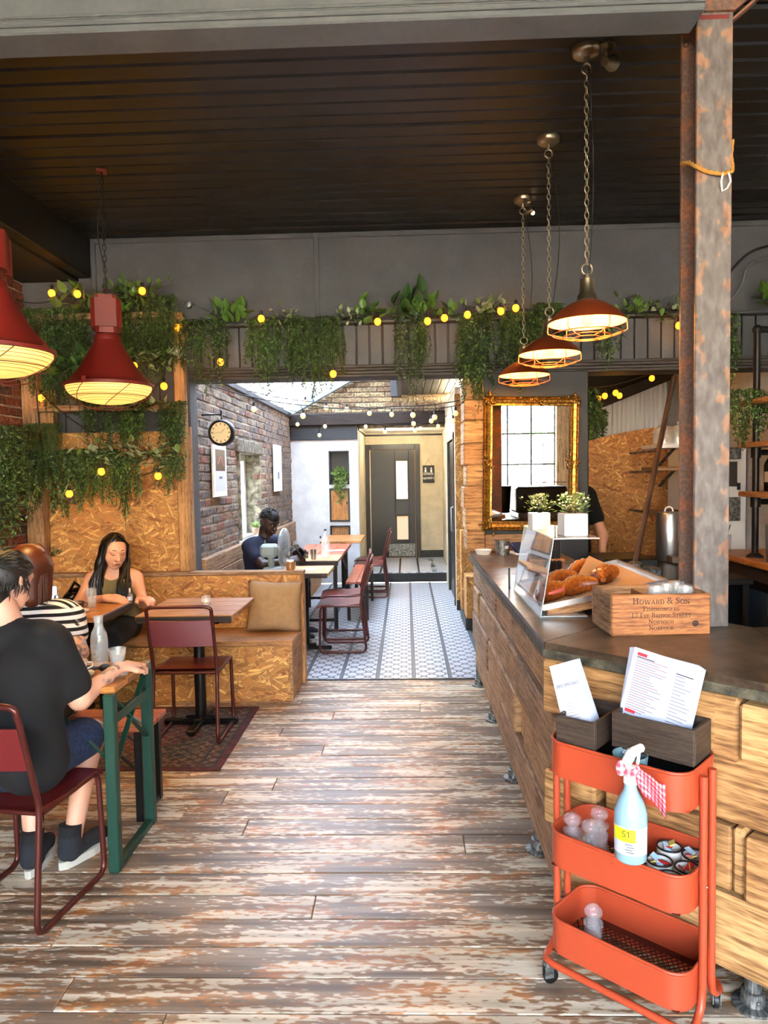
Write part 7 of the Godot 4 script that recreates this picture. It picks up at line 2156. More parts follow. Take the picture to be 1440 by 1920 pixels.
# ---------------------------------------------------------------- people
# bones: [from, to, radius, radius]; one smooth surface round all of them
func blob(bones: Array, cell: float, k: float, keep = null) -> Sh:
	var lo := V(1e9, 1e9, 1e9)
	var hi := -lo
	for b: Array in bones:
		var m := maxf(b[2], b[3]) + k * 3.0 + cell * 2.0
		for e in 2:
			lo = lo.min((b[e] as Vector3) - Vector3.ONE * m)
			hi = hi.max((b[e] as Vector3) + Vector3.ONE * m)
	var nx := int((hi.x - lo.x) / cell) + 2
	var ny := int((hi.y - lo.y) / cell) + 2
	var nz := int((hi.z - lo.z) / cell) + 2
	var f := PackedFloat32Array()
	f.resize(nx * ny * nz)
	for b: Array in bones:
		var a: Vector3 = b[0]
		var d: Vector3 = b[1] - a
		var ll := maxf(d.length_squared(), 1e-9)
		var r0: float = b[2]
		var r1: float = b[3]
		var m := maxf(r0, r1) + k * 3.0
		var l3 := (a.min(b[1]) - Vector3.ONE * m - lo) / cell
		var h3 := (a.max(b[1]) + Vector3.ONE * m - lo) / cell
		for x in range(maxi(int(l3.x), 0), mini(int(h3.x) + 2, nx)):
			for y in range(maxi(int(l3.y), 0), mini(int(h3.y) + 2, ny)):
				var i := (x * ny + y) * nz
				var px := lo.x + x * cell - a.x
				var py := lo.y + y * cell - a.y
				for z in range(maxi(int(l3.z), 0), mini(int(h3.z) + 2, nz)):
					var pz := lo.z + z * cell - a.z
					var t := clampf((px * d.x + py * d.y + pz * d.z) / ll, 0.0, 1.0)
					var qx := px - d.x * t
					var qy := py - d.y * t
					var qz := pz - d.z * t
					var ds := sqrt(qx * qx + qy * qy + qz * qz) - (r0 + (r1 - r0) * t)
					if ds < k * 3.0:
						f[i + z] += exp(-ds / k)
	var s := Sh.new()
	var id := PackedInt32Array()
	id.resize(nx * ny * nz)
	id.fill(-1)
	var st := [0, nz, ny * nz, nz + 1, ny * nz + 1, ny * nz + nz, ny * nz + nz + 1, 1]
	var cor := [V(0, 0, 0), V(0, 1, 0), V(1, 0, 0), V(0, 1, 1), V(1, 0, 1), V(1, 1, 0), V(1, 1, 1), V(0, 0, 1)]
	var eds := [[0, 1], [0, 2], [0, 7], [1, 3], [1, 5], [2, 4], [2, 5], [7, 3], [7, 4], [3, 6], [4, 6], [5, 6]]
	for x in nx - 1:
		for y in ny - 1:
			for z in nz - 1:
				var i := (x * ny + y) * nz + z
				var c := 0
				for j in 8:
					if f[i + st[j]] >= 1.0:
						c += 1
				if c == 0 or c == 8:
					continue
				var p := Vector3.ZERO
				var w := 0.0
				for e: Array in eds:
					var fa := f[i + st[e[0]]]
					var fb := f[i + st[e[1]]]
					if (fa >= 1.0) != (fb >= 1.0):
						var la := log(maxf(fa, 1e-6))
						var lb := log(maxf(fb, 1e-6))
						p += (cor[e[0]] as Vector3).lerp(cor[e[1]], clampf(la / (la - lb), 0.0, 1.0))
						w += 1.0
				p = lo + (V(x, y, z) + p / w) * cell
				id[i] = s.vert(p, Vector3.UP)
	for x in range(1, nx - 1):
		for y in range(1, ny - 1):
			for z in range(1, nz - 1):
				var i := (x * ny + y) * nz + z
				var inn := f[i] >= 1.0
				for ax in 3:
					var j: int = i + [ny * nz, nz, 1][ax]
					if (f[j] >= 1.0) == inn:
						continue
					var u: int = [nz, 1, ny * nz][ax]
					var v: int = [1, ny * nz, nz][ax]
					var q := [id[i], id[i - u], id[i - u - v], id[i - v]]
					if -1 in q:
						continue
					if keep and not keep.call((s.v[q[0]] + s.v[q[2]]) * 0.5):
						continue
					if inn:
						q.reverse()
					s.ix.append_array(PackedInt32Array([q[0], q[1], q[2], q[0], q[2], q[3]]))
	var acc := PackedVector3Array()
	acc.resize(s.v.size())
	for i in range(0, s.ix.size(), 3):
		var g := (s.v[s.ix[i + 2]] - s.v[s.ix[i]]).cross(s.v[s.ix[i + 1]] - s.v[s.ix[i]])
		for j in 3:
			acc[s.ix[i + j]] += g
	for i in s.v.size():
		s.n[i] = acc[i].normalized() if acc[i].length() > 1e-12 else Vector3.UP
	return s

func grow(bones: Array, d: float) -> Array:
	var o := []
	for b: Array in bones:
		o.append([b[0], b[1], b[2] + d, b[3] + d])
	return o

func merge(a: Sh, b: Sh) -> Sh:
	var o := a.v.size()
	a.v.append_array(b.v)
	a.n.append_array(b.n)
	a.uv.append_array(b.uv)
	for i in b.ix:
		a.ix.append(i + o)
	return a

# head in its own axes: faces +z, centre of the skull at the origin, chin at -0.11
func head_bones() -> Array:
	return [[V(0, 0.03, -0.022), V(0, 0.035, 0.012), 0.082, 0.078], [V(0, -0.01, -0.01), V(0, -0.005, 0.02), 0.074, 0.070], [V(0, -0.05, 0.03), V(0, -0.088, 0.058), 0.050, 0.026],
		[V(-0.035, -0.03, 0.035), V(-0.028, -0.08, 0.042), 0.036, 0.022], [V(0.035, -0.03, 0.035), V(0.028, -0.08, 0.042), 0.036, 0.022],
		[V(0, 0.012, 0.088), V(0, -0.026, 0.108), 0.009, 0.013], [V(-0.012, -0.03, 0.096), V(0.012, -0.03, 0.096), 0.009, 0.009],
		[V(-0.02, -0.057, 0.088), V(0.02, -0.057, 0.088), 0.008, 0.008], [V(-0.018, -0.067, 0.085), V(0.018, -0.067, 0.085), 0.008, 0.008],
		[V(-0.045, 0.030, 0.078), V(-0.015, 0.032, 0.088), 0.010, 0.010], [V(0.045, 0.030, 0.078), V(0.015, 0.032, 0.088), 0.010, 0.010],
		[V(-0.083, -0.01, -0.01), V(-0.087, 0.02, -0.02), 0.010, 0.013], [V(0.083, -0.01, -0.01), V(0.087, 0.02, -0.02), 0.010, 0.013]]

func placed(bones: Array, x: Transform3D) -> Array:
	var o := []
	for b: Array in bones:
		o.append([x * (b[0] as Vector3), x * (b[1] as Vector3), b[2], b[3]])
	return o

# a hand: wrist, direction of the fingers, back of the hand, curl; thumb on the side given
func hand_bones(w: Vector3, dir: Vector3, back: Vector3, curl: float, thumb: float) -> Array:
	var d := dir.normalized()
	var bk := (back - d * back.dot(d)).normalized()
	var sd := d.cross(bk).normalized()
	var o := []
	for i in 4:
		var u := (i - 1.5) * 0.019
		o.append([w + d * 0.01 + sd * u * 0.6, w + d * 0.085 + sd * u, 0.015, 0.0115])
		var p := w + d * 0.088 + sd * u
		var ln: float = [0.036, 0.043, 0.041, 0.032][i if thumb > 0 else 3 - i]
		var a := d
		for j in 3:
			a = a.rotated(sd, -curl * (0.7 + 0.3 * j)).normalized()
			if a.dot(bk) > 0.2:
				a = a.rotated(sd, curl * 2.0 * (0.7 + 0.3 * j))
			var q: Vector3 = p + a * ln * [1.0, 0.72, 0.55][j]
			o.append([p, q, 0.0098 - 0.0008 * j, 0.0092 - 0.0010 * j])
			p = q
	var t0 := w + d * 0.022 - sd * 0.022 * thumb
	var t1 := t0 + d * 0.030 - sd * 0.030 * thumb - bk * 0.012
	var t2 := t1 + d * 0.030 - sd * 0.008 * thumb - bk * 0.008
	o.append([w + d * 0.02, t0, 0.016, 0.014])
	o.append([t0, t1, 0.013, 0.011])
	o.append([t1, t2, 0.0105, 0.009])
	return o

func torso(pel: Vector3, chest: Vector3, neck: Vector3, side: Vector3, w: float) -> Array:
	# pelvis, rib cage and shoulders as two columns side by side
	var o := []
	for s: float in [-1.0, 1.0]:
		o.append([pel + side * s * w * 0.36, pel.lerp(chest, 0.55) + side * s * w * 0.28, 0.115, 0.098])
		o.append([pel.lerp(chest, 0.55) + side * s * w * 0.28, chest + side * s * w * 0.36, 0.098, 0.112])
		o.append([chest + side * s * w * 0.36, neck + side * s * w * 0.62 + V(0, -0.055, 0), 0.105, 0.066])
		o.append([neck + V(0, -0.03, 0) + side * s * 0.02, neck + side * s * w * 0.75 + V(0, -0.062, 0), 0.052, 0.052])
	return o

func face_parts(par: Node3D, x: Transform3D, eye: Color, lips: Color, brow: Color, shut := false) -> void:
	for s: float in [-1.0, 1.0]:
		if shut:
			part(par, "eyelashes", sh().tube([x * V(s * 0.018, 0.010, 0.0885), x * V(s * 0.026, 0.005, 0.0905), x * V(s * 0.036, 0.004, 0.0875), x * V(s * 0.046, 0.009, 0.080)], [0.0012, 0.0024, 0.0026, 0.0012], 6), mat(brow, 0.8))
			part(par, "eyebrow", sh().tube([x * V(s * 0.014, 0.038, 0.098), x * V(s * 0.032, 0.044, 0.093), x * V(s * 0.05, 0.036, 0.080)], [0.0022, 0.003, 0.0015], 6), mat(brow, 0.9))
			continue
		var e := part(par, "eye", sh().ball(x * V(s * 0.032, 0.012, 0.082), V(0.012, 0.007, 0.008), 10, 8, x.basis), M.porcelain)
		part(e, "iris", sh().ball(x * V(s * 0.032, 0.011, 0.0885), V(0.0055, 0.0055, 0.003), 8, 6, x.basis), mat(eye, 0.2))
		part(par, "eyebrow", sh().tube([x * V(s * 0.014, 0.036, 0.098), x * V(s * 0.032, 0.041, 0.093), x * V(s * 0.05, 0.034, 0.080)], [0.003, 0.0035, 0.002], 6), mat(brow, 0.9))
	part(par, "lips", sh().tube([x * V(-0.022, -0.060, 0.092), x * V(-0.008, -0.0595, 0.0985), x * V(0.008, -0.0595, 0.0985), x * V(0.022, -0.060, 0.092)], [0.003, 0.0065, 0.0065, 0.003], 7), mat(lips, 0.4))

func hair_strands(par: Node3D, called: String, pts_list: Array, m: Material) -> void:
	var s := Sh.new()
	for q: Array in pts_list:
		s.tube(q[0], q[1], 5)
	part(par, called, s, m)

func people() -> void:
	var up := Vector3.UP
	# ---- man in a black T-shirt, seen from behind, forearm on the table end
	var p := thing("person", "person in a black T-shirt and denim shorts sitting at the beer table", "person")
	var pel := V(-1.50, 0.545, -2.60)
	var che := V(-1.53, 0.84, -2.66)
	var nek := V(-1.565, 1.03, -2.72)
	var sd := V(1, 0, 0.10).normalized()
	var tor := torso(pel, che, nek, sd, 0.215)
	var hx := Transform3D(Basis(up, PI - 0.30) * Basis(V(1, 0, 0), 0.12), V(-1.60, 1.195, -2.765))
	var shr := nek + sd * 0.185 + V(0, -0.075, 0)
	var shl := nek - sd * 0.185 + V(0, -0.075, 0)
	var elr := V(-1.305, 0.735, -2.735)
	var wrr := V(-1.225, 0.805, -2.93)
	var ell := V(-1.83, 0.77, -2.82)
	var wrl := V(-1.68, 0.80, -3.02)
	var arm := [[shr, elr, 0.052, 0.041], [elr, wrr, 0.041, 0.027], [shl, ell, 0.052, 0.041], [ell, wrl, 0.041, 0.027]]
	var nb := [[nek + V(0, -0.03, 0.0), hx * V(0, -0.05, -0.035), 0.058, 0.055]]
	var kr := V(-1.38, 0.50, -2.98)
	var kl := V(-1.66, 0.50, -2.98)
	var leg := [[pel + sd * 0.085, kr, 0.085, 0.060], [pel - sd * 0.085, kl, 0.085, 0.060], [kr, V(-1.42, 0.10, -2.86), 0.055, 0.036], [kl, V(-1.555, 0.10, -2.80), 0.055, 0.036]]
	var body := blob(tor + arm + nb + leg, 0.014, 0.012)
	merge(body, blob(placed(head_bones(), hx), 0.006, 0.007))
	merge(body, blob(hand_bones(wrr, V(0.30, -0.10, -0.95), V(0.1, 1, 0), 0.38, -1.0) + [[elr.lerp(wrr, 0.8), wrr, 0.029, 0.026]], 0.0045, 0.004))
	merge(body, blob(hand_bones(wrl, V(0.5, -0.15, -0.5), V(0, 1, 0), 0.4, 1.0) + [[ell.lerp(wrl, 0.8), wrl, 0.029, 0.026]], 0.006, 0.004))
	tattoo(body, [[elr.lerp(wrr, 0.62), 0.05], [elr.lerp(wrr, 0.85), 0.04], [elr.lerp(wrr, 0.3), 0.03]], Color(0.56, 0.30, 0.20))
	part(p, "body", body, vc(0.5))
	face_parts(p, hx, Color(0.2, 0.12, 0.06), Color(0.55, 0.26, 0.22), Color(0.05, 0.04, 0.03))
	var slr := shr.lerp(elr, 0.72)
	var sll := shl.lerp(ell, 0.72)
	part(p, "t_shirt", blob(grow(tor, 0.014) + [[shr, slr, 0.068, 0.070], [shl, sll, 0.068, 0.070]], 0.013, 0.014), M.tee_black)
	part(p, "denim_shorts", blob([[pel + sd * 0.085, (pel + sd * 0.085).lerp(kr, 0.82), 0.100, 0.088], [pel - sd * 0.085, (pel - sd * 0.085).lerp(kl, 0.82), 0.100, 0.088], [pel + sd * 0.07, pel - sd * 0.07, 0.115, 0.115]], 0.013, 0.015), M.denim)
	var hr := placed([[V(0, 0.045, -0.03), V(0, 0.055, 0.025), 0.086, 0.075], [V(0, 0.0, -0.045), V(0, -0.055, -0.05), 0.076, 0.056], [V(-0.05, 0.05, 0.0), V(-0.060, 0.02, -0.03), 0.044, 0.034], [V(0.05, 0.05, 0.0), V(0.060, 0.02, -0.03), 0.044, 0.034], [V(0, 0.085, 0.0), V(0, 0.08, 0.06), 0.05, 0.03]], hx)
	var hair_dark := mat(Color(0.055, 0.038, 0.026), 0.5)
	part(p, "hair", blob(hr, 0.007, 0.008), hair_dark)
	var tufts := []
	for i in 520:
		var d := V(rng.randfn(0, 1), rnd(-0.35, 1.0), rng.randfn(-0.3, 0.9)).normalized()
		if d.z > 0.55 and d.y < 0.5:
			continue
		var c := V(0, 0.03, -0.012) + d * V(0.083, 0.104, 0.100)
		var t := (V(rnd(-0.3, 0.3), -0.25, 0.75) - d * d.dot(V(0, -0.2, 0.8))).normalized()
		if d.y < 0.25:
			t = V(rnd(-0.3, 0.3), -1, -0.1)
		tufts.append([[hx * c, hx * (c + t * 0.022 + d * 0.008), hx * (c + t * 0.045 + d * 0.003)], [0.0035, 0.003, 0.0008]])
	hair_strands(p, "hair_strands", tufts, hair_dark)
	for q: Array in [[V(-1.42, 0, -2.86), -0.35], [V(-1.555, 0, -2.80), 0.15]]:
		shoe(p, q[0], PI + q[1], 0.0 if q[1] < 0 else 0.0)
	# ---- person in a striped shirt, hair turned to the room, tattooed arm on the table
	p = thing("person", "person in a black and white striped shirt with a tattooed arm", "person")
	pel = V(-1.78, 0.56, -3.33)
	che = V(-1.76, 0.82, -3.29)
	nek = V(-1.775, 1.01, -3.27)
	sd = V(0.96, 0, -0.28).normalized()
	tor = torso(pel, che, nek, sd, 0.20)
	hx = Transform3D(Basis(up, PI + 0.5) * Basis(V(1, 0, 0), 0.1), V(-1.785, 1.175, -3.29))
	shr = nek + sd * 0.17 + V(0, -0.075, 0)
	shl = nek - sd * 0.17 + V(0, -0.075, 0)
	elr = V(-1.53, 0.80, -3.20)
	wrr = V(-1.66, 0.80, -3.06)
	ell = V(-2.05, 0.78, -3.12)
	wrl = V(-1.93, 0.80, -3.02)
	arm = [[shr, elr, 0.052, 0.043], [elr, wrr, 0.044, 0.03], [shl, ell, 0.05, 0.04], [ell, wrl, 0.04, 0.027]]
	kr = V(-1.68, 0.50, -2.98)
	kl = V(-1.92, 0.50, -2.98)
	leg = [[pel + sd * 0.085, kr, 0.085, 0.06], [pel - sd * 0.085, kl, 0.085, 0.06], [kr, V(-1.70, 0.08, -3.05), 0.055, 0.04], [kl, V(-1.92, 0.08, -3.05), 0.055, 0.04]]
	body = blob(tor + arm + leg + [[nek, hx * V(0, -0.05, -0.03), 0.052, 0.05]], 0.014, 0.012)
	merge(body, blob(placed(head_bones(), hx), 0.007, 0.007))
	merge(body, blob(hand_bones(wrr, V(-0.8, 0.05, 0.4), V(0, 1, 0), 0.35, 1.0) + [[elr.lerp(wrr, 0.8), wrr, 0.03, 0.028]], 0.006, 0.004))
	merge(body, blob(hand_bones(wrl, V(0.7, 0.05, 0.5), V(0, 1, 0), 0.35, -1.0), 0.007, 0.004))
	tattoo(body, [[shr.lerp(elr, 0.55), 0.07], [shr.lerp(elr, 0.85), 0.06], [elr, 0.07], [elr.lerp(wrr, 0.5), 0.06], [elr.lerp(wrr, 0.2), 0.06]], Color(0.60, 0.34, 0.24))
	part(p, "body", body, vc(0.5))
	face_parts(p, hx, Color(0.2, 0.15, 0.1), Color(0.6, 0.3, 0.26), Color(0.2, 0.1, 0.04))
	slr = shr.lerp(elr, 0.42)
	sll = shl.lerp(ell, 0.42)
	var stripe := tri(mat(Color(1, 1, 1), 0.9, 0, M.stripe_tex), 15.0)
	stripe.uv1_triplanar_sharpness = 20.0
	part(p, "striped_shirt", blob(grow(tor, 0.013) + [[shr, slr, 0.066, 0.066], [shl, sll, 0.066, 0.066]], 0.013, 0.014), stripe)
	part(p, "trousers", blob(grow(leg, 0.014) + [[pel + sd * 0.07, pel - sd * 0.07, 0.12, 0.12]], 0.015, 0.015), M.tee_black)
	part(p, "cherry_print", sh().ball(V(-1.700, 0.905, -3.155), V(0.013, 0.013, 0.008), 10, 6).ball(V(-1.676, 0.90, -3.155), V(0.013, 0.013, 0.008), 10, 6), mat(Color(0.75, 0.10, 0.09), 0.6))
	part(p, "watch", sh().ring(elr.lerp(wrr, 0.86), 0.034, 0.010, Basis(V(0, 0, 1), 0.9) * Basis(V(1, 0, 0), 0.9), 18, 6), M.black)
	var ginger := mat(Color(0.30, 0.125, 0.04), 0.42)
	part(p, "hair", blob(placed([[V(0, 0.04, -0.03), V(0, 0.045, 0.03), 0.088, 0.076], [V(-0.05, 0.0, -0.03), V(-0.055, -0.12, -0.035), 0.05, 0.035], [V(0.05, 0.0, -0.03), V(0.055, -0.12, -0.035), 0.05, 0.035], [V(0, 0.0, -0.06), V(0, -0.13, -0.07), 0.06, 0.04]], hx), 0.008, 0.010), ginger)
	var st := []
	for i in 150:
		var a := rnd(0.7, TAU - 0.7) + PI * 0.5
		var r0 := V(cos(a) * 0.086, 0.05, sin(a) * 0.090 - 0.01)
		st.append([[hx * V(r0.x * 0.5, 0.125, r0.z * 0.5), hx * (r0 + V(0, 0.03, 0)), hx * (r0 * 1.07 + V(0, -0.08, 0)), hx * (r0 * 1.0 + V(0, -0.18 + rnd(-0.03, 0.02), 0))], [0.005, 0.006, 0.006, 0.0015]])
	hair_strands(p, "hair_strands", st, ginger)
	# ---- woman with long dark hair on the bench, looking down at the table
	p = thing("person", "person with long dark hair in an olive sleeveless top on the bench", "person")
	pel = V(-2.16, 0.53, -5.16)
	che = V(-2.15, 0.78, -5.11)
	nek = V(-2.145, 0.935, -5.10)
	sd = V(1, 0, -0.12).normalized()
	tor = torso(pel, che, nek, sd, 0.18)
	hx = Transform3D(Basis(up, 0.68) * Basis(V(1, 0, 0), 0.24) * Basis(V(0, 0, 1), -0.06), V(-2.12, 1.075, -5.06))
	shr = nek + sd * 0.165 + V(0, -0.055, 0)
	shl = nek - sd * 0.165 + V(0, -0.055, 0)
	elr = V(-1.90, 0.715, -5.0)
	wrr = V(-1.865, 0.765, -4.84)
	ell = V(-2.34, 0.725, -4.94)
	wrl = V(-2.09, 0.785, -4.80)
	arm = [[shr, elr, 0.044, 0.036], [elr, wrr, 0.037, 0.025], [shl, ell, 0.044, 0.036], [ell, wrl, 0.037, 0.025]]
	kr = V(-2.02, 0.50, -4.68)
	kl = V(-2.28, 0.50, -4.70)
	leg = [[pel + sd * 0.08, kr, 0.085, 0.058], [pel - sd * 0.08, kl, 0.085, 0.058], [kr, V(-2.02, 0.09, -4.62), 0.052, 0.036], [kl, V(-2.24, 0.09, -4.66), 0.052, 0.036]]
	body = blob(tor + arm + leg + [[nek + V(0, -0.03, 0), hx * V(0, -0.05, -0.03), 0.046, 0.046]], 0.013, 0.011)
	merge(body, blob(placed(head_bones(), hx), 0.005, 0.006))
	merge(body, blob(hand_bones(wrr, V(0.62, 0.12, 0.5), V(-0.1, 1, 0), 0.40, -1.0) + [[elr.lerp(wrr, 0.8), wrr, 0.027, 0.024]], 0.005, 0.004))
	merge(body, blob(hand_bones(wrl, V(0.9, -0.05, 0.05), V(0, 0.9, 0.4), 0.42, 1.0) + [[ell.lerp(wrl, 0.8), wrl, 0.027, 0.024]], 0.005, 0.004))
	part(p, "body", body, M.skin_tan)
	face_parts(p, hx, Color(0.10, 0.06, 0.03), Color(0.58, 0.28, 0.25), Color(0.05, 0.03, 0.02), true)
	part(p, "top", blob(grow([tor[0], tor[1], tor[4], tor[5]], 0.010) + [[che + sd * 0.07, nek + sd * 0.085 + V(0, -0.05, 0), 0.105, 0.062], [che - sd * 0.07, nek - sd * 0.085 + V(0, -0.05, 0), 0.105, 0.062]], 0.012, 0.012), mat(Color(0.40, 0.36, 0.24), 0.9))
	part(p, "trousers", blob(grow(leg, 0.013) + [[pel + sd * 0.06, pel - sd * 0.06, 0.12, 0.12]], 0.015, 0.015), M.tee_black)
	for q: Vector3 in [V(-2.02, 0, -4.62), V(-2.24, 0, -4.66)]:
		shoe(p, q, 0.0, 0.0)
	var brun := mat(Color(0.040, 0.020, 0.014), 0.38)
	part(p, "hair", blob(placed([[V(0, 0.045, -0.035), V(0, 0.066, -0.012), 0.087, 0.078], [V(-0.07, 0.02, -0.01), V(-0.085, -0.10, 0.0), 0.036, 0.034], [V(0.07, 0.02, -0.01), V(0.085, -0.10, 0.0), 0.036, 0.034], [V(0, 0.0, -0.06), V(0, -0.16, -0.06), 0.065, 0.055]], hx) + [[hx * V(-0.085, -0.08, 0.0), nek + V(-0.085, -0.10, 0.10), 0.036, 0.040], [nek + V(-0.085, -0.10, 0.10), nek + V(-0.075, -0.20, 0.125), 0.040, 0.022], [hx * V(0.085, -0.08, 0.0), nek + V(0.115, -0.08, 0.10), 0.036, 0.042], [nek + V(0.115, -0.08, 0.10), nek + V(0.12, -0.20, 0.125), 0.042, 0.024]], 0.008, 0.012), brun)
	st = []
	for i in 120:
		var s := -1.0 if i % 2 else 1.0
		var j := V(rnd(-0.035, 0.035), 0, rnd(-0.02, 0.03))
		var ph := rnd(0, 6)
		var en := nek + V((0.12 if s > 0 else -0.08) + j.x * 1.5, -0.20 + rnd(-0.05, 0.03), 0.14 + j.z)
		st.append([[hx * V(s * 0.010, 0.138, 0.015 + j.z), hx * V(s * 0.076, 0.075, 0.035 + j.z), hx * V(s * 0.094, -0.06, 0.02 + j.z), hx.origin.lerp(en, 0.62) + V(s * 0.04 + 0.012 * sin(ph), 0, 0.04), en + V(0.01 * sin(ph * 2), 0, 0)], [0.005, 0.006, 0.006, 0.006, 0.0015]])
	hair_strands(p, "hair_strands", st, brun)
	# ---- man in a navy T-shirt in the rear room, reading a phone
	p = thing("person", "person in a navy T-shirt seated at the rear table with a phone", "person")
	pel = V(-1.46, 0.54, -6.98)
	che = V(-1.44, 0.83, -6.95)
	nek = V(-1.41, 1.0, -6.93)
	sd = V(0.45, 0, -0.9).normalized()
	tor = torso(pel, che, nek, sd, 0.22)
	hx = Transform3D(Basis(up, PI * 0.5 - 0.55) * Basis(V(1, 0, 0), 0.38), V(-1.345, 1.15, -6.88))
	shr = nek + V(-0.12, -0.07, 0.12)
	shl = nek + V(0.12, -0.07, -0.12)
	elr = V(-1.36, 0.77, -6.62)
	wrr = V(-1.13, 0.80, -6.72)
	ell = V(-1.16, 0.80, -7.02)
	wrl = V(-1.08, 0.86, -6.84)
	arm = [[shr, elr, 0.055, 0.043], [elr, wrr, 0.043, 0.029], [shl, ell, 0.055, 0.043], [ell, wrl, 0.043, 0.029]]
	kr = V(-1.05, 0.52, -6.75)
	kl = V(-1.05, 0.52, -7.05)
	leg = [[pel + V(0.03, 0, 0.09), kr, 0.085, 0.06], [pel + V(0.03, 0, -0.09), kl, 0.085, 0.06], [kr, V(-1.1, 0.09, -6.78), 0.055, 0.04], [kl, V(-1.1, 0.09, -7.05), 0.055, 0.04]]
	body = blob(tor + arm + leg + [[nek + V(0, -0.03, 0), hx * V(0, -0.05, -0.03), 0.058, 0.056]], 0.015, 0.012)
	merge(body, blob(placed(head_bones(), hx), 0.006, 0.007))
	merge(body, blob(hand_bones(wrr, V(0.9, 0.15, -0.2), V(0, 0.6, 0.8), 0.45, -1.0), 0.007, 0.004))
	merge(body, blob(hand_bones(wrl, V(0.7, 0.3, 0.5), V(0.2, 0.6, -0.8), 0.45, 1.0), 0.007, 0.004))
	part(p, "body", body, M.skin_dark)
	face_parts(p, hx, Color(0.05, 0.03, 0.02), Color(0.25, 0.10, 0.09), Color(0.02, 0.02, 0.02))
	part(p, "t_shirt", blob(grow(tor, 0.013) + [[shr, shr.lerp(elr, 0.6), 0.072, 0.068], [shl, shl.lerp(ell, 0.6), 0.072, 0.068]], 0.014, 0.014), mat(Color(0.06, 0.09, 0.19), 0.9))
	part(p, "trousers", blob(grow(leg, 0.014) + [[pel, pel + V(0.05, 0, 0), 0.14, 0.13]], 0.016, 0.015), M.tee_black)
	for q: Vector3 in [V(-1.1, 0, -6.78), V(-1.1, 0, -7.05)]:
		shoe(p, q, PI * 0.5, 0.0)
	part(p, "hair", blob(placed([[V(0, 0.052, -0.03), V(0, 0.06, 0.02), 0.082, 0.072], [V(0, 0.0, -0.055), V(0, -0.03, -0.06), 0.055, 0.04]], hx), 0.007, 0.008), mat(Color(0.022, 0.022, 0.026), 0.8))
	var curls := Sh.new()
	for i in 150:
		var d := V(rng.randfn(0, 1), rnd(0.1, 1.0), rng.randfn(-0.1, 0.8)).normalized()
		curls.ball(hx * (V(0, 0.055, -0.01) + d * V(0.082, 0.088, 0.092)), 0.011, 6, 4)
	part(p, "curls", curls, mat(Color(0.05, 0.05, 0.055), 0.8))
	part(p, "watch", sh().ring(ell.lerp(wrl, 0.8), 0.035, 0.009, Basis(V(1, 0, 0), 0.9), 16, 6), M.black)
	var ph := thing("phone", "dark phone in the hands of the man in navy", "phone", V(-1.03, 0.885, -6.77))
	ph.rotation = V(-0.7, 1.1, 0)
	part(ph, "phone_body", sh().box(V(0.075, 0.15, 0.009), Transform3D(), 0.003), M.black)
	part(ph, "screen", sh().box(V(0.068, 0.14, 0.001), at(V(0, 0, 0.005))), mat(Color(0.10, 0.11, 0.13), 0.15))
	# ---- barista, mostly hidden behind the black pier
	p = thing("person", "person in a black T-shirt behind the black pier, only an arm shows", "person")
	pel = V(1.38, 0.95, -6.12)
	che = V(1.38, 1.26, -6.10)
	nek = V(1.38, 1.46, -6.08)
	sd = V(1, 0, 0)
	tor = torso(pel, che, nek, sd, 0.20)
	shr = nek + V(0.17, -0.075, 0)
	shl = nek - V(0.17, 0.075, 0)
	elr = V(1.64, 1.06, -5.98)
	wrr = V(1.60, 0.84, -5.86)
	ell = V(1.12, 1.08, -6.05)
	wrl = V(1.16, 0.90, -5.88)
	hx = Transform3D(Basis(up, 0.1) * Basis(V(1, 0, 0), 0.3), V(1.38, 1.60, -6.05))
	leg = [[pel + V(0.09, 0, 0), V(1.48, 0.52, -6.12), 0.085, 0.06], [pel - V(0.09, 0, 0), V(1.28, 0.52, -6.12), 0.085, 0.06], [V(1.48, 0.52, -6.12), V(1.48, 0.09, -6.14), 0.055, 0.04], [V(1.28, 0.52, -6.12), V(1.28, 0.09, -6.14), 0.055, 0.04]]
	body = blob(tor + leg + [[shr, elr, 0.05, 0.042], [elr, wrr, 0.042, 0.028], [shl, ell, 0.05, 0.042], [ell, wrl, 0.042, 0.028], [nek, hx * V(0, -0.05, -0.03), 0.055, 0.053]], 0.015, 0.012)
	merge(body, blob(placed(head_bones(), hx), 0.008, 0.008))
	merge(body, blob(hand_bones(wrr, V(-0.3, -0.8, 0.4), V(0.9, 0, 0.3), 0.3, 1.0) + hand_bones(wrl, V(0.3, -0.8, 0.4), V(-0.9, 0, 0.3), 0.3, -1.0), 0.007, 0.004))
	part(p, "body", body, M.skin_tan)
	face_parts(p, hx, Color(0.15, 0.1, 0.05), Color(0.55, 0.25, 0.22), Color(0.1, 0.06, 0.03))
	part(p, "t_shirt", blob(grow(tor, 0.013) + [[shr, shr.lerp(elr, 0.55), 0.066, 0.066], [shl, shl.lerp(ell, 0.55), 0.066, 0.066]], 0.015, 0.014), M.tee_black)
	part(p, "trousers", blob(grow(leg, 0.014) + [[pel, pel + V(0, -0.03, 0), 0.15, 0.14]], 0.017, 0.015), M.tee_black)
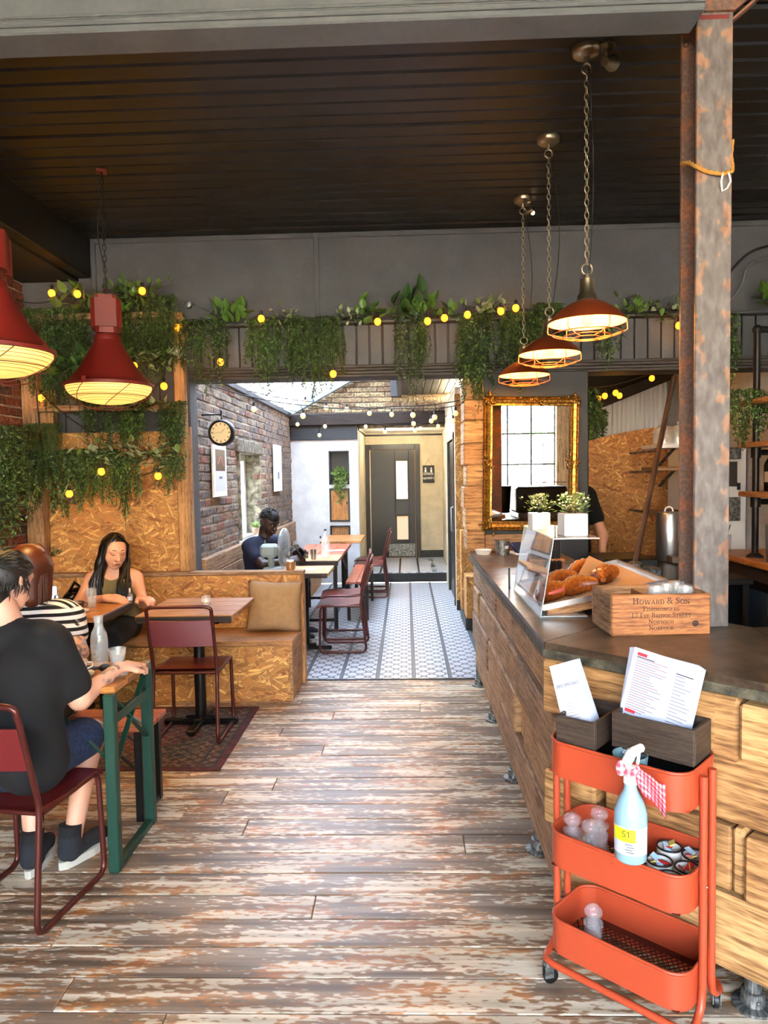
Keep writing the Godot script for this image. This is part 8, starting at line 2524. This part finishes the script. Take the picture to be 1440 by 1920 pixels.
	part(p, "hair", blob(placed([[V(0, 0.045, -0.03), V(0, 0.05, 0.02), 0.086, 0.074], [V(0, 0.0, -0.06), V(0, -0.08, -0.06), 0.055, 0.04]], hx), 0.009, 0.009), hair_dark)
	part(p, "watch", sh().ring(elr.lerp(wrr, 0.88), 0.034, 0.009, Basis(V(1, 0, 0), 0.5), 16, 6), M.black)
	for q: Vector3 in [V(1.48, 0, -6.14), V(1.28, 0, -6.14)]:
		shoe(p, q, 0.0, 0.0)

func vc(rough: float) -> StandardMaterial3D:
	var m := mat(Color(1, 1, 1), rough)
	m.vertex_color_use_as_albedo = true
	return m

func tattoo(s: Sh, spots: Array, skin: Color) -> void:
	# ink drawn into the skin near the given points
	var nz := FastNoiseLite.new()
	nz.seed = 5
	nz.frequency = 16.0
	s.c.resize(s.v.size())
	for i in s.v.size():
		var k := 0.0
		for q: Array in spots:
			var d := s.v[i].distance_to(q[0])
			if d < q[1]:
				k = maxf(k, sm(0.02, 0.12, nz.get_noise_3dv(s.v[i] * 2.2)) * sm(q[1], q[1] * 0.75, d))
		s.c[i] = skin.lerp(Color(0.06, 0.075, 0.085), k * 0.9)

func shoe(p: Node3D, a: Vector3, ry: float, _t: float) -> void:
	# high-top shoe with its heel under the ankle, toes along +z before turning
	var x := Transform3D(Basis(Vector3.UP, ry), a)
	var up_ := blob(placed([[V(0, 0.055, -0.02), V(0, 0.05, 0.13), 0.040, 0.032], [V(0, 0.06, -0.02), V(0, 0.12, -0.015), 0.042, 0.046], [V(0, 0.045, 0.13), V(0, 0.042, 0.17), 0.034, 0.028]], x), 0.008, 0.008)
	part(p, "shoe_upper", up_, mat(Color(0.075, 0.09, 0.115), 0.85))
	var pg := PackedVector2Array()
	for i in 24:
		var t := TAU * i / 24.0
		pg.append(V2(cos(t) * (0.047 if sin(t) > 0 else 0.042), 0.07 + sin(t) * 0.145))
	part(p, "sole", sh().prism(pg, 0.0, 0.032, x), mat(Color(0.66, 0.66, 0.62), 0.7))
	part(p, "sock", sh().tube([x * V(0, 0.12, -0.015), x * V(0, 0.165, -0.01)], 0.046, 14), M.tee_black)
